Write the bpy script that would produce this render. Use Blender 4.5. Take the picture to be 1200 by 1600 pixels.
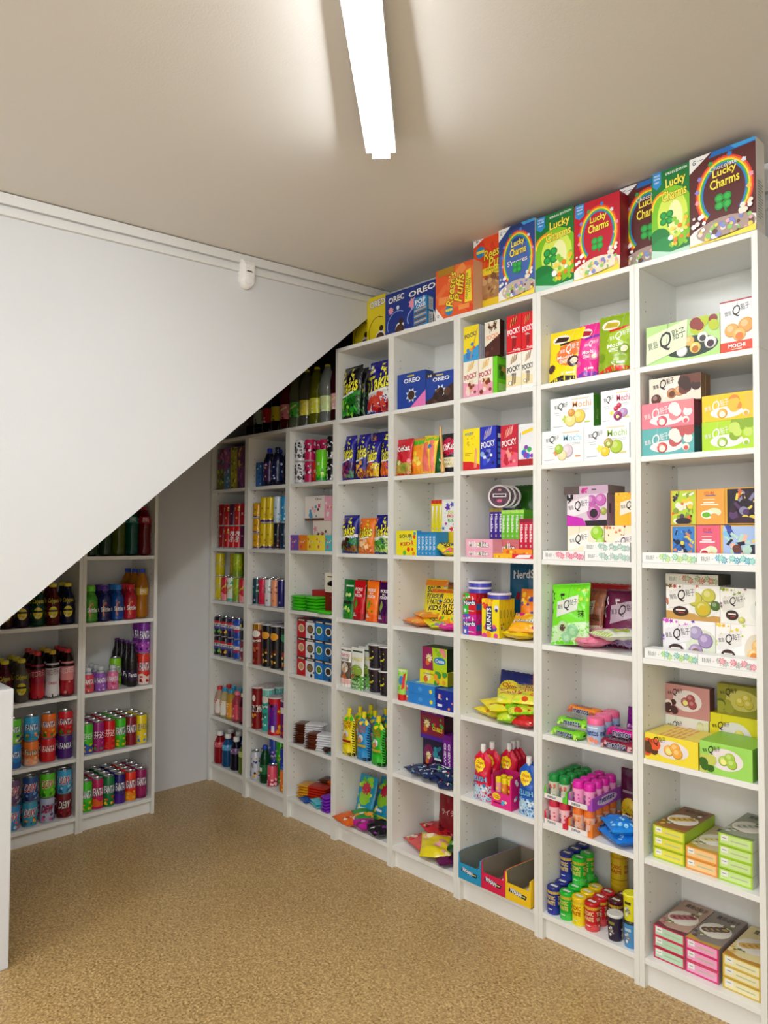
import bpy, math, random
from math import sin, cos, pi, radians, sqrt
from mathutils import Matrix, Vector, Euler
for o in list(bpy.data.objects): bpy.data.objects.remove(o, do_unlink=True)
SC = bpy.context.scene
COL = SC.collection

# ---------------------------------------------------------------- camera
CAM = Vector((4.01806, -2.33092, 1.49042)); FPX = 1145.6
YAW, PITCH, ROLL = 0.812712, 0.03264, 0.0037414
fw = Vector((-sin(YAW)*cos(PITCH), cos(YAW)*cos(PITCH), sin(PITCH)))
r0 = Vector((cos(YAW), sin(YAW), 0)); u0 = r0.cross(fw)
RT = cos(ROLL)*r0 + sin(ROLL)*u0; UP = -sin(ROLL)*r0 + cos(ROLL)*u0
cam = bpy.data.cameras.new('camera'); camo = bpy.data.objects.new('camera', cam); COL.objects.link(camo)
cam.sensor_fit = 'VERTICAL'; cam.sensor_height = 32; cam.sensor_width = 24; cam.lens = FPX/1600*32
cam.clip_start = .02
camo.matrix_world = Matrix(((RT.x, UP.x, -fw.x, CAM.x), (RT.y, UP.y, -fw.y, CAM.y), (RT.z, UP.z, -fw.z, CAM.z), (0, 0, 0, 1)))
SC.camera = camo

# ---------------------------------------------------------------- world, exposure, light levels
SC.view_settings.view_transform = 'Standard'; SC.view_settings.look = 'None'
SC.view_settings.gamma = 1; SC.view_settings.use_curve_mapping = False
SC.view_settings.exposure = 0.62
wd = bpy.data.worlds.new('world'); SC.world = wd; wd.use_nodes = True
wd.node_tree.nodes['Background'].inputs[0].default_value = (.9, .95, 1, 1)
wd.node_tree.nodes['Background'].inputs[1].default_value = .3
LAMP_E = 62.0        # emission of the ceiling battens' diffusers
FILL_W = 40.0        # power of the fill light added behind the camera

def area(name, loc, aim, sx, sy, w, col):
    l = bpy.data.lights.new(name, 'AREA'); l.shape = 'RECTANGLE'; l.size = sx; l.size_y = sy; l.energy = w; l.color = col
    o = bpy.data.objects.new(name, l); COL.objects.link(o); o.location = loc
    o.rotation_euler = (Vector(aim)-Vector(loc)).to_track_quat('-Z', 'Y').to_euler(); return o
area('added_fill_light', (4.6, -4.75, 1.5), (2.6, 0, 1.2), 2.6, 1.9, FILL_W, (1, .985, .96))  # unseen area light added to brighten the room, no window stands here

# ---------------------------------------------------------------- materials
def lin(c):
    c = c/255
    return c/12.92 if c <= .04045 else ((c+.055)/1.055)**2.4
HX = {}
def hexc(h):
    if h not in HX:
        n = int(h, 16) if len(h) == 6 else int(''.join(q*2 for q in h), 16)
        HX[h] = (lin(n >> 16), lin(n >> 8 & 255), lin(n & 255), 1.0)
    return HX[h]
def nodemat(name, rough, **kw):
    m = bpy.data.materials.new(name); m.use_nodes = True; b = m.node_tree.nodes['Principled BSDF']
    b.inputs['Roughness'].default_value = rough
    for k, v in kw.items(): b.inputs[k.replace('_', ' ')].default_value = v
    return m, m.node_tree, b
def tintmat(name, rough, bump=0, bscale=60, wear=.06, **kw):
    m, nt, b = nodemat(name, rough, **kw)
    a = nt.nodes.new('ShaderNodeAttribute'); a.attribute_name = 'Tint'
    nz = nt.nodes.new('ShaderNodeTexNoise'); nz.inputs['Scale'].default_value = bscale
    tc = nt.nodes.new('ShaderNodeTexCoord'); nt.links.new(tc.outputs['Object'], nz.inputs['Vector'])
    mr = nt.nodes.new('ShaderNodeMapRange'); mr.inputs[3].default_value = rough*(1-wear*3); mr.inputs[4].default_value = rough*(1+wear*3)
    nt.links.new(nz.outputs['Fac'], mr.inputs[0]); nt.links.new(mr.outputs[0], b.inputs['Roughness'])
    nt.links.new(a.outputs['Color'], b.inputs['Base Color'])
    if bump:
        bp = nt.nodes.new('ShaderNodeBump'); bp.inputs['Strength'].default_value = bump; bp.inputs['Distance'].default_value = .004
        nt.links.new(nz.outputs['Fac'], bp.inputs['Height']); nt.links.new(bp.outputs['Normal'], b.inputs['Normal'])
    return m
M = {}
M['card'] = tintmat('printed_card', .45, 0)
M['foil'] = tintmat('printed_film', .24, .35, 55)
M['can'] = tintmat('printed_aluminium', .24, 0, Metallic=.04)
M['metal'] = tintmat('bare_metal', .22, 0, Metallic=1.0)
M['plastic'] = tintmat('moulded_plastic', .28, 0)
M['clear'] = tintmat('tinted_clear_plastic', .06, 0, Transmission_Weight=.55, IOR=1.36)
def white_board():
    m, nt, b = nodemat('white_melamine', .42)
    nz = nt.nodes.new('ShaderNodeTexNoise'); nz.inputs['Scale'].default_value = 14
    cr = nt.nodes.new('ShaderNodeMixRGB'); cr.inputs[1].default_value = (.84, .845, .82, 1); cr.inputs[2].default_value = (.88, .885, .86, 1)
    nt.links.new(nz.outputs['Fac'], cr.inputs[0]); nt.links.new(cr.outputs[0], b.inputs['Base Color']); return m
M['board'] = white_board()
def paint(name, c1, c2, rough=.8, scale=3, bump=.15, bs=180):
    m, nt, b = nodemat(name, rough)
    tc = nt.nodes.new('ShaderNodeTexCoord')
    nz = nt.nodes.new('ShaderNodeTexNoise'); nz.inputs['Scale'].default_value = scale; nz.inputs['Detail'].default_value = 3
    n2 = nt.nodes.new('ShaderNodeTexNoise'); n2.inputs['Scale'].default_value = bs
    cr = nt.nodes.new('ShaderNodeMixRGB'); cr.inputs[1].default_value = c1+(1,); cr.inputs[2].default_value = c2+(1,)
    bp = nt.nodes.new('ShaderNodeBump'); bp.inputs['Strength'].default_value = bump; bp.inputs['Distance'].default_value = .002
    for n in (nz, n2): nt.links.new(tc.outputs['Object'], n.inputs['Vector'])
    nt.links.new(nz.outputs['Fac'], cr.inputs[0]); nt.links.new(cr.outputs[0], b.inputs['Base Color'])
    nt.links.new(n2.outputs['Fac'], bp.inputs['Height']); nt.links.new(bp.outputs['Normal'], b.inputs['Normal']); return m
M['wall'] = paint('white_wall_paint', (.70, .72, .74), (.74, .76, .78))
M['ceil'] = paint('ceiling_paint', (.76, .735, .69), (.80, .78, .74), .75, 2)
M['trim'] = paint('gloss_trim_paint', (.74, .75, .74), (.78, .79, .78), .4, 6, 0)
M['dark'] = paint('dark_stair_shade', (.022, .018, .017), (.035, .028, .024), .8, 9)  # near-black brown, the shade under the stairs put into the colour
def floor_mat():
    m, nt, b = nodemat('speckled_vinyl', .33)
    tc = nt.nodes.new('ShaderNodeTexCoord'); N = nt.nodes.new; L = nt.links.new
    v = N('ShaderNodeTexVoronoi'); v.inputs['Scale'].default_value = 190
    n1 = N('ShaderNodeTexNoise'); n1.inputs['Scale'].default_value = 115; n1.inputs['Detail'].default_value = 4
    n2 = N('ShaderNodeTexNoise'); n2.inputs['Scale'].default_value = 2.2
    for n in (v, n1, n2): L(tc.outputs['Object'], n.inputs['Vector'])
    cr = N('ShaderNodeValToRGB'); e = cr.color_ramp.elements
    e[0].position = .30; e[0].color = (.26, .145, .05, 1); e[1].position = .70; e[1].color = (.80, .57, .26, 1)
    x = e.new(.45); x.color = (.47, .30, .115, 1); x = e.new(.56); x.color = (.58, .385, .155, 1)
    mx = N('ShaderNodeMath'); mx.operation = 'MULTIPLY_ADD'; mx.inputs[1].default_value = .25; 
    sp = N('ShaderNodeSeparateColor'); L(v.outputs['Color'], sp.inputs[0]); L(sp.outputs[0], mx.inputs[0])
    ad = N('ShaderNodeMath'); ad.operation = 'MULTIPLY'; ad.inputs[1].default_value = .78; L(n1.outputs['Fac'], ad.inputs[0]); L(ad.outputs[0], mx.inputs[2])
    L(mx.outputs[0], cr.inputs[0])
    mm = N('ShaderNodeMixRGB'); mm.blend_type = 'MULTIPLY'; mm.inputs[0].default_value = .25; L(cr.outputs[0], mm.inputs[1]); L(n2.outputs['Fac'], mm.inputs[2])
    L(mm.outputs[0], b.inputs['Base Color']); return m
M['floor'] = floor_mat()
def emis():
    m = bpy.data.materials.new('lit_diffuser'); m.use_nodes = True; b = m.node_tree.nodes['Principled BSDF']
    b.inputs['Base Color'].default_value = (.9, .9, .9, 1); b.inputs['Emission Color'].default_value = (.97, .985, 1, 1)
    b.inputs['Emission Strength'].default_value = LAMP_E; return m
M['lit'] = emis()
def marble():
    m, nt, b = nodemat('grey_marble_paper', .5)
    tc = nt.nodes.new('ShaderNodeTexCoord'); v = nt.nodes.new('ShaderNodeTexVoronoi'); v.feature = 'DISTANCE_TO_EDGE'; v.inputs['Scale'].default_value = 14
    cr = nt.nodes.new('ShaderNodeValToRGB'); e = cr.color_ramp.elements
    e[0].color = (.62, .61, .60, 1); e[1].color = (.36, .36, .36, 1); e[1].position = .12
    nt.links.new(tc.outputs['Object'], v.inputs['Vector']); nt.links.new(v.outputs['Distance'], cr.inputs[0]); nt.links.new(cr.outputs[0], b.inputs['Base Color']); return m
M['marble'] = marble()

# ---------------------------------------------------------------- text meshes
TX = {}
def textmesh(s, bold, shear):
    k = (s, bold, shear)
    if k in TX: return TX[k]
    cu = bpy.data.curves.new('t', 'FONT'); cu.body = s; cu.size = 1; cu.resolution_u = 2; cu.offset = bold; cu.shear = shear
    cu.align_x = 'LEFT'; ob = bpy.data.objects.new('t', cu); me = bpy.data.meshes.new_from_object(ob)
    me.calc_loop_triangles()
    V = [(v.co.x, v.co.y) for v in me.vertices]; T = [tuple(t.vertices) for t in me.loop_triangles]
    bpy.data.objects.remove(ob); bpy.data.curves.remove(cu); bpy.data.meshes.remove(me)
    if not V: V = [(0, 0), (1, 0), (0, 1)]; T = [(0, 1, 2)]
    x0 = min(a for a, _ in V); x1 = max(a for a, _ in V); y0 = min(b for _, b in V); y1 = max(b for _, b in V)
    TX[k] = (V, T, (x0, x1, y0, y1)); return TX[k]

# ---------------------------------------------------------------- 2-D print, in unit coordinates of a face
class Art:
    def __init__(s, w, h): s.w, s.h, s.L = w, h, []
    def _add(s, V, T, c): s.L.append((V, T, c))
    def poly(s, pts, c):
        n = len(pts); s._add(list(pts), [(0, i, i+1) for i in range(1, n-1)], c)
    def rect(s, x0, y0, x1, y1, c): s.poly([(x0, y0), (x1, y0), (x1, y1), (x0, y1)], c)
    def ell(s, x, y, rx, ry, c, n=18):
        n = min(n, 18); s.poly([(x+rx*cos(2*pi*i/n), y+ry*sin(2*pi*i/n)) for i in range(n)], c)
    def disc(s, x, y, r, c, n=16): s.ell(x, y, r, r*s.w/s.h, c, n)
    def ball(s, x, y, r, c):
        n = int(c, 16); q = [n >> 16, n >> 8 & 255, n & 255]
        s.disc(x, y, r, '%02x%02x%02x' % tuple(int(v*.82) for v in q), 18); s.disc(x-r*.06, y+r*.08*s.w/s.h, r*.90, c, 18)
        s.disc(x-r*.22, y+r*.28*s.w/s.h, r*.45, '%02x%02x%02x' % tuple(int(v+(255-v)*.35) for v in q), 12)
    def star(s, x, y, r, c, n=6, k=.45):
        s.poly([(x, y)]+[(x+r*(1 if i % 2 else k)*cos(pi*i/n), y+r*(1 if i % 2 else k)*sin(pi*i/n)*s.w/s.h) for i in range(2*n+1)], c)
    def arc(s, x, y, rx, ry, t, a0, a1, c, n=16):
        V = []; T = []
        for i in range(n+1):
            a = radians(a0+(a1-a0)*i/n)
            V += [(x+rx*cos(a), y+ry*sin(a)), (x+(rx-t)*cos(a), y+(ry-t*s.w/s.h)*sin(a))]
            if i: j = 2*i; T += [(j-2, j, j-1), (j-1, j, j+1)]
        s._add(V, T, c)
    def text(s, str_, cx, cy, tw, th, c, ol=None, rot=0, shear=0, bold=.02, olw=.05):
        _, _, (x0, x1, y0, y1) = textmesh(str_, 0, shear)
        sx = tw*s.w/(x1-x0); sy = th*s.h/(y1-y0); mx = (x0+x1)/2; my = (y0+y1)/2
        ca, sa = cos(radians(rot)), sin(radians(rot))
        bold *= .5; olw *= .5
        if any(ord(q) > 0x2000 for q in str_): bold = 0; ol = None
        for b, col in (([(olw, ol)] if ol else [])+[(bold, c)]):
            V, T, _ = textmesh(str_, b, shear)
            W = []
            for a, q in V:
                X, Y = (a-mx)*sx, (q-my)*sy
                W.append((cx+(X*ca-Y*sa)/s.w, cy+(X*sa+Y*ca)/s.h))
            s._add(W, T, col)
    def lines(s, x0, x1, ys, t, c, seed=1):
        R = random.Random(seed)
        for y in ys: s.rect(x0, y, x0+(x1-x0)*R.uniform(.6, 1), y+t, c)
    def blobs(s, x0, y0, x1, y1, cols, n, r, seed=1, kind='disc'):
        R = random.Random(seed)
        for i in range(n):
            x, y, q = R.uniform(x0, x1), R.uniform(y0, y1), r*R.uniform(.6, 1.2); c = R.choice(cols)
            if kind == 'disc': s.disc(x, y, q, c, 10)
            elif kind == 'star': s.star(x, y, q, c, 5)
            else:
                a = R.uniform(0, pi); dx, dy = q*cos(a), q*sin(a)*s.w/s.h; t = .35
                s.poly([(x-dx+dy*t, y-dy-dx*t), (x+dx+dy*t, y+dy-dx*t), (x+dx-dy*t, y+dy+dx*t), (x-dx-dy*t, y-dy+dx*t)], c)

def clip(V, T):
    """keep a print inside its face"""
    W = []; F = []
    for t in T:
        P = [V[i] for i in t]
        for ax, lim, sg in ((0, 0, 1), (0, 1, -1), (1, 0, 1), (1, 1, -1)):
            Q = []
            for i, p in enumerate(P):
                q = P[(i+1) % len(P)]; dp, dq = (p[ax]-lim)*sg, (q[ax]-lim)*sg
                if dp >= 0: Q.append(p)
                if dp*dq < 0: k = dp/(dp-dq); Q.append((p[0]+(q[0]-p[0])*k, p[1]+(q[1]-p[1])*k))
            P = Q
            if not P: break
        if len(P) >= 3:
            n = len(W); W += P; F += [(n, n+i, n+i+1) for i in range(1, len(P)-1)]
    return W, F
# ---------------------------------------------------------------- mesh gatherer
class G:
    def __init__(s): s.V, s.F, s.C, s.S = [], [], [], []
    def face(s, pts, c, sm=False):
        n = len(s.V); s.V += [tuple(p) for p in pts]; s.F.append(tuple(range(n, n+len(pts)))); s.C.append(c); s.S.append(sm)
    def idx(s, V, F, c, sm=False):
        n = len(s.V); s.V += [tuple(v) for v in V]
        for i, f in enumerate(F):
            s.F.append(tuple(n+q for q in f)); s.C.append(c[i] if isinstance(c, list) else c); s.S.append(sm)
    def box(s, x0, x1, y0, y1, z0, z1, c, cc=None):
        V = [(x, y, z) for z in (z0, z1) for y in (y0, y1) for x in (x0, x1)]
        F = [(0, 2, 3, 1), (4, 5, 7, 6), (0, 1, 5, 4), (1, 3, 7, 5), (3, 2, 6, 7), (2, 0, 4, 6)]
        s.idx(V, F, [ (cc or {}).get(k, c) for k in ('bottom', 'top', 'front', 'right', 'back', 'left')])
    def lathe(s, prof, c, n=20, sm=True, x=0, y=0):
        cl = c if isinstance(c, list) else [c]*(len(prof)-1)
        def ring(r, z):
            k = len(s.V); s.V += [(x+r*cos(2*pi*i/n), y+r*sin(2*pi*i/n), z) for i in range(n)]; return k
        prev = None; pa = None
        for k in range(len(prof)-1):
            (ra, za), (rb, zb) = prof[k], prof[k+1]; an = math.atan2(zb-za, rb-ra)
            i0 = prev if prev is not None and abs(an-pa) < .75 and sm else ring(ra, za)
            i1 = ring(rb, zb); prev, pa = i1, an
            for i in range(n):
                j = (i+1) % n; s.F.append((i0+i, i0+j, i1+j, i1+i)); s.C.append(cl[k]); s.S.append(sm and abs(za-zb) > 1e-6)
    def grid(s, fn, nx, ny, c, sm=True):
        V = [fn(i/nx, j/ny) for j in range(ny+1) for i in range(nx+1)]
        F = [(j*(nx+1)+i, j*(nx+1)+i+1, (j+1)*(nx+1)+i+1, (j+1)*(nx+1)+i) for j in range(ny) for i in range(nx)]
        cl = [c(( (f[0] % (nx+1))+.5)/nx, (f[0]//(nx+1)+.5)/ny) for f in F] if callable(c) else c
        s.idx(V, F, cl, sm)
    def art(s, A, fn, maxd=None, step=.00006):
        """fn(a, b, off) -> point; polygons are cut until no edge is longer than maxd (unit coords)"""
        for k, (V, T, c) in enumerate(A.L):
            off = step*(k+1)+.0001; W = []; Fc = []; cache = {}
            if any(a < 0 or a > 1 or b < 0 or b > 1 for a, b in V): V, T = clip(V, T)
            base = list(V)
            def emit(a, b, q, dep=0):
                pa, pb, pq = base[a], base[b], base[q]
                if maxd and dep < 12:
                    e = [(abs(pa[0]-pb[0])/maxd[0]+abs(pa[1]-pb[1])/maxd[1], a, b, q), (abs(pb[0]-pq[0])/maxd[0]+abs(pb[1]-pq[1])/maxd[1], b, q, a), (abs(pq[0]-pa[0])/maxd[0]+abs(pq[1]-pa[1])/maxd[1], q, a, b)]
                    m = max(e)
                    if m[0] > 1:
                        _, i, j, l = m; key = (min(i, j), max(i, j))
                        if key not in cache:
                            base.append(((base[i][0]+base[j][0])/2, (base[i][1]+base[j][1])/2)); cache[key] = len(base)-1
                        h = cache[key]; emit(i, h, l, dep+1); emit(h, j, l, dep+1); return
                Fc.append((a, b, q))
            for t in T: emit(*t)
            s.idx([fn(a, b, off) for a, b in base], Fc, c, bool(maxd))
    def build(s, name, mat, parent=None, bevel=0):
        me = bpy.data.meshes.new(name); me.from_pydata(s.V, [], s.F)
        at = me.color_attributes.new('Tint', 'FLOAT_COLOR', 'CORNER'); buf = []
        for f, c in zip(s.F, s.C): buf += list(hexc(c))*len(f)
        at.data.foreach_set('color', buf); me.polygons.foreach_set('use_smooth', s.S)
        me.materials.append(M[mat] if isinstance(mat, str) else mat); me.update()
        o = bpy.data.objects.new(name, me); COL.objects.link(o)
        if parent: o.parent = parent
        if bevel:
            b = o.modifiers.new('bevel', 'BEVEL'); b.width = bevel; b.segments = 2; b.limit_method = 'ANGLE'
        return o
def empty(name): o = bpy.data.objects.new(name, None); o.empty_display_size = .05; COL.objects.link(o); return o
def sb(name, x0, x1, y0, y1, z0, z1, mat, parent=None, bevel=0):
    g = G(); g.box(x0, x1, y0, y1, z0, z1, 'ffffff'); return g.build(name, mat, parent, bevel)

# ---------------------------------------------------------------- where things stand
W = .4                                                   # pitch of one narrow bookcase
LX, LY = .281, -.482                                     # front plane and right end of the under-stair bookcases
ZK = [2.425, 2.066, 1.763, 1.404, 1.085, .752, .424, .097]        # board tops, tall bookcases
ZS = [None, 2.07, 1.768, 1.413, 1.095, .76, .397, .111]           # board tops, bookcases under the stairs
ZL = [None, 1.38, 1.043, .686, .374, .085]
UPW = {7: 'bottom', 6: 'second-lowest', 5: 'third-lowest', 4: 'fourth-lowest', 3: 'fifth-lowest', 2: 'sixth-lowest', 1: 'seventh-lowest'}
NTH = ['', 'first', 'second', 'third', 'fourth', 'fifth', 'sixth', 'seventh', 'eighth']
class Cell:
    def __init__(s, row, col, i):
        s.row, s.col, s.i = row, col, i
        if row == 'K':
            s.z = (ZK if col > 3 else ZS)[i]; s.u0, s.u1 = (col-1)*W+.0185, col*W-.0185
            if i == 0: s.u0, s.u1 = s.u0-.018, s.u1+.018; s.loc = 'on top of %s wall bookcase' % NTH[col]
            elif i == 1 and col < 4: s.u0, s.u1 = 0, 1.19; s.loc = 'on top of bookcases under stairs'
            else: s.loc = '%s shelf, %s-from-left long-row bookcase' % (UPW[i], NTH[col])
        else:
            s.z = ZL[i]; s.u1 = LY-.0185-(2-col)*W; s.u0 = s.u1-W+.037
            s.loc = '%s shelf, %s alcove bookcase' % (UPW[i+2], 'right' if col == 2 else 'left')
    def pt(s, u, d, z): return Vector((u, d, z)) if s.row == 'K' else Vector((LX-d, u, z))
    def U(s, px, d, z=None):
        """position along the shelf that is seen in picture column px, at depth d behind the shelf's front"""
        z = s.z+.05 if z is None else z
        k = (px-600)/FPX; n = RT-k*fw; a = s.pt(0, d, z)-CAM; b = s.pt(1, d, z)-s.pt(0, d, z)
        return -n.dot(a)/n.dot(b)
    def Z(s, px, py, d):
        u = s.U(px, d); k = (800-py)/FPX; n = UP-k*fw; a = s.pt(u, d, 0)-CAM
        return -n.dot(a)/n.z

THINGS = []
def tree_pts(o, mw=Matrix()):
    P = []
    if o.type == 'MESH': P += [mw @ v.co for v in o.data.vertices]
    for c in o.children: P += tree_pts(c, mw @ c.matrix_basis)
    return P
def copy_tree(o, parent=None):
    c = o.copy(); COL.objects.link(c)
    if parent: c.parent = parent
    for ch in list(o.children): copy_tree(ch, c)
    return c
PROTO = {}; HULL = {}
def proto(key, make):
    if key not in PROTO: PROTO[key] = [make(), False]
    rec = PROTO[key]
    if not rec[1]: rec[1] = True; return rec[0]
    return copy_tree(rec[0])
def place(o, cell, u, d, z, desc, cat, group=None, rz=0, rx=0, ry=0, file=None, tier=None, drop=True):
    rot = Euler((radians(rx), radians(ry), radians(rz)+(pi/2 if cell.row == 'L' else 0)), 'XYZ')
    if rx or ry:
        R3 = rot.to_matrix(); dz = -min((R3 @ q).z for q in tree_pts(o))
    else: dz = 0
    o.rotation_euler = rot; o.location = cell.pt(u, d, z+dz+.0006)
    THINGS.append(dict(o=o, cell=cell, u=u, desc=desc, cat=cat, group=group, file=file, tier=tier)); return o

def finish_labels():
    FW = {1: 'second-row', 2: 'third-row', 3: 'fourth-row', 4: 'fifth-row', 5: 'sixth-row'}
    B = {}
    for t in THINGS:
        base = t['desc']
        if t['tier']: base = t['tier']+' '+base
        if t['file'] is not None: base = (FW[t['file']]+' '+base) if t['file'] else ('front '+base)
        B.setdefault((t['cell'].loc, base), []).append(t)
    for (loc, base), L in B.items():
        L.sort(key=lambda t: t['u']); n = len(L)
        for i, t in enumerate(L):
            if n == 1: p = ''
            elif i == 0: p = 'leftmost '
            elif i == n-1: p = 'rightmost '
            else: p = NTH[i+1]+'-from-left ' if i < 8 else 'inner '
            lab = p+base+' on '+loc if not loc.startswith('on') else p+base+' '+loc
            o = t['o']; o['label'] = lab; o['category'] = t['cat']
            if t['group']: o['group'] = t['group']
            if not 4 <= len(lab.split()) <= 16: print('LABELLEN', lab)

# ---------------------------------------------------------------- products
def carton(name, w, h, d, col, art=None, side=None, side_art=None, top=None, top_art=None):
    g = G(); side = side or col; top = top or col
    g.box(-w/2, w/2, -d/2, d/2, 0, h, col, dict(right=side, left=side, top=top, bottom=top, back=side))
    if art: A = Art(w, h); art(A); g.art(A, lambda a, b, o: (-w/2+a*w, -d/2-o, b*h))
    if side_art: A = Art(d, h); side_art(A); g.art(A, lambda a, b, o: (w/2+o, -d/2+a*d, b*h))
    if top_art: A = Art(w, d); top_art(A); g.art(A, lambda a, b, o: (-w/2+a*w, -d/2+b*d, h+o))
    return g.build(name, 'card')
def wrap(g, A, r, h0, h1, span, rf=None):
    def fn(a, b, o):
        t = (a-.5)*span; z = h0+b*(h1-h0); R = (rf(z) if rf else r)+o; return (R*sin(t), -R*cos(t), z)
    g.art(A, fn, (.3/span, 9 if rf is None else .2))
def can(name, r, h, bg, art=None, neck=None, cap=None, lidc='d5d8dc'):
    g = G(); k = .0045
    g.lathe([(r*.0, .002), (r*.72, .002), (r*.8, 0), (r, .006), (r, h-.010), (r*.86, h-.001)], [ 'b8bcc0', 'b8bcc0', 'c8ccd0', bg, neck or bg], 20)
    if art: A = Art(r*3.6, h-.016); art(A); wrap(g, A, r+.0001, .006, h-.010, 3.6)
    o = g.build(name, 'can')
    g = G(); g.lathe([(r*.86, h-.002), (r*.89, h), (r*.84, h+.0005), (r*.80, h-.004), (0, h-.004)], cap or lidc, 20); g.build('can_lid', 'metal', o)
    g = G(); g.box(-.007, .007, -.004, .014, h-.0035, h-.002, cap or lidc); g.build('pull_tab', 'metal', o)
    return o
def tub(name, r, h, bg, lid, art=None, taper=1.0, lidh=.012, mat='can', lr=1.04, top_art=None, dome=False):
    g = G(); g.lathe([(0, 0), (r*taper, 0), (r, h-lidh)], bg, 24)
    if art: A = Art(r*3.6, h-lidh); art(A); wrap(g, A, r, 0, h-lidh, 3.6, lambda z: r*(taper+(1-taper)*z/(h-lidh)))
    o = g.build(name, mat)
    g = G(); g.lathe([(r*.98, h-lidh), (r*lr, h-lidh), (r*lr, h-lidh*.42), (r*.88, h-lidh*.14), (r*.62, h-.001), (0, h)] if dome else [(r*.98, h-lidh), (r*lr, h-lidh), (r*lr, h-.003), (r*lr-.003, h), (0, h)], lid, 24)
    if top_art: A = Art(2*r, 2*r); top_art(A); g.art(A, lambda a, b, o_: ((a-.5)*2*r, (b-.5)*2*r, h+o_))
    g.build('tub_lid', 'plastic', o); return o
def bottle(name, r, h, liq, cap, labcol, art=None, lz=(.25, .6), shape='soda', mat='clear', capr=.014, caph=.018, top=None):
    P = {'soda': [(0, .004), (.6, 0), (.95, .03), (1, .10), (.93, .25), (.92, .42), (1, .55), (1, .66), (.8, .80), (.42, .91), (.40, .94)],
         'wide': [(0, .004), (.8, 0), (1, .04), (1, .62), (.97, .70), (.75, .80), (.55, .87), (.55, .9)],
         'glass': [(0, .004), (.85, 0), (1, .04), (1, .55), (.85, .68), (.5, .80), (.45, .9), (.45, .92)],
         'straight': [(0, .004), (.85, 0), (1, .03), (1, .66), (.9, .74), (.5, .86), (.42, .90), (.42, .93)]}[shape]
    hb = h-caph; prof = [(max(a*r, .0) if a < .56 and b > .8 and False else a*r, b*hb/.93) for a, b in P]
    top = top or liq; cl = [liq if prof[i][1] < .72*h else top for i in range(len(prof)-1)]
    g = G(); g.lathe(prof, cl, 20); o = g.build(name, mat)
    def rf(z):
        for (ra, za), (rb, zb) in zip(prof, prof[1:]):
            if za <= z <= zb: return ra+(rb-ra)*(z-za)/max(zb-za, 1e-6)
        return r
    z0, z1 = lz[0]*h, lz[1]*h; g = G()
    if labcol:
        n = 6; g.lathe([(rf(z0+(z1-z0)*i/n)+.0006, z0+(z1-z0)*i/n) for i in range(n+1)], labcol, 20)
    if art: A = Art(r*3.6, z1-z0); art(A); wrap(g, A, r, z0, z1, 3.6, lambda z: rf(z)+.0007)
    if labcol or art: g.build('wrap_label', 'foil', o)
    g = G(); n = 18; g.lathe([(capr, hb-.002), (capr, h-.002), (capr-.0015, h), (0, h)], cap, n)
    for i in range(n):
        a = 2*pi*i/n; g.box(capr*cos(a)-.0006, capr*cos(a)+.0006, capr*sin(a)-.0006, capr*sin(a)+.0006, hb, h-.003, cap)
    g.build('bottle_cap', 'plastic', o); return o
def film_surface(w, h, t, kind, seed):
    R = random.Random(seed); ph = [R.uniform(0, 6.28) for _ in range(6)]; am = R.uniform(1.1, 2.0)
    def prof(v):
        if kind == 'stand': return max(.0, min(1, (1-v)*1.35))**.75*(.86+.14*min(1, v/.1))
        if kind == 'spout': return (min(1, (1-v)*2.2))**.6*(.8+.2*min(1, v/.1))
        return (min(1, v/.22)**.55)*(min(1, (1-v)/.22)**.55)
    def wid(v):
        if kind == 'spout': return (1-.16*sin(pi*min(1, max(0, (v-.25)/.6)))**2)*(1 if v < .86 else 1-(v-.86)/.14*.62)
        if kind == 'stand': return .93+.07*v
        return 1-.05*sin(pi*v)
    def S(a, b, o=0, back=False):
        x = (a-.5)*2; p = prof(b)*max(0, 1-x*x)**.45
        e = abs(b-.5)*2; wr = am*.0016*(sin(a*21+ph[0]+b*3)*e**2+.8*sin(a*9+b*14+ph[1])*(1-e*.4)+.6*sin(b*22+ph[2]+a*5))*p*(t/.05+.4)
        y = -(t/2*p+wr+o+.0004)
        if kind == 'pillow' or (kind == 'stand' and b > .95):
            if b < .035 or b > .965: y = -.0006-o+.0006*sin(a*90)
        if back: y = -y
        sag = .006*sin(pi*a) if b > .97 and kind == 'pillow' else 0
        return (x*w/2*wid(b), y, b*h+(0 if kind != 'stand' or b > .02 else 0)-sag*0)
    return S
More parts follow.
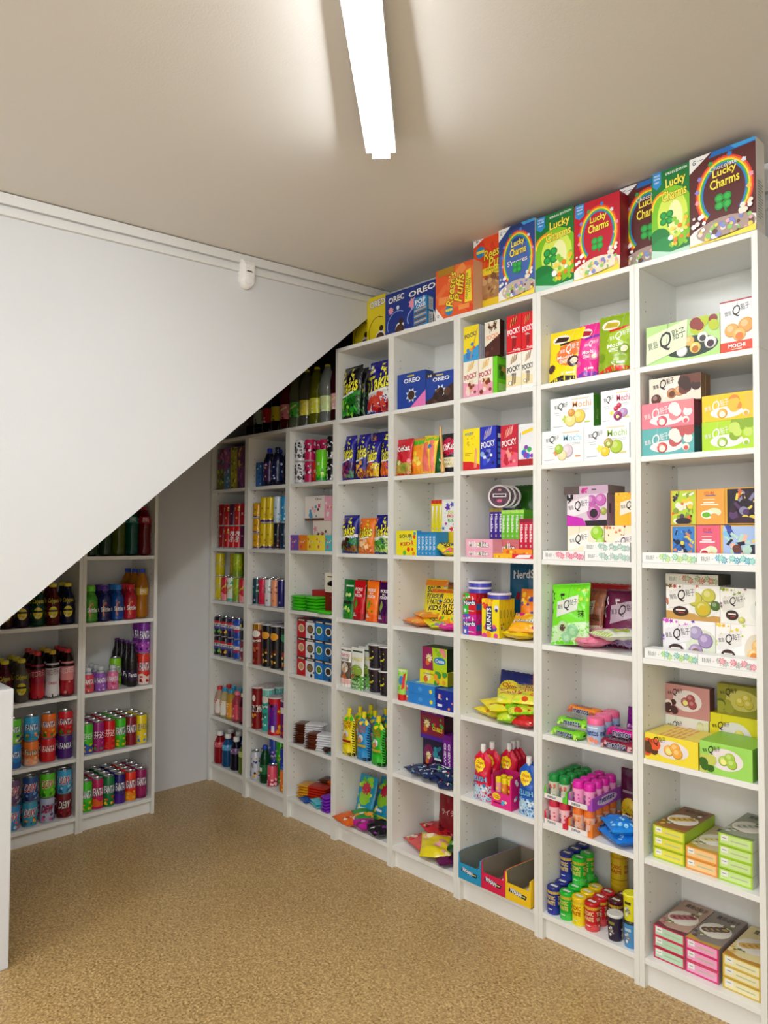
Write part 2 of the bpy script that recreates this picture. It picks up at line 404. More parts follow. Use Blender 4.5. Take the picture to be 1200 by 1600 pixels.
def bag(name, w, h, t, bg, art=None, kind='pillow', seed=1, back=None, cap=None, spout='f4f4f2', capr=.011, caph=.03):
    S = film_surface(w, h, t, kind, seed); g = G(); nx, ny = 14, 20
    bgf = bg
    g.grid(lambda a, b: S(a, b), nx, ny, bgf)
    g.grid(lambda a, b: S(1-a, b, 0, True), nx, ny, back or (bg if isinstance(bg, str) else bg(.5, .5)))
    if kind != 'pillow':      # gusset
        F = [S(i/nx, 0) for i in range(nx+1)]; Bk = [S(i/nx, 0, 0, True) for i in range(nx+1)]
        for i in range(nx): g.face([F[i], F[i+1], Bk[i+1], Bk[i]], back or (bg if isinstance(bg, str) else bg(.5, .02)))
    if art: A = Art(w, h); art(A); g.art(A, lambda a, b, o: S(min(1, max(0, a)), min(.999, max(.001, b)), o), (.10, .07), .00008)
    o = g.build(name, 'foil')
    if cap:
        g = G(); g.lathe([(capr*.6, h-.004), (capr*.6, h+.004), (capr, h+.004), (capr, h+caph-.002), (capr-.002, h+caph), (0, h+caph)], cap, 16); g.build('screw_cap', 'plastic', o)
    elif kind in ('pillow', 'stand'):
        zt = h; g = G(); c = (bg if isinstance(bg, str) else bg(.5, .99)); zz = []
        for i in range(15): zz.append(((i/14-.5)*w*.995, h+.0035+(.0012 if i % 2 else -.0006)))
        for i in range(14):
            (xa, za), (xb, zb) = zz[i], zz[i+1]
            g.face([(xa, -.0009, h-.001), (xb, -.0009, h-.001), (xb, -.0009, zb), (xa, -.0009, za)], c); g.face([(xa, .0009, h-.001), (xb, .0009, h-.001), (xb, .0009, zb), (xa, .0009, za)], c)
            g.face([(xa, -.0009, za), (xb, -.0009, zb), (xb, .0009, zb), (xa, .0009, za)], c)
        g.build('top_seal', 'foil', o)
    return o
def stack_bar(name, w, d, t, c1, c2, seed=1, txt=None, tc='303a55'):
    """flat wrapped bar lying down, front end towards the viewer"""
    R = random.Random(seed); g = G()
    def S(a, b, s):
        x = (a-.5)*2; y = (b-.5)*2; q = (max(0, 1-abs(x)**5)*max(0, 1-abs(y)**7))**.5
        return (x*w/2, y*d/2, t/2+s*t/2*q*(1-.10*sin(a*19+seed)*sin(b*13+seed)))
    g.grid(lambda a, b: S(a, b, 1), 10, 12, lambda a, b: c1 if a < .36 else c2)
    g.grid(lambda a, b: S(a, 1-b, -1), 10, 12, lambda a, b: c1 if a < .36 else c2)
    if txt: A = Art(w, d); A.text(txt, .66, .5, .22*d/w, .3*w/d*1.0, tc, rot=90); g.art(A, lambda a, b, o: (lambda p: (p[0], p[1], p[2]+o))(S(a, b, 1)), (.15, .15))
    return g.build(name, 'foil')

# ---------------------------------------------------------------- placing helpers
def BX(cell, name, desc, px0, px1, top, d, dep, col, art=None, side=None, side_art=None, top_c=None, top_art=None, h=None, w=None, n=1, gap=.001, zb=0, cat='box', group=None, rz=0, tier=None, key=None, ux=None):
    """carton whose front spans picture columns px0..px1; top = picture row of its upper left corner (or h)"""
    z = cell.z+zb; u0 = cell.U(px0, d, z+.05)
    if ux is not None: u0 = ux
    u1 = u0+w if w else cell.U(px1, d, z+.05)
    if d >= 0 and cell.i: u0 = max(u0, cell.u0+.0008); u1 = min(u1, cell.u1-.0008)
    w_ = w if (w and u1-u0 > w-.0015) else u1-u0
    h_ = h or cell.Z(px0, top, d)-z
    k = key or (name, desc, cell.loc, px0)
    for i in range(n):
        o = proto(k, lambda: carton(name, w_, h_, dep, col, art, side, side_art, top_c, top_art))
        place(o, cell, u0+w_/2, d+dep/2+i*(dep+gap), z, desc, cat, group, rz, file=i if n > 1 else None, tier=tier)
    return u0, u1, h_
def RD(cell, px, d, make, key, desc, cat, r, h, n=1, tier=0, rz=0, group=None, gap=.0015, zb=0, tw=None, u=None, off=0):
    """round thing centred on picture column px; files of n going back, tier = how many of its height it stands up"""
    z = cell.z+zb+tier*(h+.0008); uu = cell.U(px, d+r, z+h/2) if u is None else u
    if cell.i: uu = min(max(uu, cell.u0+r+.001), cell.u1-r-.001)
    for i in range(n):
        o = proto(key, make)
        place(o, cell, uu+off*i, d+r+i*(2*r+gap), z, desc, cat, group, rz, file=i if n > 1 else None, tier=tw or ('lower' if tier == 0 and tw == '' else None))
    return uu
def CANS(cell, items, pxa, pxb, d=.02, n=1, rz=0, tier=0, tw=None, group=None, r=None, h=None):
    """items evenly spaced along the shelf between picture columns"""
    r = r or .0338; h = h or .118; m = len(items)
    ua = cell.U(pxa, d+r, cell.z+.06); ub = cell.U(pxb, d+r, cell.z+.06)
    ua = max(ua, cell.u0+r+.001); ub = min(ub, cell.u1-r-.001); ps = (ub-ua)/max(1, m-1)
    if m > 1 and ps < 2*r+.0008: ps = 2*r+.0008; ub = min(ua+ps*(m-1), cell.u1-r-.0005); ua = ub-ps*(m-1)
    for i, it in enumerate(items):
        desc, key = it[0], it[1]; nn = it[2] if len(it) > 2 else n
        RD(cell, 0, d, CANDEF[key], ('can', key), desc, 'can', r, h, nn, tier, rz, group, u=ua+ps*i, tw=tw)
def BG(cell, desc, px0, px1, top, d, t, bg, art, kind='pillow', rx=0, rz=0, ry=0, h=None, w=None, zb=0, seed=1, cat='bag', name='snack_bag', group=None, back=None, cap=None, n=1, pitch=None, key=None, u=None, capr=.011, caph=.03, shift=0, tier=None):
    z = cell.z+zb; u0 = cell.U(px0, d, z+.05); u1 = u0+w if w else cell.U(px1, d, z+.05); w_ = u1-u0
    h_ = h or (cell.Z(px0, top, d)-z-(caph if cap else 0))
    k = key or (name, desc, cell.loc, px0)
    for i in range(n):
        o = proto(k, lambda: bag(name, w_, h_, t, bg, art, kind, seed, back, cap, capr=capr, caph=caph))
        place(o, cell, (u0+w_/2 if u is None else u)+shift*i, d+t/2+i*(pitch or t), z, desc, cat, group, rz, rx, ry, file=i if n > 1 else None, tier=tier)
def LIE(cell, desc, u, d, w, h, t, bg, art, rz=0, ry=0, zb=0, seed=1, group=None, back=None, name='sweets_bag', kind='pillow', tilt=0, cat='bag', tier=None):
    """bag lying on its back; (u, d) is its middle, w x h its size"""
    o = bag(name, w, h, t*1.15, bg, art, kind, seed, back)
    # middle of the bag to (u, d): local (0, 0, h/2) maps to +h/2 along its own length
    a = radians(rz); L = h/2*cos(radians(tilt)); uu = u+sin(a)*L*1.0; dd = d-cos(a)*L
    return place(o, cell, uu, dd, cell.z+zb, desc, cat, group, rz, -90+tilt, ry, tier=tier)

# ================================================================ THE ROOM
def struct(o): o['kind'] = 'structure'; return o
def room():
    X1, Y0 = 5.9, -4.9
    def cz(y): return 2.755+.045*(y-.3)
    struct(sb('floor', -.1, X1, Y0, .4, -.06, 0, 'floor'))
    g = G(); g.face([(-.1, Y0, cz(Y0)), (-.1, .4, cz(.4)), (X1, .4, cz(.4)), (X1, Y0, cz(Y0))], 'ffffff'); g.face([(-.1, Y0, 2.95), (X1, Y0, 2.95), (X1, .4, 2.95), (-.1, .4, 2.95)], 'ffffff'); struct(g.build('ceiling', 'ceil'))
    struct(sb('wall_right', 1.31, 3.24, .30, .36, 0, 2.9, 'wall')); struct(sb('wall_far', 3.24, X1, .30, .36, 0, 2.64, 'marble')); struct(sb('wall_far_top', 3.24, X1, .30, .36, 2.64, 2.9, 'wall'))
    struct(sb('wall_alcove', -.08, -.012, Y0, .36, 0, 2.9, 'wall'))
    struct(sb('wall_alcove_back', -.012, 1.31, .30, .36, 0, 2.9, 'dark'))  # back wall coloured dark for the shade behind the bottles
    struct(sb('wall_back', -.1, X1, Y0-.06, Y0, 0, 2.9, 'wall')); struct(sb('wall_entrance', X1, X1+.06, Y0, .4, 0, 2.9, 'wall'))
    # stair side: white triangle hanging above the alcove, its lower edge climbing with the stairs
    e = [(y, 2.478+.838*y) for y in (-3.1, .297)]
    g = G()
    for x0, x1 in ((1.262, 1.288),):
        lo = [(y, max(z, .0)) for y, z in e]; P = [(lo[0][0], 0.0), (-2.96, 0), (lo[1][0], lo[1][1]), (.297, cz(.297)-.001), (-3.1, cz(-3.1)-.001)]
        P = [(-4.88, 0), (-2.957, 0), (.297, 2.727), (.297, cz(.297)-.001), (-4.88, cz(-4.88)-.001)]
        g.face([(x1, y, z) for y, z in P], 'ffffff'); g.face([(x0, y, z) for y, z in reversed(P)], 'ffffff')
        for i in range(5):
            (a, b), (c, d) = P[i], P[(i+1) % 5]; g.face([(x0, a, b), (x1, a, b), (x1, c, d), (x0, c, d)], 'ffffff')
    struct(g.build('wall_stairs', 'wall'))
    # underside of the stairs, running back from that edge
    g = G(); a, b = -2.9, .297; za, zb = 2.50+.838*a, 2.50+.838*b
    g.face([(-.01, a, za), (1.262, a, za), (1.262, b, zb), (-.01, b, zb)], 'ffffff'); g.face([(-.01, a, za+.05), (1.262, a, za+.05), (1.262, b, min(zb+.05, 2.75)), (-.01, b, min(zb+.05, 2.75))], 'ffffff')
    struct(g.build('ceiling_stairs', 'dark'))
    # mouldings where stair side and walls meet the ceiling
    def strip(name, z0, z1, x0, x1, ya, yb):
        g = G(); V = [(x, y, cz(y)-q) for y in (ya, yb) for x in (x0, x1) for q in (z1, z0)]
        g.idx(V, [(0, 1, 3, 2), (4, 6, 7, 5), (0, 4, 5, 1), (2, 3, 7, 6), (1, 5, 7, 3), (0, 2, 6, 4)], 'ffffff'); return struct(g.build(name, 'trim'))
    strip('trim_1', .004, .042, 1.288, 1.312, -4.88, .298)
    strip('trim_2', .052, .078, 1.288, 1.304, -4.88, .298)
    strip('trim_3', .042, .052, 1.288, 1.293, -4.88, .298)
    struct(sb('trim_4', 1.312, X1, .272, .30, 2.655, 2.752, 'trim', None, .004))
    struct(sb('trim_5', 1.312, X1, .285, .30, 2.60, 2.632, 'trim', None, .003))
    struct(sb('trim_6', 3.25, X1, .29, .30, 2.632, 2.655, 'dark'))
    # low boxed-in end of the stairs at the left edge
    struct(sb('wall_low', .62, 1.27, -2.9, -1.497, 0, .955, 'wall', None, .004))
room()

# ceiling battens
def batten(cx, cy, ang, ln, name):
    root = empty('ceiling_batten'); hz = 2.755+.045*(cy-.3)
    root.location = (cx, cy, hz-.001); root.rotation_euler = (0, 0, radians(ang))
    g = G(); g.box(-ln/2, ln/2, -.047, .047, -.020, 0, 'f2f3f3'); g.build('base_plate', 'plastic', root, .002)
    g = G(); n = 10; prof = [(.026*cos(pi*i/n), -.020-.018*sin(pi*i/n)**.75) for i in range(n+1)]
    V = [(x, y, z) for x in (-ln/2+.004, ln/2-.004) for y, z in prof]
    g.idx(V, [(i, i+1, n+2+i, n+1+i) for i in range(n)], 'ffffff', True); g.build('diffuser', 'lit', root)
    for s in (-1, 1):
        g = G(); g.box(min(s*ln/2, s*(ln/2-.004)), max(s*ln/2, s*(ln/2-.004)), -.027, .027, -.039, -.020, 'eceeee'); g.build('end_cap', 'plastic', root, .001)
    root['label'] = name; root['category'] = 'ceiling light'; return root
D45 = -47.15; L2_ = 1.5
batten(2.41+.68*.75, -.826-.733*.75, D45, L2_, 'long lit white LED batten running across the ceiling')
batten(4.6, -3.4, 90, 1.5, 'lit white LED batten on the ceiling behind the viewer')
batten(1.95, -3.4, D45, 1.5, 'lit white LED batten on the ceiling before the stair wall')

# motion sensor
def sensor():
    g = G(); n = 12; out = [(-.036, .062), (.036, .062)]+[(.036*cos(-pi*i/n), -.02-.042*sin(pi*i/n)) for i in range(n+1)]
    def ring(x, s): return [(x, q[0]*s, q[1]*s) for q in out]
    A = [ring(0, 1), ring(.018, 1), ring(.034, .86), ring(.040, .6)]
    for a, b in zip(A, A[1:]):
        for i in range(len(out)): j = (i+1) % len(out); g.face([a[i], a[j], b[j], b[i]], 'f4f4f2')
    g.face(A[-1], 'f4f4f2'); o = g.build('motion_sensor', 'plastic'); o.location = (1.289, -.592, 2.628)
    g = G(); g.face([(.0405, -.018, .006), (.0405, .018, .006), (.0405, .010, .0115), (.0405, -.010, .0115)], '151515'); g.build('sensor_window', 'plastic', o)
    g = G(); g.grid(lambda a, b: (.0402+.004*sin(pi*a)*sin(pi*b), (a-.5)*.042, -.045+b*.045), 8, 8, 'f7f7f6'); g.build('lens', 'plastic', o)
    o['label'] = 'small white motion sensor on the stair wall below the ceiling'; o['category'] = 'motion sensor'
sensor()

# ================================================================ BOOKCASES
T = .0178
def holes(g, x, s, z0, z1, mk):
    z = z0
    while z < z1:
        for y in (.042, .235):
            p = mk(x, y, z); g.face([mk(x, y+.0026*cos(pi*i/3), z+.0026*sin(pi*i/3)) for i in range(6)], '6a6660')
        z += .0327
def bookcase(cell_row, col, zs, H, label, top=True, seam=None, z0=0, dep=.283, kick=True, name='bookcase'):
    root = empty(name); W_ = W-.0006
    I = (lambda a, b, c: (a, b, c))
    for s in (0, 1):
        x0 = .0003 if s == 0 else W_-T; g = G(); g.box(x0, x0+T, 0, dep, z0, H, 'fbfbf8')
        xi = x0+T+.0002 if s == 0 else x0-.0002
        holes(g, xi, s, z0+.2, H-.12, lambda x, y, z: (x, y, z)); g.build('side_panel', M['side'], root)
    sb('back_panel', T, W_-T, dep-.006, dep-.001, z0+.05 if kick else z0, H-.002, 'board', root)
    for i, z in enumerate(zs):
        o = sb('shelf', T+.0004, W_-T-.0004, .003 if i else .001, dep-.007, z-.0185, z, 'board', root, .0008)
        if i:
            g = G()
            for x in (T+.004, W_-T-.004):
                for y in (.042, .235): g.box(x-.004, x+.004, y-.004, y+.004, z-.0235, z-.0187, 'b5b2aa')
            g.build('shelf_pin', 'metal', o)
    sb('top_panel', T+.0004, W_-T-.0004, .0005, dep-.007, H-.0185, H, 'board', root, .0008)
    if kick: sb('kickboard', T+.0004, W_-T-.0004, .022, .036, 0, zs[0]-.0187, 'board', root)
    if cell_row == 'K': root.location = ((col-1)*W+.0003, 0, 0)
    else: root.location = (LX, LY-(3-col)*W, 0); root.rotation_euler = (0, 0, pi/2)
    root['label'] = label; root['category'] = 'bookcase'
    root['group'] = 'white bookcases along the right wall' if cell_row == 'K' else 'white bookcases in the alcove'
    return root
def sidemat():
    m = M['board'].copy(); m.name = 'white_melamine_side'; nt = m.node_tree
    a = nt.nodes.new('ShaderNodeAttribute'); a.attribute_name = 'Tint'; mx = nt.nodes.new('ShaderNodeMixRGB'); mx.blend_type = 'MULTIPLY'; mx.inputs[0].default_value = 1
    b = nt.nodes['Principled BSDF']; src = b.inputs['Base Color'].links[0].from_socket
    nt.links.new(src, mx.inputs[1]); nt.links.new(a.outputs['Color'], mx.inputs[2]); nt.links.new(mx.outputs[0], b.inputs['Base Color']); return m
M['side'] = sidemat()
HOLD = {1: 'energy drinks, red cans and sports drinks', 2: 'slim cans and crisp tubes', 3: 'cookie boxes and chocolate bars', 4: 'rolled chip bags and squeeze pouches',
        5: 'blue cookie boxes and sour sweets', 6: 'biscuit stick boxes and pouches', 7: 'white mochi boxes and mentholated rolls', 8: 'pastel mochi boxes, nearest the viewer'}
for c in range(1, 9):
    zs = sorted(ZK[2:]) if c > 3 else sorted(ZS[2:])
    bookcase('K', c, zs, ZK[1] if c > 3 else ZS[1], '%s-from-left white long-row bookcase, holding %s' % (NTH[c], HOLD[c].replace('mentholated', 'candy')))
for c in range(4, 9):
    bookcase('K', c, [], ZK[0], 'white box extension on top of the %s-from-left long-row bookcase' % NTH[c], z0=ZK[1]+.0006, kick=False, name='bookcase_extension')
bookcase('L', 2, sorted(ZL[1:]), 1.72, 'right white alcove bookcase of soda under the stair wall')
bookcase('L', 1, sorted(ZL[2:]), 1.375, 'left white alcove bookcase of soda under the stair wall')

# ================================================================ PRINTS
RB = ['e53a2e', 'f58a1f', 'ffe02a', '4cb848', '2a7fd4', '5b3fa0']
def clover(A, x, y, r, c, c2):
    k = A.w/A.h
    A.poly([(x-.01, y), (x+.02, y), (x+.06, y-2.1*r*k), (x+.03, y-2.1*r*k)], c)
    for a in (45, 135, 225, 315): A.disc(x+r*cos(radians(a)), y+r*k*sin(radians(a)), r*.8, c); A.disc(x+r*cos(radians(a)), y+r*k*sin(radians(a)), r*.5, c2)
def lucky(bg, top='1f6fc0', emblem=True, blue_flag=False, extra=None, low=('e9dcc8', 'c9a27a', 'f6efe2'), ring=True, band=None):
    def f(A):
        A.rect(0, 0, 1, 1, bg)
        if band: A.ell(.5, .35, .62, .42, band)
        if top: A.poly([(.36, 1), (1, 1), (1, .955), (.30, .94)], top); A.poly([(.62, 1), (1, 1), (1, .965), (.7, .955)], '3fa3e6')
        if ring:
            for i, c in enumerate(RB[:5]): A.arc(.53, .53, .44-.024*i, .385-.018*i, .026, -48, 228, c, 26)
            for i, (x, y, c) in enumerate([(.12, .60, '8f86d8'), (.16, .74, '8f86d8'), (.33, .87, '3da64a'), (.62, .915, '2f86d4'), (.83, .80, 'dfe6f4'), (.93, .62, 'f3a0b4'), (.12, .48, 'f3a0b4'), (.9, .5, 'f6c54a')]): A.star(x, y, .045, c, 5, .7)
        if emblem: A.poly([(0, 1), (.34, 1), (0, .83)], 'f4f4f2'); A.text('G', .08, .945, .055, .05, '1b2f6b', shear=.3, bold=.04); A.rect(.13, .95, .24, .956, '50608a')
        if blue_flag: A.poly([(.03, 1), (.23, 1), (.23, .84), (.13, .80), (.03, .84)], '2a8fd8'); A.text('WHOLE', .13, .965, .14, .022, 'ffffff'); A.text('GRAIN', .13, .93, .14, .022, 'ffffff'); A.text('FIRST', .13, .885, .12, .02, 'ffffff')
        if extra: A.text(extra[0], .52, extra[2], extra[3], extra[4], extra[1], '3a2b25', rot=4, bold=.03)
        A.text('Lucky', .54, .74, .36, .105, 'ffe94a', '4d2a12', rot=5, bold=.045, olw=.10, shear=.08)
        A.text('Charms', .54, .635, .44, .10, 'ffe94a', '4d2a12', rot=5, bold=.045, olw=.10, shear=.08)
        clover(A, .52, .42, .085, '1f9a3c', '38b84f')
        A.ell(.55, .05, .62, .19, 'f7f4ee'); A.ell(.55, .12, .45, .13, low[0])
        A.blobs(.15, .05, .95, .20, [low[1], low[2], low[0], 'f3b0c0', '8ecf6a', 'f7d85a', '8a8fd6', 'ffffff'], 46, .042, 3)
        A.blobs(.04, .22, .25, .33, ['ffffff', 'e9e6e0'], 8, .035, 5); A.blobs(.78, .24, .97, .36, ['ffffff', 'f4ead8'], 9, .04, 6)
        A.poly([(0, 0), (1, 0), (1, .07), (.6, .03), (0, .015)], 'ffe24a')
    return f
def green_edition(A):
    A.rect(0, 0, 1, 1, '0f7a35'); A.ell(.5, .42, .62, .38, '7fc822'); A.ell(.55, .45, .40, .28, 'd8ee5a'); A.ell(.62, .42, .2, .2, 'f5f9b5')
    A.poly([(.03, 1), (.26, 1), (.26, .85), (.14, .80), (.03, .85)], '2a8fd8'); A.text('WHOLE', .145, .965, .16, .022, 'ffffff'); A.text('GRAIN', .145, .93, .16, .022, 'ffffff'); A.text('FIRST', .145, .885, .13, .02, 'ffffff')
    A.text('SPRING EDITION', .66, .955, .56, .028, 'ffffff', rot=3, bold=.03)
    A.arc(.3, .56, .34, .2, .05, 70, 180, 'f58a1f'); A.arc(.3, .56, .30, .175, .04, 70, 180, 'ffe02a')
    A.text('Lucky', .64, .83, .52, .13, 'ffe94a', '3d4a12', rot=5, bold=.045, olw=.10, shear=.08)
    A.text('Charms', .60, .70, .64, .115, 'ffe94a', '3d4a12', rot=5, bold=.045, olw=.10, shear=.08)
    clover(A, .40, .44, .12, '0e8c3a', '2fae4a'); A.ell(.2, .2, .3, .14, '12803a', 16); A.ell(.35, .1, .36, .12, '1a8f44', 16)
    A.blobs(.5, .1, .98, .42, ['f6c52a', 'f08a1f', '8ecf3a', 'ffffff', 'f7e05a'], 26, .06, 4); A.poly([(0, 0), (1, 0), (1, .05), (.5, .03), (0, .10)], 'bfe3d2')
def reese(A, turn=False):
    A.rect(0, 0, 1, 1, 'f0551e'); A.blobs(.1, .05, .95, .95, ['f4682a', 'e8461a', 'f8802f'], 16, .3, 2, 'bar')
    A.rect(0, .93, 1, 1, 'c98a1a')
def reese_side(A):
    A.rect(0, 0, 1, 1, 'f0602a'); A.blobs(.15, .1, .9, .9, ['f4763a', 'e8481c', 'f99a4a'], 12, .22, 4, 'bar')
    A.rect(.06, .86, .5, 1, 'b98a20'); A.poly([(0, 0), (.22, 0), (0, .26)], 'f6f4f2'); A.text('G', .07, .07, .06, .05, '6a4fa0', rot=90)
    A.disc(.37, .14, .11, '2a8fc8'); A.rect(.28, .12, .46, .17, 'f6e43a')
    A.text("Reese's", .42, .54, .70, .19, 'ffe23a', '2a1408', rot=82, shear=.25, bold=.035, olw=.10)
    A.text('Puffs', .64, .52, .56, .20, 'ffe23a', '2a1408', rot=82, shear=.25, bold=.035, olw=.10)
    A.poly([(.78, .2), (.97, .2), (.94, .84), (.82, .82)], 'f8e436'); A.text('PEANUT BUTTER', .84, .52, .52, .05, '3a2410', rot=88); A.text('LOVERS', .91, .52, .28, .05, '3a2410', rot=88)
def reese_front(A):
    A.rect(0, 0, 1, 1, 'ee4f1c'); A.rect(0, 0, 1, .42, 'f2793a'); A.rect(0, 0, 1, .17, 'f8d62a'); A.blobs(.1, .5, .9, .95, ['f4682a', 'e03e16'], 8, .3, 2, 'bar')
    A.poly([(0, 1), (.42, 1), (0, .88)], 'f6f4f2'); A.text('G', .11, .96, .07, .045, '2a2a60', shear=.2)
    A.disc(.2, .80, .13, '2a8fc8'); A.rect(.09, .785, .31, .82, 'f6e43a')
    A.text("Reese's", .62, .76, .66, .13, 'ffe23a', '2a1408', rot=8, shear=.25, bold=.035, olw=.09); A.text('Puffs', .68, .635, .52, .13, 'ffe23a', '2a1408', rot=8, shear=.25, bold=.035, olw=.09)
    A.poly([(.22, .57), (1, .57), (1, .47), (.28, .48)], 'f8e436'); A.text('PEANUT BUTTER', .66, .545, .6, .03, '3a2410'); A.text('LOVERS', .66, .505, .3, .03, '3a2410')
    A.ell(.6, .32, .40, .15, 'b98a5a'); A.blobs(.25, .2, .95, .45, ['c79a66', 'a97a48', 'd8b080', '8a5c38'], 34, .065, 5)
def oreo(bg, word='OREO', wc='ffffff', olc='0d2f88', ring='6a5410', cook=True, pig=None):
    def f(A):
        A.rect(0, 0, 1, 1, bg); A.text(word, .56, .86, .80, .12, wc, olc, rot=4, bold=.05, olw=.14)
        A.arc(.62, .30, .52, .30, .03, 60, 200, ring, 16)
        if pig: A.star(.28, .63, .14, pig, 8, .7); A.disc(.62, .66, .07, 'e8f2ff')
        if cook:
            A.disc(.74, .2, .24, 'f2ece2'); A.disc(.72, .17, .22, '3a2018'); A.disc(.7, .19, .15, '55301f'); A.disc(.78, .36, .11, '3a2018')
        A.poly([(0, 0), (1, 0), (1, .05), (0, .11)], 'dfe6f4' if bg[0] == '1' else 'f6ec7a')
    return f
def pocky(bg, tc, stick, low=None, ol=None, word='POCKY', blob=None, seed=1):
    def f(A):
        A.rect(0, 0, 1, 1, bg)
        if low: A.poly([(0, 0), (1, 0), (1, .32), (0, .44)], low)
        R = random.Random(seed)
        for i in range(9):
            x = .25+.05*i+R.uniform(-.02, .02); y = .70+.012*i; t = .018; A.poly([(x, y), (x+t*1.6, y), (x+t*1.6+.10, y+.2+.03*sin(i*2)), (x+.10, y+.2+.03*sin(i*2))], stick if i % 3 else 'f2c46a')
        A.text(word, .5, .58, .84, .14, tc, ol, rot=8, bold=.05, olw=.1)
        for i in range(4): x = .38+.07*i; A.poly([(x, .12+.02*i), (x+.035, .12+.02*i), (x+.07, .46), (x+.035, .46)], stick)
        if blob: A.blobs(.12, .1, .9, .42, blob, 10, .12, seed+2)
        else: A.lines(.32, .7, [.44, .41], .012, tc)
    return f
def mochi_white(tc, balls, leaf='8fb83a'):
    def f(A):
        A.rect(0, 0, 1, 1, 'f2f5f6'); A.rect(0, 0, .012, 1, 'dfe6ea')
        A.text('寶島', .15, .72, .10, .12, '333333', rot=6); A.text('Q', .25, .72, .12, .24, '1c1c1c', shear=.2, bold=.01); A.text('點子', .36, .77, .12, .14, '333333', rot=6)
        A.text('Mochi', .735, .74, .42, .19, tc, bold=.004); A.rect(.50, .885, .90, .92, 'e6d6a8'); A.rect(.62, .56, .92, .575, 'b8c0c4'); A.rect(.74, .52, .92, .53, 'b8c0c4')
        A.rect(.10, .52, .26, .53, '9aa4a8'); A.rect(.14, .46, .28, .47, '9aa4a8'); A.rect(.06, .10, .30, .115, '9aa4a8')
        A.star(.36, .32, .09, leaf, 5, .6)
        for (x, y, r, c, c2) in balls:
            A.ball(x, y, r, c)
            if c2: A.disc(x, y-.02, r*.62, c2, 16); A.disc(x, y-.02, r*.4, 'f2e8a0', 12)
        A.rect(.80, .15, .93, .19, leaf)
    return f
def qlogo(A, cx, cy, s, c='241a1e', plate=None, rot=10):
    if plate: A.poly([(cx-.30*s, cy-.30*s*A.w/A.h), (cx+.30*s, cy-.12*s*A.w/A.h), (cx+.32*s, cy+.26*s*A.w/A.h), (cx-.28*s, cy+.10*s*A.w/A.h)], plate)
    k = A.w/A.h
    A.text('寶島', cx-.19*s, cy-.03*s*k, .15*s, .11*s*k, c, rot=rot, bold=.02); A.text('Q', cx, cy, .17*s, .27*s*k, c, shear=.25, bold=.015, rot=rot*.5); A.text('點子', cx+.19*s, cy+.08*s*k, .19*s, .15*s*k, c, rot=rot, bold=.02)
def qbox(bg, lx=.30, ly=.62, ls=.85, lc='241a1e', plate=None, balls=(), deco=None, dish=None, low=None, oval=None, seed=1, n=10, fruit=None):
    def f(A):
        A.rect(0, 0, 1, 1, bg)
        if low: A.poly([(0, 0), (1, 0), (1, .16), (0, .24)], low)
        if deco: A.blobs(0, .72, .62, 1, deco, n, .055, seed, 'star'); A.blobs(0, .4, .12, .75, deco, 4, .05, seed+1, 'star')
        if dish: A.ell(dish[0], dish[1], dish[2], dish[3], dish[4], 20)
        for (x, y, r, c, c2) in balls:
            A.ball(x, y, r, c)
            if c2: A.disc(x, y-.03, r*.6, c2, 14)
        if fruit: A.blobs(fruit[0], fruit[1], fruit[2], fruit[3], fruit[4], 9, fruit[5], seed+3)
        qlogo(A, lx, ly, ls, lc, plate)
        if oval: A.ell(lx-.02, .24, .15, .14, oval, 18); A.rect(lx-.11, .25, lx+.07, .29, 'f0e8e0'); A.rect(lx-.06, .19, lx+.05, .215, 'c04030')
    return f
def strip_art(c1, c2, bg='f3f5f4'):
    def f(A):
        A.rect(0, 0, 1, 1, bg); k = A.w/A.h; A.text('寶島Q點子', .15, .5, .16, .45, '555a5c', rot=0)
        for i, (x, c) in enumerate([(.38, c1), (.48, c1), (.43, c2), (.70, c1), (.80, c2), (.88, c1), (.62, c2), (.95, c2)]):
            A.star(x, .5+.10*(-1)**i, .068, c, 7, .6); A.star(x, .5+.10*(-1)**i, .042, bg, 7, .6); A.star(x, .5+.10*(-1)**i, .034, c, 6, .5); A.disc(x, .5+.10*(-1)**i, .010, bg)
        for i in range(12): A.disc(.28+.06*i, .5+.3*sin(i*2.3), .009, c2)
    return f
def end_art(bg, frame, txt='b9c79a', patch='eef0ea'):
    def f(A):
        A.rect(0, 0, 1, 1, frame); A.rect(.05, .14, .95, .90, bg); A.rect(.08, .40, .28, .86, patch); A.rect(.11, .60, .24, .66, '777777'); A.rect(.36, .46, .86, .56, txt)
    return f
def toptray(bg, roll, roll2, leaf='6b7a3a'):
    def f(A):
        A.rect(0, 0, 1, 1, bg); A.poly([(0, 0), (1, 0), (1, .10), (.4, .05), (0, .14)], roll2); A.ell(.5, .45, .46, .22, 'efe9dd', 20)
        for i in range(4): A.ell(.28+.13*i, .40+.05*i, .17, .07, roll, 14); A.ell(.30+.13*i, .40+.05*i, .10, .03, roll2, 12)
        A.blobs(.05, .1, .5, .3, ['f3ead8', roll, leaf], 8, .06, 3); A.text('寶島Q點子', .55, .85, .7, .13, '1c1512', bold=.03); A.blobs(.6, .6, .95, .76, [leaf, 'f0ead8'], 6, .06, 8)
    return f
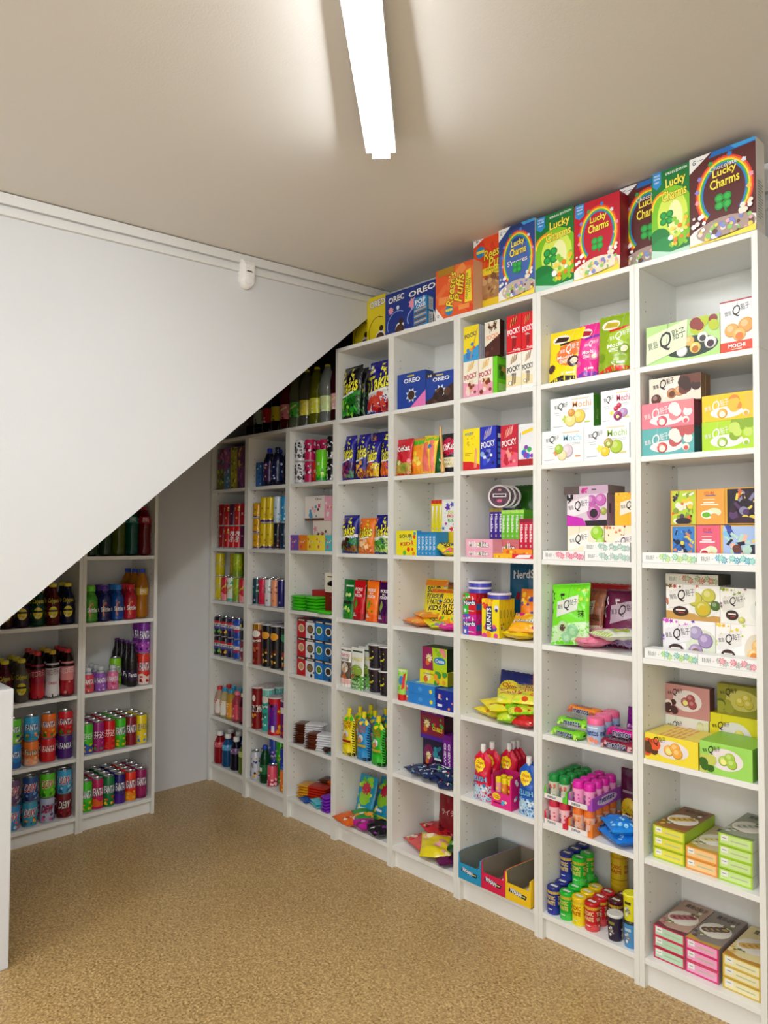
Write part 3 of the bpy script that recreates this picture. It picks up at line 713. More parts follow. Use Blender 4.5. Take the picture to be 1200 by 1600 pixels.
def takis(bg, mid, chips, low=None, star=None, ry=.62, word='Takis', wc='fbf33a', sub='f4f4f4', sc=1):
    def f(A):
        A.rect(0, 0, 1, 1, bg); A.poly([(0, 0), (1, 0), (1, .42), (0, .36)], low or mid); A.poly([(0, .30), (1, .42), (1, .52), (0, .42)], mid)
        A.blobs(.08, .04, .95, .38, chips, 20, .13, 7, 'bar'); A.blobs(.1, .05, .9, .3, chips, 6, .10, 9)
        A.text(word, .53, ry, .80*sc, .27, wc, '14102a', rot=10, shear=.35, bold=.05, olw=.12)
        A.poly([(.08, ry-.23), (.8, ry-.16), (.8, ry-.12), (.08, ry-.19)], sub)
        if star: A.blobs(.1, .8, .75, .96, [star, 'f6f03a'], 8, .09, 4, 'star')
    return f
def qpouch(bg, disc, word2, ball, low, cake, lx=.58):
    def f(A):
        A.rect(0, 0, 1, 1, bg); A.ell(.68, .5, .40, .22, disc, 20); A.poly([(0, 0), (1, 0), (1, .07), (.5, .10), (.2, .05), (0, .02)], low)
        A.ell(.36, .84, .26, .09, 'f6efe4', 18); A.poly([(.16, .80), (.55, .78), (.60, .86), (.25, .90)], cake); A.poly([(.16, .80), (.55, .78), (.55, .75), (.16, .77)], 'f4ead8')
        A.poly([(.34, .745), (.96, .79), (.96, .745), (.36, .705)], low if low != 'f4f4f4' else 'c02020')
        qlogo(A, .63, .61, .95, 'ffffff', disc, 6); A.text('Mochi', .55, .46, .44, .07, 'ffffff', disc, rot=4, bold=.03)
        for y in (.39, .365, .34): A.rect(.40, y, .70, y+.012, 'f6f6f0')
        A.disc(.80, .36, .15, ball); A.disc(.82, .37, .09, 'f3e6c8'); A.disc(.17, .26, .12, ball); A.text('NO', .55, .14, .10, .05, 'ffffff'); A.rect(.64, .125, .85, .155, 'f4f4f4')
    return f
def qbag(bg, bg2, balls, vert='雪', vc='1d1d1d', plate='d9dcd6', deco='c9e23a'):
    def f(A):
        A.rect(0, 0, 1, 1, bg); A.poly([(0, 0), (1, 0), (1, .38), (0, .30)], bg2); A.blobs(0, .55, .35, .95, [deco, vc], 12, .05, 3, 'bar'); A.blobs(.7, .7, 1, .95, [deco], 7, .06, 5, 'star')
        qlogo(A, .45, .64, .95, '201418', plate, 6); A.text(vert, .83, .5, .18, .12, vc, bold=.02)
        for (x, y, r, c, c2) in balls: A.disc(x, y, r, c, 16); A.disc(x, y-.01, r*.55, c2, 12)
    return f
def sour(bg, tc='1a1a1a', words=('SOUR', 'PATCH', 'KIDS'), low='8fd23a', dots=('e8432a', 'f58a1f', '3f9fd8', '6abf3a'), n=12, cols=None, top=.9):
    def f(A):
        A.rect(0, 0, 1, 1, bg)
        if low: A.poly([(0, 0), (1, 0), (1, .16), (.5, .24), (0, .14)], low)
        A.blobs(.06, .05, .94, .30, list(dots), n, .075, 5)
        A.blobs(.7, .6, .96, .95, list(dots), 4, .07, 6)
        for i, wd_ in enumerate(words): A.text(wd_, .48+.03*i, .78-.16*i, .62, .135, (cols or [tc])[i % len(cols or [tc])], 'fbfbf6' if tc != 'ffffff' else '20242a', rot=3, bold=.05, olw=.06)
    return f
def generic(bg, words=(), wc='ffffff', ol=None, low=None, cols=('ffffff',), n=10, r=.08, seed=1, kind='disc', wy=.7, ws=.14, region=(.08, .05, .92, .42), rot=4, shear=.0, tw=.8):
    def f(A):
        A.rect(0, 0, 1, 1, bg)
        if low: A.poly([(0, 0), (1, 0), (1, .36), (0, .30)], low)
        A.blobs(*region, list(cols), n, r, seed, kind)
        for i, wd_ in enumerate(words): A.text(wd_, .5, wy-i*ws*1.15, tw, ws, wc, ol, rot=rot, shear=shear, bold=.05, olw=.12)
    return f
def canart(bg, word, wc='ffffff', ol='122a78', b1=None, b2=None, cols=(), wy=.62, wh=.24, ww=.36, rot=0, shear=.1, panel=None, sub=None, n=8, seed=1, rr=.055, reg=None):
    def f(A):
        if b1: A.poly([(0, 0), (1, 0), (1, .34), (.6, .26), (.4, .38), (0, .30)], b1)
        if b2: A.rect(0, 0, 1, .10, b2)
        if cols:
            for x0 in (.02, .28, .54, .8): A.blobs(x0, (reg or (.06, .42))[0], x0+.18, (reg or (.06, .42))[1], list(cols), n//2+1, rr, seed+int(x0*9))
        for x in (-.04, .5, 1.04):
            if panel: A.ell(x, wy+.02, ww*.66, wh*1.9, panel, 16); A.ell(x, wy-.10, ww*.60, wh*1.3, '2a4aa0' if panel != '2a5ac8' else 'c02030', 14); A.rect(x-ww*.62, wy-wh*.75, x+ww*.62, wy+wh*.75, 'f2f2f0')
            if word: A.text(word, x, wy, ww*1.28, wh*1.1, wc, ol, rot=rot, shear=shear, bold=.05, olw=.13)
            else:
                for q in range(4): A.rect(x-ww*(.14+.05*(q % 2)), wy-wh*(.2+.3*q)*.6, x+ww*(.16-.04*(q % 3)), wy-wh*(.05+.3*q)*.6, wc)
            if sub: A.text(sub, x, wy-wh*.9, ww*.5, wh*.35, wc, bold=.03)
    return f
def CD(r, h, bg, *a, neck=None, cap=None, **k): return lambda: can('soda_can', r, h, bg, canart(bg, *a, **k), neck, cap)
S_, T_ = (.0338, .118), (.0288, .155)
CANDEF = {
 'f_lime': CD(*S_, '5fc722', 'FANTA', b1='7fdc3a', cols=('5a2f90', 'f4f0d8')), 'f_sky': CD(*S_, '3aa8dc', 'FANTA', b1='2e8fd0', cols=('f0962a', '3a9a3a', 'e8d8c0')),
 'f_orange': CD(*S_, 'f0701c', 'FANTA', b1='e85f14', cols=('f8b02a', '2f6a2a')), 'f_red': CD(*S_, 'd81f2a', 'FANTA', b1='b01420', cols=('e8432a', '2f8a3a')),
 'f_blue': CD(*S_, '1f86d0', 'FANTA', b1='1560b0'), 'f_peach': CD(*S_, 'ee7a2e', 'Fanta', 'f8e0c0', '1a1a1a', b1='f2a07a', cols=('f6c8a0',)), 'f_red2': CD(*S_, 'cf1f26', 'FANTA', ol='a01018'),
 'f_purple': CD(*S_, '4a1d7a', 'FANTA', ol='2a1060'),
 'd_plum': CD(*S_, '6a4a70', 'DEW', 'c8202a', 'e8e8f0', cols=('a8a8c0', '30304a'), wh=.3, shear=.35), 'd_navy': CD(*S_, '2a4f8a', 'DEW', 'c8202a', 'e8e8f0', cols=('7fa0d8', '1a2a50'), wh=.3, shear=.35),
 'd_lime': CD(*S_, '58c21f', 'DEW', 'c8202a', 'e8f8d0', cols=('8fe03a', '1f7a1f'), wh=.3, shear=.35), 'd_ice': CD(*S_, '3fa0d0', 'DEW', 'c8202a', 'f0f8ff', cols=('b8e0f4', '1f5a90'), wh=.3, shear=.35),
 'd_teal': CD(*S_, '3a9ab8', 'DEW', 'c8202a', 'f0f8ff', cols=('f0b03a', '1f5a70', 'd86a2a'), wh=.3, shear=.35), 'd_silver': CD(*S_, 'b0b8d0', 'DEW', 'c8202a', '20306a', cols=('6a4a90', 'e86a9a'), wh=.3, shear=.35),
 'd_red': CD(*S_, '7a1420', 'DEW', 'e8e8e8', '3a0a10', cols=('b03040', '4a0a14'), wh=.3, shear=.35), 'd_blue': CD(*S_, '3a8ac8', 'DEW', 'c8202a', 'f0f8ff', cols=('e86a4a', 'b8e0f4'), wh=.3, shear=.35),
 'e_green': CD(*T_, '3fc41f', 'FANTA', b1='35b018', cols=('f4d02a',)), 'e_kgreen': CD(*T_, '3fc41f', '환타', b1='2a50b0', cols=('f4d02a',)), 'e_mag': CD(*T_, 'a01a78', '芬达', cols=('d84a9a', '3a9a3a')),
 'e_red': CD(*T_, 'd81522', '芬达', cols=('e8432a',)), 'e_maroon': CD(*T_, '8a1028', 'FANTA'), 'e_blue': CD(*T_, '1f6ac0', '환타', cols=('8fd0f0',)), 'e_yellow': CD(*T_, 'f0d81a', '환타', '1f4aa0', 'ffffff', cols=('e8f0f4', '3a80d0')),
 'e_rose': CD(*T_, 'c01a5a', 'FANTA', b1='e8642a', b2='c01a5a'), 'e_dgreen': CD(*T_, '0f7a3a', 'FANTA', cols=('e8432a', 'f0d82a')), 'e_violet': CD(*T_, '2a1a70', 'FANTA', b1='4a2090'), 'e_orange': CD(*T_, 'e83418', 'FANTA', b1='f08a1a', cols=('f8c02a',)),
 'e_wine': CD(*T_, '98185a', 'FANTA', b2='7a1048'),
 'm_grape': CD(.031, .1675, '7a2a9a', 'FANTA', b1='b04ac0', cols=('d89ae0', '4a1a70')), 'm_berry': CD(.031, .1675, 'e0392a', 'FANTA', b1='f0d8d0', cols=('d8202a', 'b01018')), 'm_lime': CD(.031, .15, '8ad02a', 'FANTA', b1='b8e83a', cols=('5ab01a',)),
 'k_red': CD(.028, .132, '9a1420', '', 'e8d0d0', '5a0a10', wh=.14, cap='c04040'), 'k_gold': CD(.028, .132, 'c01820', '', 'f0e060', '701018', cols=('e8c020', '9a8a10'), reg=(.72, .95), wh=.12, wy=.4), 'k_plum': CD(.028, .132, '5a1440', '', 'e8d0d8', wh=.1), 'k_cola': CD(.028, .132, 'd01824', 'Coca-Cola', 'ffffff', 'a01018', rot=80, wh=.2, ww=.5, wy=.55),
 's_yellow': CD(.0278, .143, 'd8c818', 'Schweppes', 'f8f0a0', '2a2a10', rot=40, wh=.12, ww=.62, wy=.6, b2='c0b010'), 's_red': CD(.0278, .143, 'd02a38', 'Schweppes', 'f8e040', '5a1010', rot=40, wh=.12, ww=.62, wy=.6, b1='f08a90'), 's_mint': CD(.0278, .143, 'e8f0e0', 'Schweppes', 'f8e040', '2a4a10', rot=40, wh=.12, ww=.62, wy=.55, cols=('1fa87a',), reg=(.78, .9), b2='2fb890'),
 's_green': CD(.0278, .143, '9ab818', 'Schweppes', 'f8f040', '2a4a10', rot=40, wh=.12, ww=.62, wy=.6, b1='7a9a20'), 's_gold': CD(.0278, .143, 'b8a812', '', '6a5a08', 'b8a812', wh=.1, b2='8a7a10'),
 'p_lime': CD(*S_, '15151c', 'PEPSI', '18182a', 'f4f4f4', cols=('5ac83a',), panel='c02030', reg=(.2, .3), wh=.12), 'p_mango': CD(*S_, '15151c', 'PEPSI', '18182a', 'f4f4f4', cols=('f4b02a',), panel='c02030', reg=(.2, .3), wh=.12), 'p_zero': CD(*S_, '201a50', 'PEPSI', '18182a', 'f4f4f4', panel='c02030', wh=.12), 'p_blue': CD(*S_, '1c4ab0', 'PEPSI', 'ffffff', '0f2a70', panel='2a5ac8', wh=.14), 'p_lemon': CD(*S_, '20242a', 'PEPSI', 'e8e8e8', '101018', cols=('e8e03a',), reg=(.75, .9), wh=.12), 'p_mix': CD(*S_, '8a3040', 'A&W', 'ffffff', '2a1a60', cols=('2a3a90', 'e8d0b0'), wh=.2),
 'g_short': CD(.030, .0875, 'd8a010', '', '5a3a08', 'f0c840', b2='4a2a80', cols=('f0c83a', 'b88010'), wh=.14), 'g_tall': CD(.026, .146, 'e0c41a', '', '7a4a10', 'f4e03a', b2='4a2a70', wh=.10, ww=.4, cols=('b8900f', 'f4e46a')), 'w_tall': CD(.026, .146, 'c8dce8', '', '2a5a9a', 'ffffff', cols=('7ab0d8',), wh=.10), 'b_tall': CD(.026, .146, '2a8ac0', '', 'ffffff', '104070', cols=('a0d8f0',), wh=.10), 'n_tall': CD(.026, .146, '1c2028', '', 'c0c8d0', '000000', cols=('7a2030',), wh=.08), 'y_tall': CD(.026, .146, '18304a', '', 'c0d8f0', '000000', cols=('2a5a8a',), wh=.08),
 'c_teal': CD(.0268, .15, '1f4a5a', '', 'e8f0f0', '102030', b1='1a2f50', cols=('c8e0c8', '2a8a5a'), reg=(.5, .9), wh=.10, wy=.2), 'c_pink': CD(.0268, .15, 'd8204a', '', '701028', 'f07090', wh=.10, wy=.2, cols=('a01838',), reg=(.5, .85)), 'c_white': CD(.0268, .15, 'dfe3ea', '', '30343c', 'ffffff', wh=.10, wy=.25, cols=('9aa4b4',), reg=(.5, .85)), 'c_peach': CD(.0268, .15, 'f0a078', '', '7a3a20', 'f8c8a8', wh=.10, wy=.25, cols=('8a5a38',), reg=(.5, .85)), 'c_navy': CD(.0268, .15, '1c1c6a', '', 'b8c0f0', '0a0a30', wh=.10, wy=.2),
 'x_skull': CD(.0315, .116, 'e4e4e8', '', '18181c', 'ffffff', cols=('202024', '3a3a40', '18181c'), reg=(.08, .95), n=18, rr=.06, wh=.16), 'x_pink': CD(.0315, .116, 'c0205a', '', '18181c', 'f080a0', cols=('2a1018', 'e8e0e4'), reg=(.4, .95), n=10), 'x_red': CD(.0315, .116, 'd83020', '', 'f8e0c0', '701008', cols=('f09030', '901810')), 'x_lime': CD(.0335, .165, '6cd022', '', 'f0f8e0', '1f6a1a', cols=('d8f08a', '2a9a2a', '1a7a1a'), b2='1f9a2a', rot=15, wh=.14), 'x_black': CD(.0315, .116, '1a1a1e', '', 'f0f0f0', '000000', cols=('e8e8ec', 'd0d0d4'), reg=(.05, .95), n=14, rr=.05, wh=.12),
 'z_cart': CD(.0315, .155, 'c8ccd8', '', '1a2a6a', 'ffffff', cols=('1f3a90', 'f0b02a', 'f0d23a', '20264a'), reg=(.1, .85), n=14), 'z_pink': CD(.0295, .116, 'e0506a', '', 'ffffff', 'a02840', b1='c83050', cols=('f8d8d8',), wh=.12), 'z_green': CD(.0295, .116, '2fb02a', '', 'e8f0a0', '105a10', cols=('a8e03a',), wh=.12), 'z_blue': CD(.0295, .116, '2a50c0', '', 'f0f4ff', '102060', cols=('e8b8d8', 'f4f4ff'), wh=.12), 'z_orange': CD(.0295, .116, 'e8742a', '', 'f8e8c0', '8a3a10', cols=('f0c03a',), wh=.12), 'z_navy': CD(.0295, .116, '2038a0', '', 'f0d040', '101a50', cols=('4a70d8',), wh=.12),
}

# ================================================================ CONTENTS
K = lambda c, i: Cell('K', c, i)
L = lambda c, i: Cell('L', c, i)
# ---- cereal boxes along the top (cells 4..8 share one long top)
top = Cell('K', 6, 0); top.u0, top.u1 = 1.29, 3.2; top.loc = 'on top of the shelving'
def cer(desc, px0, px1, ty, d, dep, col, art, side='e8e4dc', w=None, **k): return BX(top, 'cereal_box', desc, px0, px1, ty, d, dep, col, art, side=side, w=w, group='cereal boxes along the top', cat='cereal box', **k)
cer('yellow cookie cereal box, second from back', 573.5, 0, 468, .13, .035, 'f2dc1a', oreo('f2dc1a', olc='1c3f90'), 'cfc9a0', w=.135)
cer('yellow cookie cereal box half hidden', 551, 0, 477, .17, .035, 'f2dc1a', oreo('f2dc1a', olc='1c3f90'), 'cfc9a0', w=.135)
cer('dark blue cookie cereal box with pink splash', 602, 0, 462, .09, .035, '16338f', oreo('16338f', olc='0a1f60', ring='8fb0f0', pig='f0a0b8'), '122a70', w=.14)
cer('wide dark blue cookie cereal box', 631, 0, 452.5, .05, .035, '16338f', oreo('16338f', olc='0a1f60', ring='8fb0f0', pig='f0a0b8'), '122a70', w=.205)
def pop_art(A):
    A.rect(0, 0, 1, 1, '2a86c8'); A.text('POP', .5, .86, .75, .15, 'f4f6fa', '12305a', rot=6, bold=.06); A.text('CAKES', .55, .70, .7, .11, 'f4f6fa', '12305a', rot=6, bold=.06)
    for i in range(6): A.poly([(.04, .02+.10*i), (.96, .08+.10*i), (.96, .13+.10*i), (.04, .07+.10*i)], ['6a4020', 'd8b080'][i % 2])
pu = BX(top, 'snack_box', 'blue striped cake snack box by cereal', 646.5, 667, 467, .006, .042, '2a86c8', pop_art, side='3a90cc', side_art=lambda A: (A.rect(.3, .54, .95, .96, 'dfe3e6'), A.rect(.3, .04, .95, .46, 'dfe3e6'), A.lines(.36, .9, [.6, .66, .72, .78, .84, .1, .16, .22, .28, .34], .02, '8a9096'), A.rect(0, .49, 1, .51, '1a4a70')), cat='box')
def cer_side(A): A.rect(.1, .1, .9, .6, 'cfd0c4'); A.lines(.15, .85, [.15+.03*i for i in range(14)], .012, '8a8a84')
cer('orange cereal box lying on its side', 681, 739.5, 425, .004, .06, 'f0602a', reese_side, 'e0b090')
cer('orange peanut butter cereal box with puffs bowl', 740, 0, 375, .068, .06, 'ee4f1c', reese_front, 'd8b080', w=.19)
cer('navy blue cereal box with rainbow ring', 779.5, 836, 361, .006, .06, '1f3f8f', lucky('24448f', top='1a2f6b', band='4a6ab8', extra=("S'mores", 'f0e8f0', .50, .55, .07), low=('c9b8b0', '7a5a48', 'efe6dc')), side_art=cer_side)
cer('green cereal box beside navy one', 837, 897, 343.5, .012, .06, '0f7a35', green_edition, '2a6a3a')
cer('red cereal box with yellow lettering', 897.5, 969, 324, .010, .06, 'c4122e', lucky('c4122e', top=None, emblem=False, blue_flag=True, low=('f3ead0', 'e2c88a', 'fbf6e8')), '9a1428')
cer('small brown chocolate cereal box', 969.5, 0, 297, .072, .06, '5a2222', lucky('5a2222', extra=('Chocolate', 'f4f0ea', .81, .42, .045), low=('b09a90', '6a4a3a', 'efe6dc')), '6a4a3a', w=.20)
cer('green cereal box overlapping brown ones', 1019, 1078, 274.5, .008, .03, '0f7a35', green_edition, '2a6a3a')
cer('largest brown chocolate cereal box at near end', 1078.5, 1182, 251, .004, .07, '5a2222', lucky('5a2222', extra=('Chocolate', 'f4f0ea', .81, .42, .045), low=('b09a90', '6a4a3a', 'efe6dc')), 'ddd8ce', side_art=cer_side)

# ---- eighth bookcase
c = K(8, 1)
BX(c, 'mochi_box', 'large green mochi gift box', 1010, 1125, 507, .012, .05, 'a8d878', qbox('b4de88', .28, .56, .95, plate='dff0c8', dish=(.62, .32, .36, .26, '22382a'), balls=[(.44, .42, .065, 'e8e0c8', None), (.50, .24, .075, 'f2f0ec', None), (.60, .46, .07, 'e8b860', None), (.68, .27, .075, 'f0d068', 'b86a20'), (.78, .50, .07, 'ece8e2', '3a3a3a'), (.88, .34, .08, 'f2eeea', '3a1a28')], fruit=(.66, .72, .98, .95, ('e8d020', 'f0e04a', 'b8c81a', '3a5a20', '8a2a20'), .08)), side='6a4a2a', h=.132, w=None)
BX(c, 'mochi_box', 'orange and white mochi box', 1125.5, 0, 474, .015, .05, 'f2ede6', lambda A: (qbox('f4f0ea', .5, .78, 1.35, plate='e8eaec', balls=[(.35, .42, .22, 'f2a850', None), (.78, .48, .24, 'f0a04a', None), (.58, .32, .20, 'f6b860', 'e07828')])(A), A.rect(0, 0, 1, .20, 'd8401c'), A.text('MOCHI', .5, .12, .5, .07, 'ffffff', bold=.05), A.rect(.35, .045, .65, .06, 'f8e0c0'), A.rect(0, .975, 1, 1, 'b02040')), w=.13, side='e8e0d8')
c = K(8, 2)
g8 = 'mochi boxes on the sixth-lowest shelf'
def fruitbox(bg, b, fr, lab='d01880', low=None):
    return qbox(bg, .28, .55, .85, 'f6f4f2', plate=None, dish=(.48, .30, .32, .22, 'efe8ea'), balls=[(.40, .26, .10, b, 'f6f2e0'), (.85, .22, .07, 'f2ece0', b)], fruit=(.60, .45, .96, .90, fr, .11), low=low)
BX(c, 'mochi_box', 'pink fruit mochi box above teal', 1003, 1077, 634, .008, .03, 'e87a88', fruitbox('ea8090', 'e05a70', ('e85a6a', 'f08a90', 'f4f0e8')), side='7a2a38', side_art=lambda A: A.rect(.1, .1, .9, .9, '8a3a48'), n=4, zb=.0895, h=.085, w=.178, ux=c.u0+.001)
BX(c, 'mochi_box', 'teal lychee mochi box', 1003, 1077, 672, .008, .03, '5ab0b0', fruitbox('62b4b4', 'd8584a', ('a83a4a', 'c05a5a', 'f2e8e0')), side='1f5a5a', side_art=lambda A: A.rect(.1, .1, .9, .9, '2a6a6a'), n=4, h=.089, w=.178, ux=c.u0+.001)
BX(c, 'mochi_box', 'cream chocolate mochi box on pile', 1014.5, 1084, 594, .03, .036, 'e8ddc8', qbox('ebe2d0', .28, .72, .75, dish=(.55, .5, .34, .34, 'f4ede0'), balls=[(.45, .35, .10, 'b87a4a', '6a3a20'), (.60, .40, .10, 'd09a60', None), (.14, .18, .10, '5a2f20', None)], fruit=(.66, .45, .98, .9, ('4a2418', '6a3828', '3a1c14'), .12)), side='8a6a4a', n=2, zb=.175, h=.086, w=.175)
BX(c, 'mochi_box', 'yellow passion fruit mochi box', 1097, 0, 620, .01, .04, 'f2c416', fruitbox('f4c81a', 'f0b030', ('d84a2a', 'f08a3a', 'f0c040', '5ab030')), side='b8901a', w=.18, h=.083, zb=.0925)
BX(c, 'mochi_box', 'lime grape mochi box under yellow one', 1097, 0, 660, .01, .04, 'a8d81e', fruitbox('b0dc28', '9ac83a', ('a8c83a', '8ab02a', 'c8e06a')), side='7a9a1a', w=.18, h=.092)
c = K(8, 3)
def fig(bg, cols, frame='e0a838', seed=3):
    def f(A):
        A.rect(0, 0, 1, 1, frame); A.rect(.06, .02, .95, .97, bg); A.blobs(.15, .15, .85, .9, cols, 24, .13, seed, 'bar'); A.blobs(.15, .1, .85, .6, cols, 12, .11, seed+1); A.ell(.5, .1, .3, .1, cols[0]); A.rect(.06, 0, .95, .02, frame)
    return f
def mochiad(bg, mo, t2='2a5ab0'):
    def f(A):
        A.rect(0, 0, 1, 1, bg); A.text('忍者', .45, .88, .38, .10, 'c03028', 'f4e0c0', bold=.06); A.rect(.32, .80, .68, .825, t2); A.rect(.22, .70, .66, .715, 'f8ead0'); A.rect(.24, .60, .64, .635, 'faf4ea'); A.rect(.14, .545, .78, .575, 'faf4ea')
        A.ell(.62, .34, .26, .12, 'dfe8c0'); A.ell(.38, .28, .24, .12, 'f4f2e4'); A.ell(.34, .27, .15, .075, mo); A.ell(.62, .24, .14, .07, 'f0a850')
    return f
BX(c, 'mochi_box', 'lime framed box with black and white figures', 1048, 1088.5, 768, .085, .04, 'e0a838', fig('b8d83a', ('2a2430', '4a4450', 'f0ead8', 'e8c83a', '8aa040', 'd86a2a')), zb=.1275, h=.115)
BX(c, 'mochi_box', 'orange box with green mochi picture', 1089, 1132.5, 768, .085, .04, 'e8a040', mochiad('eaa444', '6ab82a'), zb=.1275, h=.1155)
BX(c, 'mochi_box', 'dark night scene box with gold frame', 1133, 0, 766, .085, .04, 'e0b040', fig('221826', ('3a2030', '5a3a6a', 'd86a3a', '8a8aa8', 'e8d050', '2a2230'), seed=6), w=.115, zb=.1275, h=.116, side='e0a8a0')
BX(c, 'mochi_box', 'blue action scene box with gold frame', 1048.5, 1087.5, 820, .085, .04, 'e0a838', fig('3a80c8', ('2a5aa8', '1c2440', 'f0ead8', 'e8d03a', '6ab0e0', 'd88a5a'), seed=9), h=.1245)
BX(c, 'mochi_box', 'pink box with red mochi picture', 1088.5, 1125.5, 820, .085, .04, 'e05a70', mochiad('e2607a', 'c82030', '6a6ab0'), h=.1245)
BX(c, 'mochi_box', 'bright rainbow action scene box', 1126, 0, 820, .085, .04, 'e0a838', fig('a8c0e8', ('3a50a8', 'b8d8c8', '6a3a28', 'e8e02a', 'f0b8a0', '202038', '7ac0e8'), seed=12), w=.13, h=.1245, side='d8506a')
gs = 'flat patterned mochi boxes lying at shelf fronts'
BX(c, 'mochi_strip_box', 'long white box with lime flowers', 1003.5, 1088.5, 863, .004, .07, 'eef0ee', strip_art('b8e060', '8ad0a0'), group=gs, h=.034)
BX(c, 'mochi_strip_box', 'long white box with blue flowers', 1089, 0, 866, .004, .07, 'eef0ee', strip_art('2aa0c8', '6ad0c0'), group=gs, w=.181, h=.034)
c = K(8, 4)
BX(c, 'mochi_strip_box', 'long white box with lime flowers', 1007, 1090, 1012, .004, .06, 'eef0ee', strip_art('a8e04a', '6ac0b0'), group=gs, h=.034)
BX(c, 'mochi_strip_box', 'long white box with coral flowers', 1090.5, 0, 1022, .004, .06, 'eef0ee', strip_art('a8b8b0', 'e87a90'), group=gs, w=.181, h=.034)
og = ('3a2420')
BX(c, 'mochi_box', 'white mochi box with purple flowers', 1036, 1118, 966, .068, .045, 'f2f0f2', qbox('f3f1f2', .28, .62, .85, plate='e6e4e8', deco=('a83ac0', 'd050c8', '6a3ab8'), dish=(.75, .4, .3, .4, 'd8e0c8'), balls=[(.64, .70, .13, 'a89ac0', None), (.82, .52, .14, 'a08ab8', None), (.64, .24, .14, 'a890b8', '8a6a60')], oval=og), h=.131)
BX(c, 'mochi_box', 'white mochi box with yellow flowers', 1119, 0, 975, .068, .045, 'f2f0ea', qbox('f4f2ee', .28, .62, .85, plate='e6e4e0', deco=('f0b020', 'f0d040', 'b8d83a'), dish=(.85, .4, .25, .4, 'e0d4c0'), balls=[(.90, .52, .15, 'f0c070', None), (.80, .30, .14, 'f2c880', 'e08a30')], oval=og), h=.131, w=.165)
BX(c, 'mochi_box', 'white mochi box with green mochi plate', 1041, 1125, 912, .068, .045, 'f2f0ea', qbox('f3f2ec', .30, .68, .85, plate='e6e4de', deco=('c04a3a', '7a5a30', 'd86a50'), dish=(.72, .42, .28, .30, 'e6e8e2'), balls=[(.55, .60, .14, 'c8c050', None), (.80, .72, .13, 'c8c44a', None), (.70, .34, .15, 'c0b83a', 'd0b428'), (.92, .45, .09, '4a6a2a', None)], low='c89a50', oval=og), zb=.1315, h=.116)
BX(c, 'mochi_box', 'white mochi box with olive flowers, half hidden', 1125.5, 0, 915, .068, .045, 'f2f0ea', qbox('efeee6', .30, .62, .85, plate='dcdad2', deco=('c8c83a', '8aa02a', '8a4a80'), dish=(.95, .4, .25, .3, 'e6e8e2'), balls=[(.95, .6, .14, '8ab050', None), (.50, .12, .08, 'c8c860', None)], oval=og), zb=.1315, h=.113, w=.165)
BX(c, 'mochi_strip_box', 'flat box with rust flowers on top of pile', 1040, 1122, 895, .072, .10, '5a5040', strip_art('c0583a', '8a9a6a', 'd0cec0'), group=gs, zb=.248, h=.034, side='4a4438')
c = K(8, 5)
def cream(bg, b, fr, dark=False): return qbox(bg, .22, .74, .62, dish=(.50, .52, .33, .34, 'ece4e4' if not dark else 'c8c060'), balls=[(.46, .48, .10, b, 'f4ee90' if not dark else None), (.58, .60, .10, b, None), (.62, .42, .10, b, None)], fruit=fr, n=0)
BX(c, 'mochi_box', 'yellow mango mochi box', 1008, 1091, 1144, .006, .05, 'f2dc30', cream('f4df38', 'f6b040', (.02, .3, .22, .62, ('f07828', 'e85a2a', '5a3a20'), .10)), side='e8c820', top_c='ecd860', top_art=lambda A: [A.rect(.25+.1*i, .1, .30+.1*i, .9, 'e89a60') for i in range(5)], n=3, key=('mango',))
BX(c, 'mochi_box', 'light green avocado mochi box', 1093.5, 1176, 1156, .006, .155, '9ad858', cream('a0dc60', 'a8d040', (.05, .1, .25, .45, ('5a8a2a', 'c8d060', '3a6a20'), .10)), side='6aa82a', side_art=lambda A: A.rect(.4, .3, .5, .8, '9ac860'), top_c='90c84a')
BX(c, 'mochi_box', 'cream white mochi box', 1040, 1107, 1096, .165, .04, 'e4e6dc', cream('e6e8de', 'dcd080', (.8, .7, .98, .95, ('c8d0a0', 'e0e0b0'), .08)), side='c0c0b0', w=.148, h=.12)
BX(c, 'mochi_box', 'dusty pink coconut mochi box', 1039, 1115, 1055, .165, .04, 'c88a88', cream('ca908e', 'a84a50', (.05, .15, .22, .5, ('f4ece4', '4a2a28'), .09)), side='7a4a48', top_c='6a4a44', zb=.1205, h=.107, w=.155)
BX(c, 'mochi_box', 'bright yellow banana mochi box', 1109, 0, 1107, .168, .05, 'e4d41a', cream('e6da20', 'f0e060', (.72, .2, .98, .6, ('f4e428', 'e8c81a'), .14)), side='b8a818', zb=.0005, h=.152, w=.165)
BX(c, 'mochi_box', 'olive green mochi box in the back', 1121, 0, 1062, .168, .04, '8a8a1a', cream('8e8c1c', 'd0c040', (.05, .2, .25, .45, ('5a6a10', 'a0a030'), .10), True), side='5a5a10', zb=.153, h=.10, w=.160)
c = K(8, 6)
gl = 'flat dessert boxes lying in stacks'
def flat(cell, desc, px0, px1, k0, n, bg, frame, topbg, roll, roll2, d=.03, hh=.0355, dep=.235, side=None, w=None, only=None):
    for i in range(n):
        tw = {0: 'bottom', n-1: 'top'}.get(i, 'middle' if n == 3 else 'second' if i == 1 else 'third')
        b2, f2 = (bg, frame) if not (only and i < only[0]) else only[1:]
        BX(cell, 'dessert_box', desc, px0, px1, 0, d+(.002*(i % 2)), dep, f2, end_art(b2, f2), side=side or f2, top_art=toptray(topbg, roll, roll2), top_c=frame, h=hh, zb=k0+i*(hh+.0006), w=w, group=gl, cat='box', tier=tw)
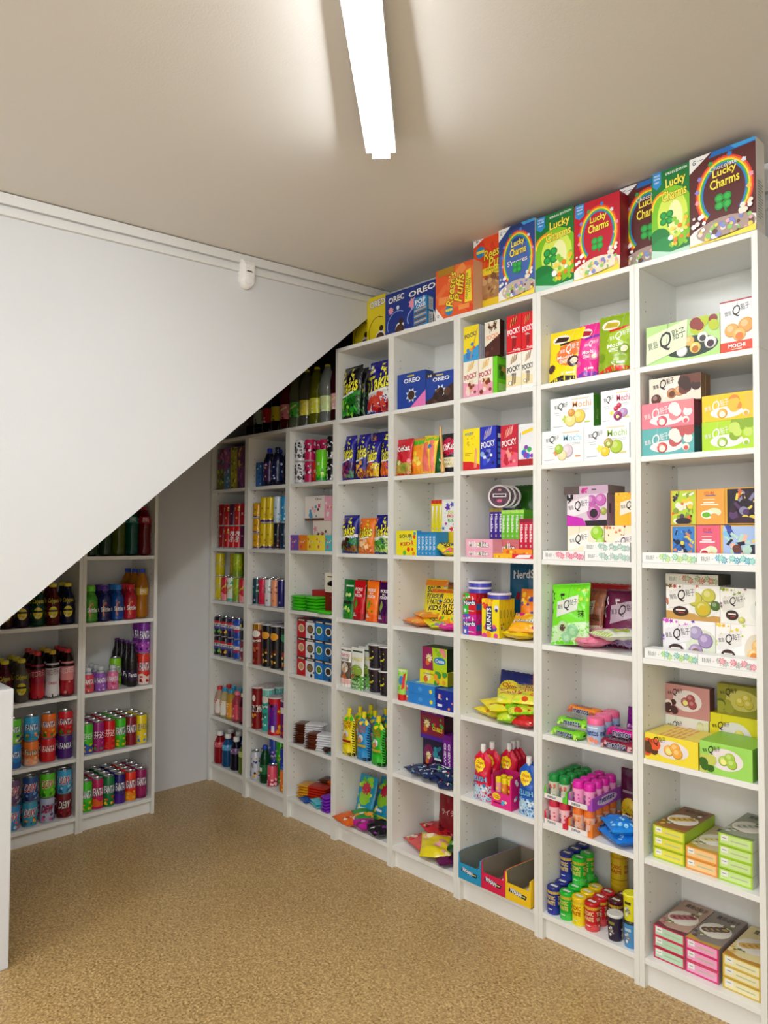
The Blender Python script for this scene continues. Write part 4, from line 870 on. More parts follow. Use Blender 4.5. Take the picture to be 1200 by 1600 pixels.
flat(c, 'yellow-green banana dessert box in stack', 1020.5, 1069.5, 0, 3, 'e8e050', 'b0cc1c', '8a5a28', 'e0b83a', 'a8701a', side='a0c41c')
flat(c, 'orange framed dessert box in stack', 1071, 1121, 0, 2, 'f6cc90', 'ee9a3c', 'c8b890', 'dcd8a8', 'c8a030', side='e8dcc8')
flat(c, 'light green dessert box in stack', 1122.5, 1176, 0, 4, 'cde89a', 'a8d42a', '9aa08a', 'c8ccc0', '7a8a60', side='dde0d0')
c = K(8, 7)
flat(c, 'crimson framed dessert box in left stack', 1021.5, 1069.5, 0, 3, 'b8dcc0', 'd02a50', 'b89a88', 'b86a70', '7a3040', side='c0b0a8')
flat(c, 'magenta framed dessert box in middle stack', 1071, 1123, 0, 3, 'e8a8d0', '8a1a90', '8a8078', '5a4a50', 'c8a040', side='9a8a88', only=(2, 'f0a8cc', 'dd2e72'))
flat(c, 'gold edged cream dessert box in right stack', 1129, 1189, 0, 3, 'efe6b8', 'd8b848', 'e8d8a0', 'e0b860', 'c08a30', side='d8c890', hh=.034)

# ---- seventh bookcase
c = K(7, 1)
BG(c, 'yellow cake mochi pouch', 850, 0, 508, .02, .055, 'f6dc12', qpouch('f8de14', 'ee7a3a', '', '4a2430', '241a1c', '3a1c14'), 'stand', rx=-6, rz=0, h=.20, w=.150, seed=3, group='standing mochi pouches')
BG(c, 'hot pink mochi pouch', 893.5, 0, 497, .02, .05, 'ec2a90', qpouch('ee3296', 'f05aa8', '', 'e07ab0', '7a3ab0', 'b02a3a'), 'stand', rx=-8, rz=0, h=.205, w=.10, seed=5, group='standing mochi pouches')
BG(c, 'olive green mochi pouch', 927.5, 983.5, 489, .006, .055, '8cac1e', qpouch('90b020', 'a8c83a', '', '7a9a18', 'd82a1a', 'c8b030'), 'stand', rx=-5, rz=0, h=.21, seed=7, group='standing mochi pouches')
c = K(7, 2)
BX(c, 'mochi_box', 'white mochi box with blue lettering', 846, 912, 674, .006, .05, 'f2f5f6', mochi_white('8ccbe0', [(.62, .34, .14, 'e0cfd8', None), (.50, .22, .11, 'f2e4b0', None), (.42, .42, .10, 'a8c83a', None)], 'e09a60'), h=.122)
BX(c, 'mochi_box', 'white kiwi mochi box with green lettering', 912.8, 983.5, 671, .006, .05, 'f2f5f6', mochi_white('a0d058', [(.72, .34, .14, 'b0cc3a', None), (.55, .46, .10, 'b8a050', '8ab03a'), (.48, .22, .10, 'f0d030', None)], 'f0e058'), h=.122)
BX(c, 'mochi_box', 'white mango mochi box with orange lettering', 860, 927.5, 624, .012, .05, 'f2f5f6', mochi_white('eea050', [(.68, .36, .14, 'f0d058', None), (.48, .26, .13, 'f2e08a', None), (.50, .50, .08, 'e09a40', None)], 'c0d850'), side='5aa02a', side_art=lambda A: (A.rect(0, 0, 1, 1, '4a9a28'), A.text('Mochi', .5, .4, .7, .12, 'c8e070', rot=90), [A.rect(.18*i+.08, .1, .18*i+.10, .95, '2f7a1a') for i in range(5)]), h=.120, zb=.1225)
BX(c, 'mochi_box', 'white berry mochi box with red lettering', 939, 0, 628, .012, .05, 'f2f5f6', mochi_white('c01a58', [(.50, .44, .08, 'd0204a', None), (.60, .52, .08, 'c01a40', None), (.74, .30, .14, 'b890c0', None), (.56, .22, .14, 'a02878', '6a1048')], 'e0e070'), h=.120, zb=.1225, w=.14)
c = K(7, 3)
BX(c, 'mochi_strip_box', 'long white box with pink flowers', 848, 913, 861, .004, .05, 'eef0ee', strip_art('ee5a80', 'e87a9a'), group=gs, h=.033)
BX(c, 'mochi_strip_box', 'lower long white box with pale green flowers', 914, 984, 862, .004, .05, 'eef0ee', strip_art('8ac8b0', 'a8c0b8'), group=gs, h=.033)
BX(c, 'mochi_strip_box', 'upper long white box with pale green flowers', 912, 984, 848, .006, .048, 'eef0ee', strip_art('8ac8b0', 'a8c0b8'), group=gs, h=.033, zb=.0333)
BX(c, 'mochi_box', 'cream mochi box with green flower mochi', 887, 944.5, 823, .058, .05, 'efe8c8', qbox('f0e8cc', .30, .60, .9, plate='f4f2ea', balls=[(.82, .80, .17, '9ad030', None), (.92, .50, .15, 'a8d84a', None)], low='f0b040'), h=.125, w=.150)
BX(c, 'mochi_box', 'cream mochi box with red beans', 945, 0, 823, .058, .05, 'f0e6c8', qbox('f2e8ca', .55, .55, .9, plate='f4e8e4', deco=('c05030', 'd87040', 'b84028')), h=.125, w=.165)
BX(c, 'mochi_box', 'lilac taro mochi box with magenta corner', 886, 952, 774, .058, .05, 'd8c4d4', lambda A: (qbox('dccad8', .28, .62, .9, plate='eee8ee', balls=[(.62, .78, .13, 'c060b0', None), (.85, .80, .14, 'c868b8', None), (.68, .42, .17, 'c868b0', '2a1a28'), (.92, .45, .08, 'a0a840', None)])(A), A.blobs(0, .7, .15, .95, ['1a1418'], 6, .06, 2, 'bar'), A.poly([(0, 0), (.50, 0), (.40, .24), (0, .36)], 'cc28b8'), A.poly([(.5, 0), (1, 0), (1, .18), (.45, .16)], '241820')), side='a88aa0', side_art=lambda A: A.rect(.3, .4, .6, .7, '6a5068'), h=.117, zb=.1255, w=.165)
BX(c, 'mochi_box', 'amber yellow mochi box', 961, 0, 771, .058, .05, 'eeb01e', qbox('f2b824', .6, .6, 1.3, plate='f0e8d8', deco=('e07a20', 'f0d060')), h=.117, zb=.1255, w=.13)
BX(c, 'mochi_box', 'flat lilac box lying on taro box', 881, 950, 761, .06, .12, 'b898b0', lambda A: (A.rect(0, 0, .36, 1, '5a4a48'), A.rect(.36, 0, 1, 1, 'c8a8c0'), A.blobs(.40, .2, .58, .9, ['d83a90', 'c02a80'], 6, .035, 3), A.rect(.64, .4, .74, .6, '6a5068')), side='8a7a78', h=.030, zb=.2430)
c = K(7, 4)
BG(c, 'dark purple mochi bag standing', 936, 0, 935, .11, .04, '5a1238', qbag('6a1844', 'b0a0c0', [(.35, .18, .12, 'a890b8', '8a6aa0'), (.62, .14, .13, 'b8a0c8', '9a80b0')], '栗', 'e8d8e0', 'b8a0b0', '8a3a70'), rx=-10, h=.21, w=.178, seed=11)
BG(c, 'red mochi bag behind', 909, 0, 912, .17, .03, 'a01418', qbag('a81a1c', 'c03028', [(.4, .18, .12, 'd8c0b0', 'b05040')], '紅', 'f0d8b0', 'c8a8a0', 'd04a30'), rx=-8, h=.225, w=.18, seed=12)
BG(c, 'bright green matcha mochi bag', 858, 911, 926, .012, .035, '6ad81a', qbag('74dc20', 'c8e6b8', [(.35, .28, .15, 'b8d8a0', '4a2a20'), (.62, .22, .15, '8ac890', 'a8dca8'), (.45, .12, .13, '90c898', 'b0dcb0')], '抹', '1c1c14', 'd8dcd0'), rx=-14, rz=6, ry=-5, h=.225, w=.155, seed=13)
BG(c, 'mocha brown mochi bag beside green', 884, 0, 920, .09, .03, '7a4030', qbag('8a5038', 'c0a890', [(.5, .25, .16, '5a3a2a', '8a6a50')], '咖', '2a1a14', 'a89888', 'a8602a'), rx=-12, h=.21, w=.14, seed=14)
LIE(c, 'pink strawberry mochi bag lying flat', c.u0+.145, .085, .13, .16, .036, 'f08aa8', generic('f290ae', cols=('f8d0d0', 'd88a80', 'f4b0b8'), n=8, r=.12, low='ee7a9c'), rz=62, seed=15)
LIE(c, 'pink mochi bag lying under green', c.u0+.21, .13, .12, .15, .03, 'f27aa0', generic('f48aac', cols=('f8d0d0', 'c04a50'), n=6), rz=68, seed=16, zb=.03)
LIE(c, 'white kiwi mochi bag with lime striped seal', c.u0+.265, .075, .14, .15, .03, 'e8ecd8', lambda A: (A.rect(0, 0, 1, 1, 'e8ecdc'), [A.rect(.0+i*.1, 0, .05+i*.1, .14, 'b8d83a') for i in range(10)], A.ell(.6, .55, .26, .2, 'a8c82a'), A.ell(.6, .56, .16, .12, 'd8d84a'), A.ell(.6, .56, .06, .05, '5a8a1a')), rz=-28, seed=17, zb=.036)
c = K(7, 5)
def roll(bg, bg2, tc='14185a'):
    def mk():
        g = G(); w, r = .132, .0165; n = 12
        P = [(-w/2, .004), (-w/2+.004, r*.8), (-w/2+.012, r), (w/2-.012, r), (w/2-.004, r*.8), (w/2, .004)]
        for (xa, ra), (xb, rb) in zip(P, P[1:]):
            V = []; 
            for i in range(n):
                a = 2*pi*i/n
                for x, q in ((xa, ra), (xb, rb)):
                    sq = 1/max(abs(cos(a)), abs(sin(a)))**.55; V.append((x, -q*cos(a)*sq*1.7, r*.95+q*sin(a)*sq*.82))
            g.idx(V, [(2*i, (2*i+2) % (2*n), (2*i+3) % (2*n), 2*i+1) for i in range(n)], bg, True)
        A = Art(w, .03); A.blobs(.02, .1, .2, .9, [bg2], 5, .04, 2); A.blobs(.8, .1, .98, .9, [bg2], 5, .04, 3); A.text('mentos', .5, .5, .5, .62, tc, 'e8ecf0', bold=.06, olw=.12)
        g.art(A, lambda a, b, o: (-w/2+a*w, -.0312-o, .002+b*.027), None)
        A = Art(w, .06); A.text('mentos', .5, .3, .6, .36, tc, 'e8ecf0', bold=.06, olw=.12); A.blobs(.1, .5, .9, .9, [bg2], 6, .03, 4); g.art(A, lambda a, b, o: (-w/2+.01+a*(w-.02), -.025+b*.05, .0305+o))
        o_ = g.build('sweet_roll_pack', 'foil'); return o_
    return mk
def RL(cell, key, desc, u, d, zb, rz=0, cols=None): place(proto(('roll', key), roll(*cols)), cell, u, d, cell.z+zb, desc, 'sweets', 'wrapped sweet roll packs', rz)
RL(c, 'g', 'lime green sweet roll pack at the bottom', c.U(888, .04), .045, 0, -3, ('7ad020', 'c0ec60')); RL(c, 'g', 'upper lime green sweet roll pack', c.U(895, .07), .090, .0315, 3, ('7ad020', 'c0ec60'))
RL(c, 'o', 'orange sweet roll pack in back', c.U(908, .13), .160, .063, -2, ('f08a2a', 'c05a60'))
RL(c, 'p', 'plum sweet roll pack lying in front', c.u1-.070, .045, 0, 3, ('8a1a38', 'd8a0a8')); RL(c, 'p', 'middle plum sweet roll pack', c.u1-.069, .125, .0, -2, ('8a1a38', 'd8a0a8')); RL(c, 'm', 'magenta sweet roll pack on plum ones', c.u1-.069, .085, .0315, 0, ('d01a90', 'b01060'))
def gumtub(lid, bg, tc, cols): return lambda: tub('gum_tub', .0315, .092, bg, lid, lambda A: (A.rect(0, 0, 1, 1, bg), A.blobs(.3, .0, .75, .35, cols, 9, .07, 3), [A.text('mentos', x, .58, .42, .24, tc, 'e8ecf4', bold=.05) for x in (0, .5, 1)], A.rect(.35, .85, .7, .9, 'ffffff')), lidh=.026, lr=.98, mat='plastic', dome=True)
for i, (px, d) in enumerate([(931, .02), (943, .088), (955, .156)]):
    RD(c, px, d, gumtub('f06a98', 'a8c0e0', '1c2a7a', ['f0a080', 'f4c0a0', 'e88a70']), 'gumpink', ['front', 'middle', 'rear'][i]+' pink-lidded gum tub', 'tub', .0315, .092, group='pink-lidded gum tubs')
BG(K(7, 5), 'purple sweets pouch behind roll packs', 975, 0, 1126, .215, .03, '7a1480', generic('8a1890', cols=('c050c0', 'f0c0f0')), h=.10, w=.07, rx=-10, seed=9)
c = K(7, 6)
def tray(name, w, d, h, fh, col, inner, word=None, wc='14185a', art=None, sideart=None, backh=None):
    def mk():
        t = .0022; g = G(); bh = backh or h
        g.box(-w/2, w/2, -d/2, d/2, 0, t, inner); g.box(-w/2, w/2, -d/2, -d/2+t, 0, fh, col, dict(back=inner))
        for s in (-1, 1):
            x0, x1 = (-w/2, -w/2+t) if s < 0 else (w/2-t, w/2); P = [(-d/2, 0), (d/2, 0), (d/2, bh), (-d/2+.035, h), (-d/2+.010, h), (-d/2, fh+(h-fh)*.9)]
            ci, co = (inner, col)
            g.face([(x0, y, z) for y, z in P], co if s < 0 else ci); g.face([(x1, y, z) for y, z in reversed(P)], ci if s < 0 else co)
            for i in range(6): (a, b), (a2, b2) = P[i], P[(i+1) % 6]; g.face([(x0, a, b), (x1, a, b), (x1, a2, b2), (x0, a2, b2)], co)
        g.box(-w/2, w/2, d/2-t, d/2, 0, bh, col, dict(front=inner))
        for s in (-1, 1):
            x = s*w/2; g.face([(x, -d/2-.0002, fh), (x-s*.010, -d/2-.0002, fh), (x-s*.006, -d/2-.0002, h*.95), (x, -d/2-.0002, h*.98)], col)
        if art: A = Art(w, fh); art(A); g.art(A, lambda a, b, o: (-w/2+a*w, -d/2-.0003-o, b*fh))
        if sideart: A = Art(d, h); sideart(A); g.art(A, lambda a, b, o: (w/2+o, -d/2+a*d, b*h))
        return g.build(name, 'card')
    return mk
def gum(capc, bg, cols): return lambda: tub('gum_bottle', .0215, .089, bg, capc, lambda A: (A.rect(0, 0, 1, 1, bg), [A.blobs(x-.16, .05, x+.16, .85, cols, 12, .06, int(x*9)) for x in (0, .5, 1)], [A.text('mentos', x-.13, .5, .42, .13, '1c2a5a', 'e0e4ea', rot=90, bold=.05) for x in (.0, .5, 1)]), lidh=.028, lr=.97, mat='plastic', taper=.95, dome=True)
def gumtray(px0, desc, key, tc, tin, zb, mkg, w, tw=None, capdesc='', nd=4, d0=.012):
    ux = c.U(px0, d0); ux = max(ux, c.u0+.002); dep = .205
    place(proto(('tray', key), tray('display_tray', w, dep, .045, .018, tc, tin, art=lambda A: (A.rect(0, 0, 1, 1, 'ece6e2'), A.text('mentos', .32, .5, .35, .5, '1c2a5a', bold=.04), A.rect(.8, 0, 1, 1, tc)), sideart=lambda A: (A.rect(0, 0, 1, 1, tc), A.ell(.5, .5, .34, .36, 'e8d0ea'), A.text('mentos', .48, .58, .5, .36, '1c2a7a', bold=.06)))), c, ux+w/2, d0+dep/2, c.z+zb, desc, 'tray', 'display trays of gum bottles')
    for j in range(2):
        for i in range(nd):
            o = proto(('gum', key), mkg); place(o, c, ux+w*.27+j*w*.46, d0+.026+i*.0485, c.z+zb+.0025, capdesc+(' in left column' if j == 0 else ' in right column'), 'gum bottle', 'small gum bottles in display trays', rz=10, file=i)
gumtray(850, 'red display tray under the green one', 'r', 'd8203a', 'f0d8d4', 0, gum('d02a48', 'f0c0c8', ['f8f4f4', 'e04a60']), .098, capdesc='red-capped gum bottle')
gumtray(888, 'orange display tray under the pink one', 'o', 'f08020', 'f8e0c8', 0, gum('f07a2a', 'e8b8a0', ['c8d8f0', 'f09050', 'e04a40']), .098, capdesc='orange-capped gum bottle')
sb_ = .0925
gumtray(850, 'green display tray on upper level', 'g', '5ac82a', 'e8e0d8', sb_, gum('128a38', 'c8c8b8', ['f0f0ea', 'd86a60', '3a9a4a']), .098, capdesc='green-capped gum bottle')
gumtray(888, 'violet display tray on upper level', 'v', 'b04ac0', 'f0d0e4', sb_, gum('e020a8', 'f0a0cc', ['f8f0f4', 'e84ab0']), .098, capdesc='magenta-capped gum bottle')
BG(c, 'dark plum sweets pouch in back corner', 964, 0, 1209, .15, .04, '4a0a30', lambda A: (A.rect(0, 0, 1, 1, '4a0a30'), A.ell(.35, .35, .3, .2, 'c8a81a'), A.rect(.1, .62, .7, .66, '8a7a80'), A.text('m', .35, .15, .4, .2, 'f0f0f0', '14185a', bold=.08)), 'stand', rx=-4, h=.215, w=.115, seed=21)
LIE(c, 'lower blue spotted mint bag', c.u1-.078, .055, .10, .135, .036, '1a78d8', lambda A: (A.rect(0, 0, 1, 1, '1c7cdc'), A.blobs(.1, .1, .9, .8, ['9ad0f4'], 8, .08, 4)), rz=60, seed=22, zb=.0)
LIE(c, 'upper blue spotted mint bag', c.u1-.080, .058, .10, .135, .036, '1a86e0', lambda A: (A.rect(0, 0, 1, 1, '1c86e4'), A.blobs(.1, .1, .9, .75, ['9ad8f8'], 9, .08, 7), A.text('mentos', .5, .88, .8, .10, '14185a', 'e0ecf8', bold=.05)), rz=48, seed=23, zb=.034)
c = K(7, 7)
def toxic(bg, lid, tc='f0d040', ol='1a1a1a', low=None, mid=None):
    return lambda: tub('sour_sweets_tub', .0255, .096, bg, lid, lambda A: (A.rect(0, 0, 1, 1, bg), A.rect(0, 0, 1, .30, low or bg), A.rect(0, .88, 1, 1, 'd8b830'), [(A.text('TOXIC', x, .72, .38, .16, tc, ol, bold=.06), A.text('WASTE', x, .50, .38, .16, tc, ol, bold=.06), A.rect(x-.10, .2, x+.08, .235, 'e8e8e0')) for x in (0, .5, 1)]), top_art=lambda A: A.rect(.22, .36, .78, .62, 'e8e6e0'))
TX_ = dict(navy=('1c2a8a', '1a2480'), green=('1fb030', '1cb82a'), yellow=('f0dc1a', 'f0c818'), red=('c8202a', 'c01420'), dark=('5a1030', '4a0c28'))
gt = 'round tubs of sour sweets'
for i, (px, d, key, n, dz) in enumerate([(866, .012, 'navy', 4, 0), (886, .012, 'green', 4, 0), (905.5, .012, 'yellow', 3, 0), (925.5, .012, 'red', 3, 0)]):
    bgc, lc = TX_[key]; tc = {'yellow': 'c02a1a', 'red': 'f0d8a0'}.get(key, 'e8d060')
    RD(c, px, d, toxic(bgc, lc, tc, {'yellow': '6a1010'}.get(key, '141414'), {'red': 'e05050', 'green': '4ac850', 'navy': '2a3a9a'}.get(key)), ('tox', key), key+' sour sweets tub', 'tub', .0255, .096, n, group=gt, gap=.004)
RD(c, 0, .085, toxic(*TX_['dark'], 'e8c0a0'), ('tox', 'dark'), 'maroon sour sweets tub', 'tub', .0255, .096, 2, group=gt, gap=.004, u=c.U(925.5, .04)+.054)
for px, key, n, d0 in ((877, 'navy', 3, .098), (906, 'green', 2, .098)):
    bgc, lc = TX_[key]; u = c.U(px, d0+.05); RD(c, 0, d0, None, ('tox', key), 'second-layer '+key+' sour sweets tub', 'tub', .0255, .096, n, tier=1, group=gt, gap=.004, u=c.U(866 if key == 'navy' else 886, .04)+(.0 if key == 'navy' else .0))
bigy = lambda: tub('sour_sweets_tub', .031, .1, 'c8a818', 'c8a020', lambda A: (A.rect(0, 0, 1, 1, 'c8a818'), [(A.text('TOXIC', x, .74, .40, .14, 'a02a1a', '5a1010', bold=.06), A.text('WASTE', x, .54, .40, .14, 'a02a1a', '5a1010', bold=.06)) for x in (0, .5, 1)], A.rect(0, .2, 1, .23, '8a7010')))
for t in range(3): RD(c, 0, .20, bigy, 'bigyellow', 'big yellow sour sweets tub', 'tub', .031, .1, tier=t, tw=['lower', 'middle', 'topmost'][t], u=2.602)
def brain(bg, lid, tc): return lambda: tub('sweets_cup', .027, .088, bg, lid, lambda A: (A.rect(0, 0, 1, 1, bg), [(A.blobs(x-.10, .18, x+.10, .6, ['c8c8c0', 'e8e8e0', '8a8a88'], 12, .04, 3), A.rect(x-.11, .70, x+.11, .82, tc)) for x in (0, .5, 1)]), taper=.86, lidh=.008, lr=1.06)
RD(c, 0, .012, brain('2a1c38', 'd8d8d4', '8a8a40'), 'brd', 'dark purple sour candy cup', 'tub', .027, .088, u=c.u1-.090)
RD(c, 0, .012, brain('4a90c8', '1c2a30', 'b8d0e0'), 'brb', 'blue sour candy cup', 'tub', .027, .088, tw='lower', u=c.u1-.029); RD(c, 0, .012, brain('e0dc20', 'e8e430', '3a3a10'), 'bry', 'yellow sour candy cup', 'tub', .027, .088, tier=1, tw='upper', u=c.u1-.029)

# ---- sixth bookcase
c = K(6, 1); YB = None
gp = 'biscuit stick boxes'
pd = .03
BX(c, 'biscuit_box', 'pink cream biscuit stick box', 724, 747, 567, .012, pd, 'f2a8bc', pocky('f4f0dc', 'c02a4a', 'e8b84a', low='f0a4bc', blob=['8a3a20', 'f4d8d0']), n=3, group=gp, side='e89ab0', h=.152)
BX(c, 'biscuit_box', 'second pink cream biscuit stick box', 747.5, 770, 566, .012, pd, 'f2a8bc', pocky('f4f0dc', 'c02a4a', 'e8b84a', low='f0a4bc', blob=['8a3a20', 'f4d8d0'], seed=3), group=gp, side='e89ab0', h=.152)
BX(c, 'biscuit_box', 'bright green biscuit stick box', 770.5, 776, 560, .010, .085, '6ad01a', None, side='74d820', side_art=lambda A: (A.rect(.1, .4, .9, .8, '5aa82a'), A.blobs(.2, .5, .8, .75, ['8a3a20', '3a6a1a', 'c8a040'], 9, .12, 3), A.rect(.1, .08, .8, .28, 'a8e070')), h=.150, w=.020, group=gp)
wh = lambda A: (pocky('f2efe2', '2a2a2a', '6a4028', low='f0e2b0')(A), A.rect(0, 0, 1, .10, 'f2f2f0'), A.disc(.28, .20, .12, '2a2a2a'), A.disc(.28, .20, .10, 'f2efe2'))
BX(c, 'biscuit_box', 'white cookie biscuit stick box', 791, 814.5, 555, .012, pd, 'f0eee6', wh, group=gp, h=.145)
BX(c, 'biscuit_box', 'second white cookie biscuit stick box', 815, 0, 553, .012, pd, 'f0eee6', wh, group=gp, h=.145, w=.0775)
BX(c, 'biscuit_box', 'yellow and blue biscuit stick box', 724.5, 748, 512, .012, pd, 'f4dc14', lambda A: (A.rect(0, 0, 1, 1, 'f6de18'), A.poly([(0, 0), (1, 0), (1, .42), (0, .22)], '3aa0dc'), A.text('POCKY', .5, .74, .84, .12, '1c2a5a', rot=8, bold=.05), A.blobs(.1, .1, .9, .5, ['e8432a', 'f4a02a', 'f0e8c0', '3a80c8'], 8, .12, 3), A.poly([(.42, .05), (.48, .05), (.95, .9), (.90, .9)], 'c89a4a')), h=.148, zb=.1525, group=gp, side='d8dce4', side_art=lambda A: [A.rect(.2*i, 0, .2*i+.03, 1, '5a6a8a') for i in range(5)], n=2)
BX(c, 'biscuit_box', 'dark chocolate biscuit stick box', 757.5, 781, 505, .012, pd, '4a1c14', lambda A: (A.rect(0, 0, 1, 1, 'efe8d4'), A.poly([(0, 0), (1, 0), (1, .60), (0, .30)], '4a1c14'), A.text('POCKY', .52, .56, .8, .13, 'f09050', 'f4ead8', rot=8, bold=.05), A.blobs(.2, .7, .8, .95, ['5a3018', '6a4020'], 16, .10, 2, 'bar'), A.blobs(.1, .1, .6, .25, ['6a3424'], 3, .12, 4)), h=.144, zb=.1525, group=gp, side='3a1410')
red = pocky('d8101c', 'f4f4f4', '4a2018', word='POCKY'); rd2 = lambda A: (red(A), A.rect(0, .04, 1, .05, 'f0c0c0'), A.text('Pocky', .7, .08, .5, .07, 'f4f4f4', bold=.05))
BX(c, 'biscuit_box', 'bright red biscuit stick box', 791.6, 814.5, 495, .012, pd, 'd8101c', rd2, h=.152, zb=.1455, group=gp)
BX(c, 'biscuit_box', 'second bright red biscuit stick box', 815, 0, 493, .012, pd, 'd8101c', rd2, h=.152, zb=.1455, w=.0775, group=gp)
c = K(6, 2)
BX(c, 'biscuit_box', 'yellow biscuit stick box with red base', 723.5, 749.5, 672, .006, .03, 'f8e010', lambda A: (A.rect(0, 0, 1, 1, 'f8e412'), A.poly([(0, 0), (1, 0), (1, .12), (.5, .20), (0, .22)], 'd81a20'), A.blobs(.1, .6, .9, .9, ['d8b80c'], 9, .05, 3), A.text('POCKY', .4, .88, .5, .06, '2a6ab0', rot=4, bold=.05), A.poly([(.66, .05), (.72, .05), (.80, .52), (.74, .52)], 'e89a70'), A.poly([(.76, .05), (.82, .05), (.86, .50), (.80, .50)], 'f0a888'), A.lines(.15, .6, [.36, .40], .012, 'c07a10')), group=gp, side='d8b80c')
BX(c, 'biscuit_box', 'royal blue berry biscuit stick box', 750, 775.5, 668, .006, .05, '1c2ab0', pocky('1e2cb8', 'f0f0f8', 'a8b0e8', blob=['4a8ad8', '101a60', '8ab0e8', '2a4ad0', 'e8ecf8'], ol='101850'), side='14208a', side_art=lambda A: (A.rect(.2, .72, .8, .82, 'f0f0f8'), [A.rect(.2, .10+.14*i, .85, .20+.14*i, '5a8ad8') for i in range(4)]), group=gp)
BX(c, 'biscuit_box', 'crimson strawberry biscuit stick box', 782.5, 809, 666, .006, .03, 'b8102a', pocky('c2142e', 'f4f0f0', 'e8a0b0', low='e85a78', blob=['e8402a', 'f0a08a', 'f4c8c8', 'c01a2a'], ol='801020'), group=gp, side='b0102a')
BX(c, 'biscuit_box', 'white biscuit stick box with fruit print', 810, 0, 664, .006, .03, 'e8e8ea', lambda A: (A.rect(0, 0, 1, 1, 'e8e9ec'), A.rect(0, 0, 1, .16, 'a81a20'), A.poly([(.25, .74), (.98, .82), (.98, .90), (.25, .82)], 'f0d020'), A.blobs(.35, .2, .95, .45, ['2a6ad0', '8a3ab0', 'e84a3a', 'f0c82a', '3ab05a'], 9, .14, 5), A.poly([(.1, .55), (.13, .55), (.18, .8), (.15, .8)], '6a6a70')), w=.085, group=gp)
c = K(6, 3)
pk = lambda bg, tc: (lambda A: (A.rect(0, 0, 1, 1, bg), A.blobs(.05, .1, .95, .9, [tc, 'f0c0cc' if tc != 'c83a5a' else 'e87a90'], 8, .04, 3), A.text('Mike', .30, .5, .38, .5, 'f8f4f0', '5a2030', bold=.06, olw=.07), A.text('&', .52, .5, .08, .4, '4a9a3a', bold=.04), A.text('Ike', .70, .5, .26, .5, 'f8f4f0', '5a2030', bold=.06, olw=.14)))
def slab(desc, px0, px1, zb, h, col, art, d=.008, dep=.058, **k): BX(c, 'candy_box', desc, px0, px1, 0, d, dep, col, art, h=h, zb=zb, **k)
slab('pale pink candy box lying at bottom', 728.5, 770, 0, .032, 'f2a8c0', pk('f4b0c6', 'f8d8e0')); slab('pale pink candy box on its twin', 728.5, 770, .0325, .042, 'f2a8c0', pk('f4b0c6', 'd84a7a'))
slab('yellow and orange candy box lying flat', 771, 800, 0, .018, 'f6b01c', generic('f6b820', ('HOT',)*0, cols=('f07a1a', 'f8e040'), n=6, r=.05), dep=.06); slab('red and white candy box lying flat', 800.5, 0, 0, .018, 'd81a2a', lambda A: (A.rect(0, 0, 1, 1, 'e02432'), A.poly([(.1, .1), (.8, .2), (.9, .9), (.3, .8)], 'f4f0f0')), w=.10, dep=.06)
slab('orange candy box lying flat on yellow', 785, 0, .0185, .018, 'f28a1a', generic('f4921e', cols=('f8d040', 'e05a1a'), n=6, r=.05), dep=.06, w=.14)
slab('rose brown candy box standing on edge', 771, 811, 0, .0745, 'c86a70', pk('cc7076', 'c83a5a'), d=.07, dep=.04)
sp = lambda bg, w1, c2: (lambda A: (A.rect(0, 0, 1, 1, bg), A.rect(0, .88, 1, 1, c2), A.text(w1, .5, .52, .58*A.h/A.w, .5*A.w/A.h, 'f4f0f4', '1a1030', rot=-90, bold=.05), A.rect(.35, .06, .6, .14, 'c8c0c8')))
def spines(cell, desc, px0, n, pitch, d, zb, h, dep, bg, word, c2, side=None, side_art=None, grp='thin candy boxes standing side by side', ux=None):
    u = ux if ux is not None else cell.U(px0, d)
    for i in range(n): BX(cell, 'candy_box', desc, 0, 0, 0, d, dep, bg, sp(bg, word, c2), side=side or bg, side_art=side_art, h=h, w=pitch-.0008, zb=zb, ux=u+i*pitch, group=grp, key=('spine', desc, cell.loc))
spines(c, 'purple upright candy box', 765, 3, .0235, .12, 0.0755, .128, .09, '3a1a90', 'Mike&Ike', '8a7a30')
# shelf riser: the purple and green rows stand on flat boxes
for i in range(2): BX(c, 'candy_box', 'flat pink candy box under upright ones', 0, 0, 0, .115, .098, 'e890a8', None, h=.0368, w=.17, zb=i*.0372, ux=c.U(765, .12)-.002, tier=['bottom', 'upper'][i])
spines(c, 'lime green upright candy box', 788.5, 5, .0225, .10, .0755, .118, .09, '6ac824', 'Mike&Ike', 'a8e060', ux=c.U(765, .12)+.078)
spines(c, 'cherry red upright candy box', 810, 3, .0215, .012, .037, .117, .055, 'c8143a', 'Mike&Ike', '8a1a30', ux=c.u1-.072)
def tin(rim, face, word): return lambda: tub('sweets_tin', .047, .024, rim, 'e8e0e4', None, lidh=.008, top_art=lambda A: (A.ell(.5, .5, .44, .44, face), A.rect(.2, .46, .8, .62, 'e8e8ec'), A.rect(.24, .50, .76, .58, face), A.ell(.5, .3, .12, .07, 'e05a8a'), A.ell(.5, .78, .08, .05, 'e0a0b0')))
for i in range(3):
    o = proto('tinp', tin('3a1430', '4a1838', 'Hearts')) if False else proto('tinp', tin('3a1430', '4a1838', 'GUM'))
    u = c.U(765, .12)+.046; o.rotation_euler = (pi/2, 0, radians(28)); o.location = c.pt(u+.006*i, .135+.026*i, c.z+.0755+.129+.049)
    THINGS.append(dict(o=o, cell=c, u=u, desc=['front', 'middle', 'rear'][i]+' round plum tin standing on its rim', cat='tin', group='round sweets tins', file=None, tier=None))
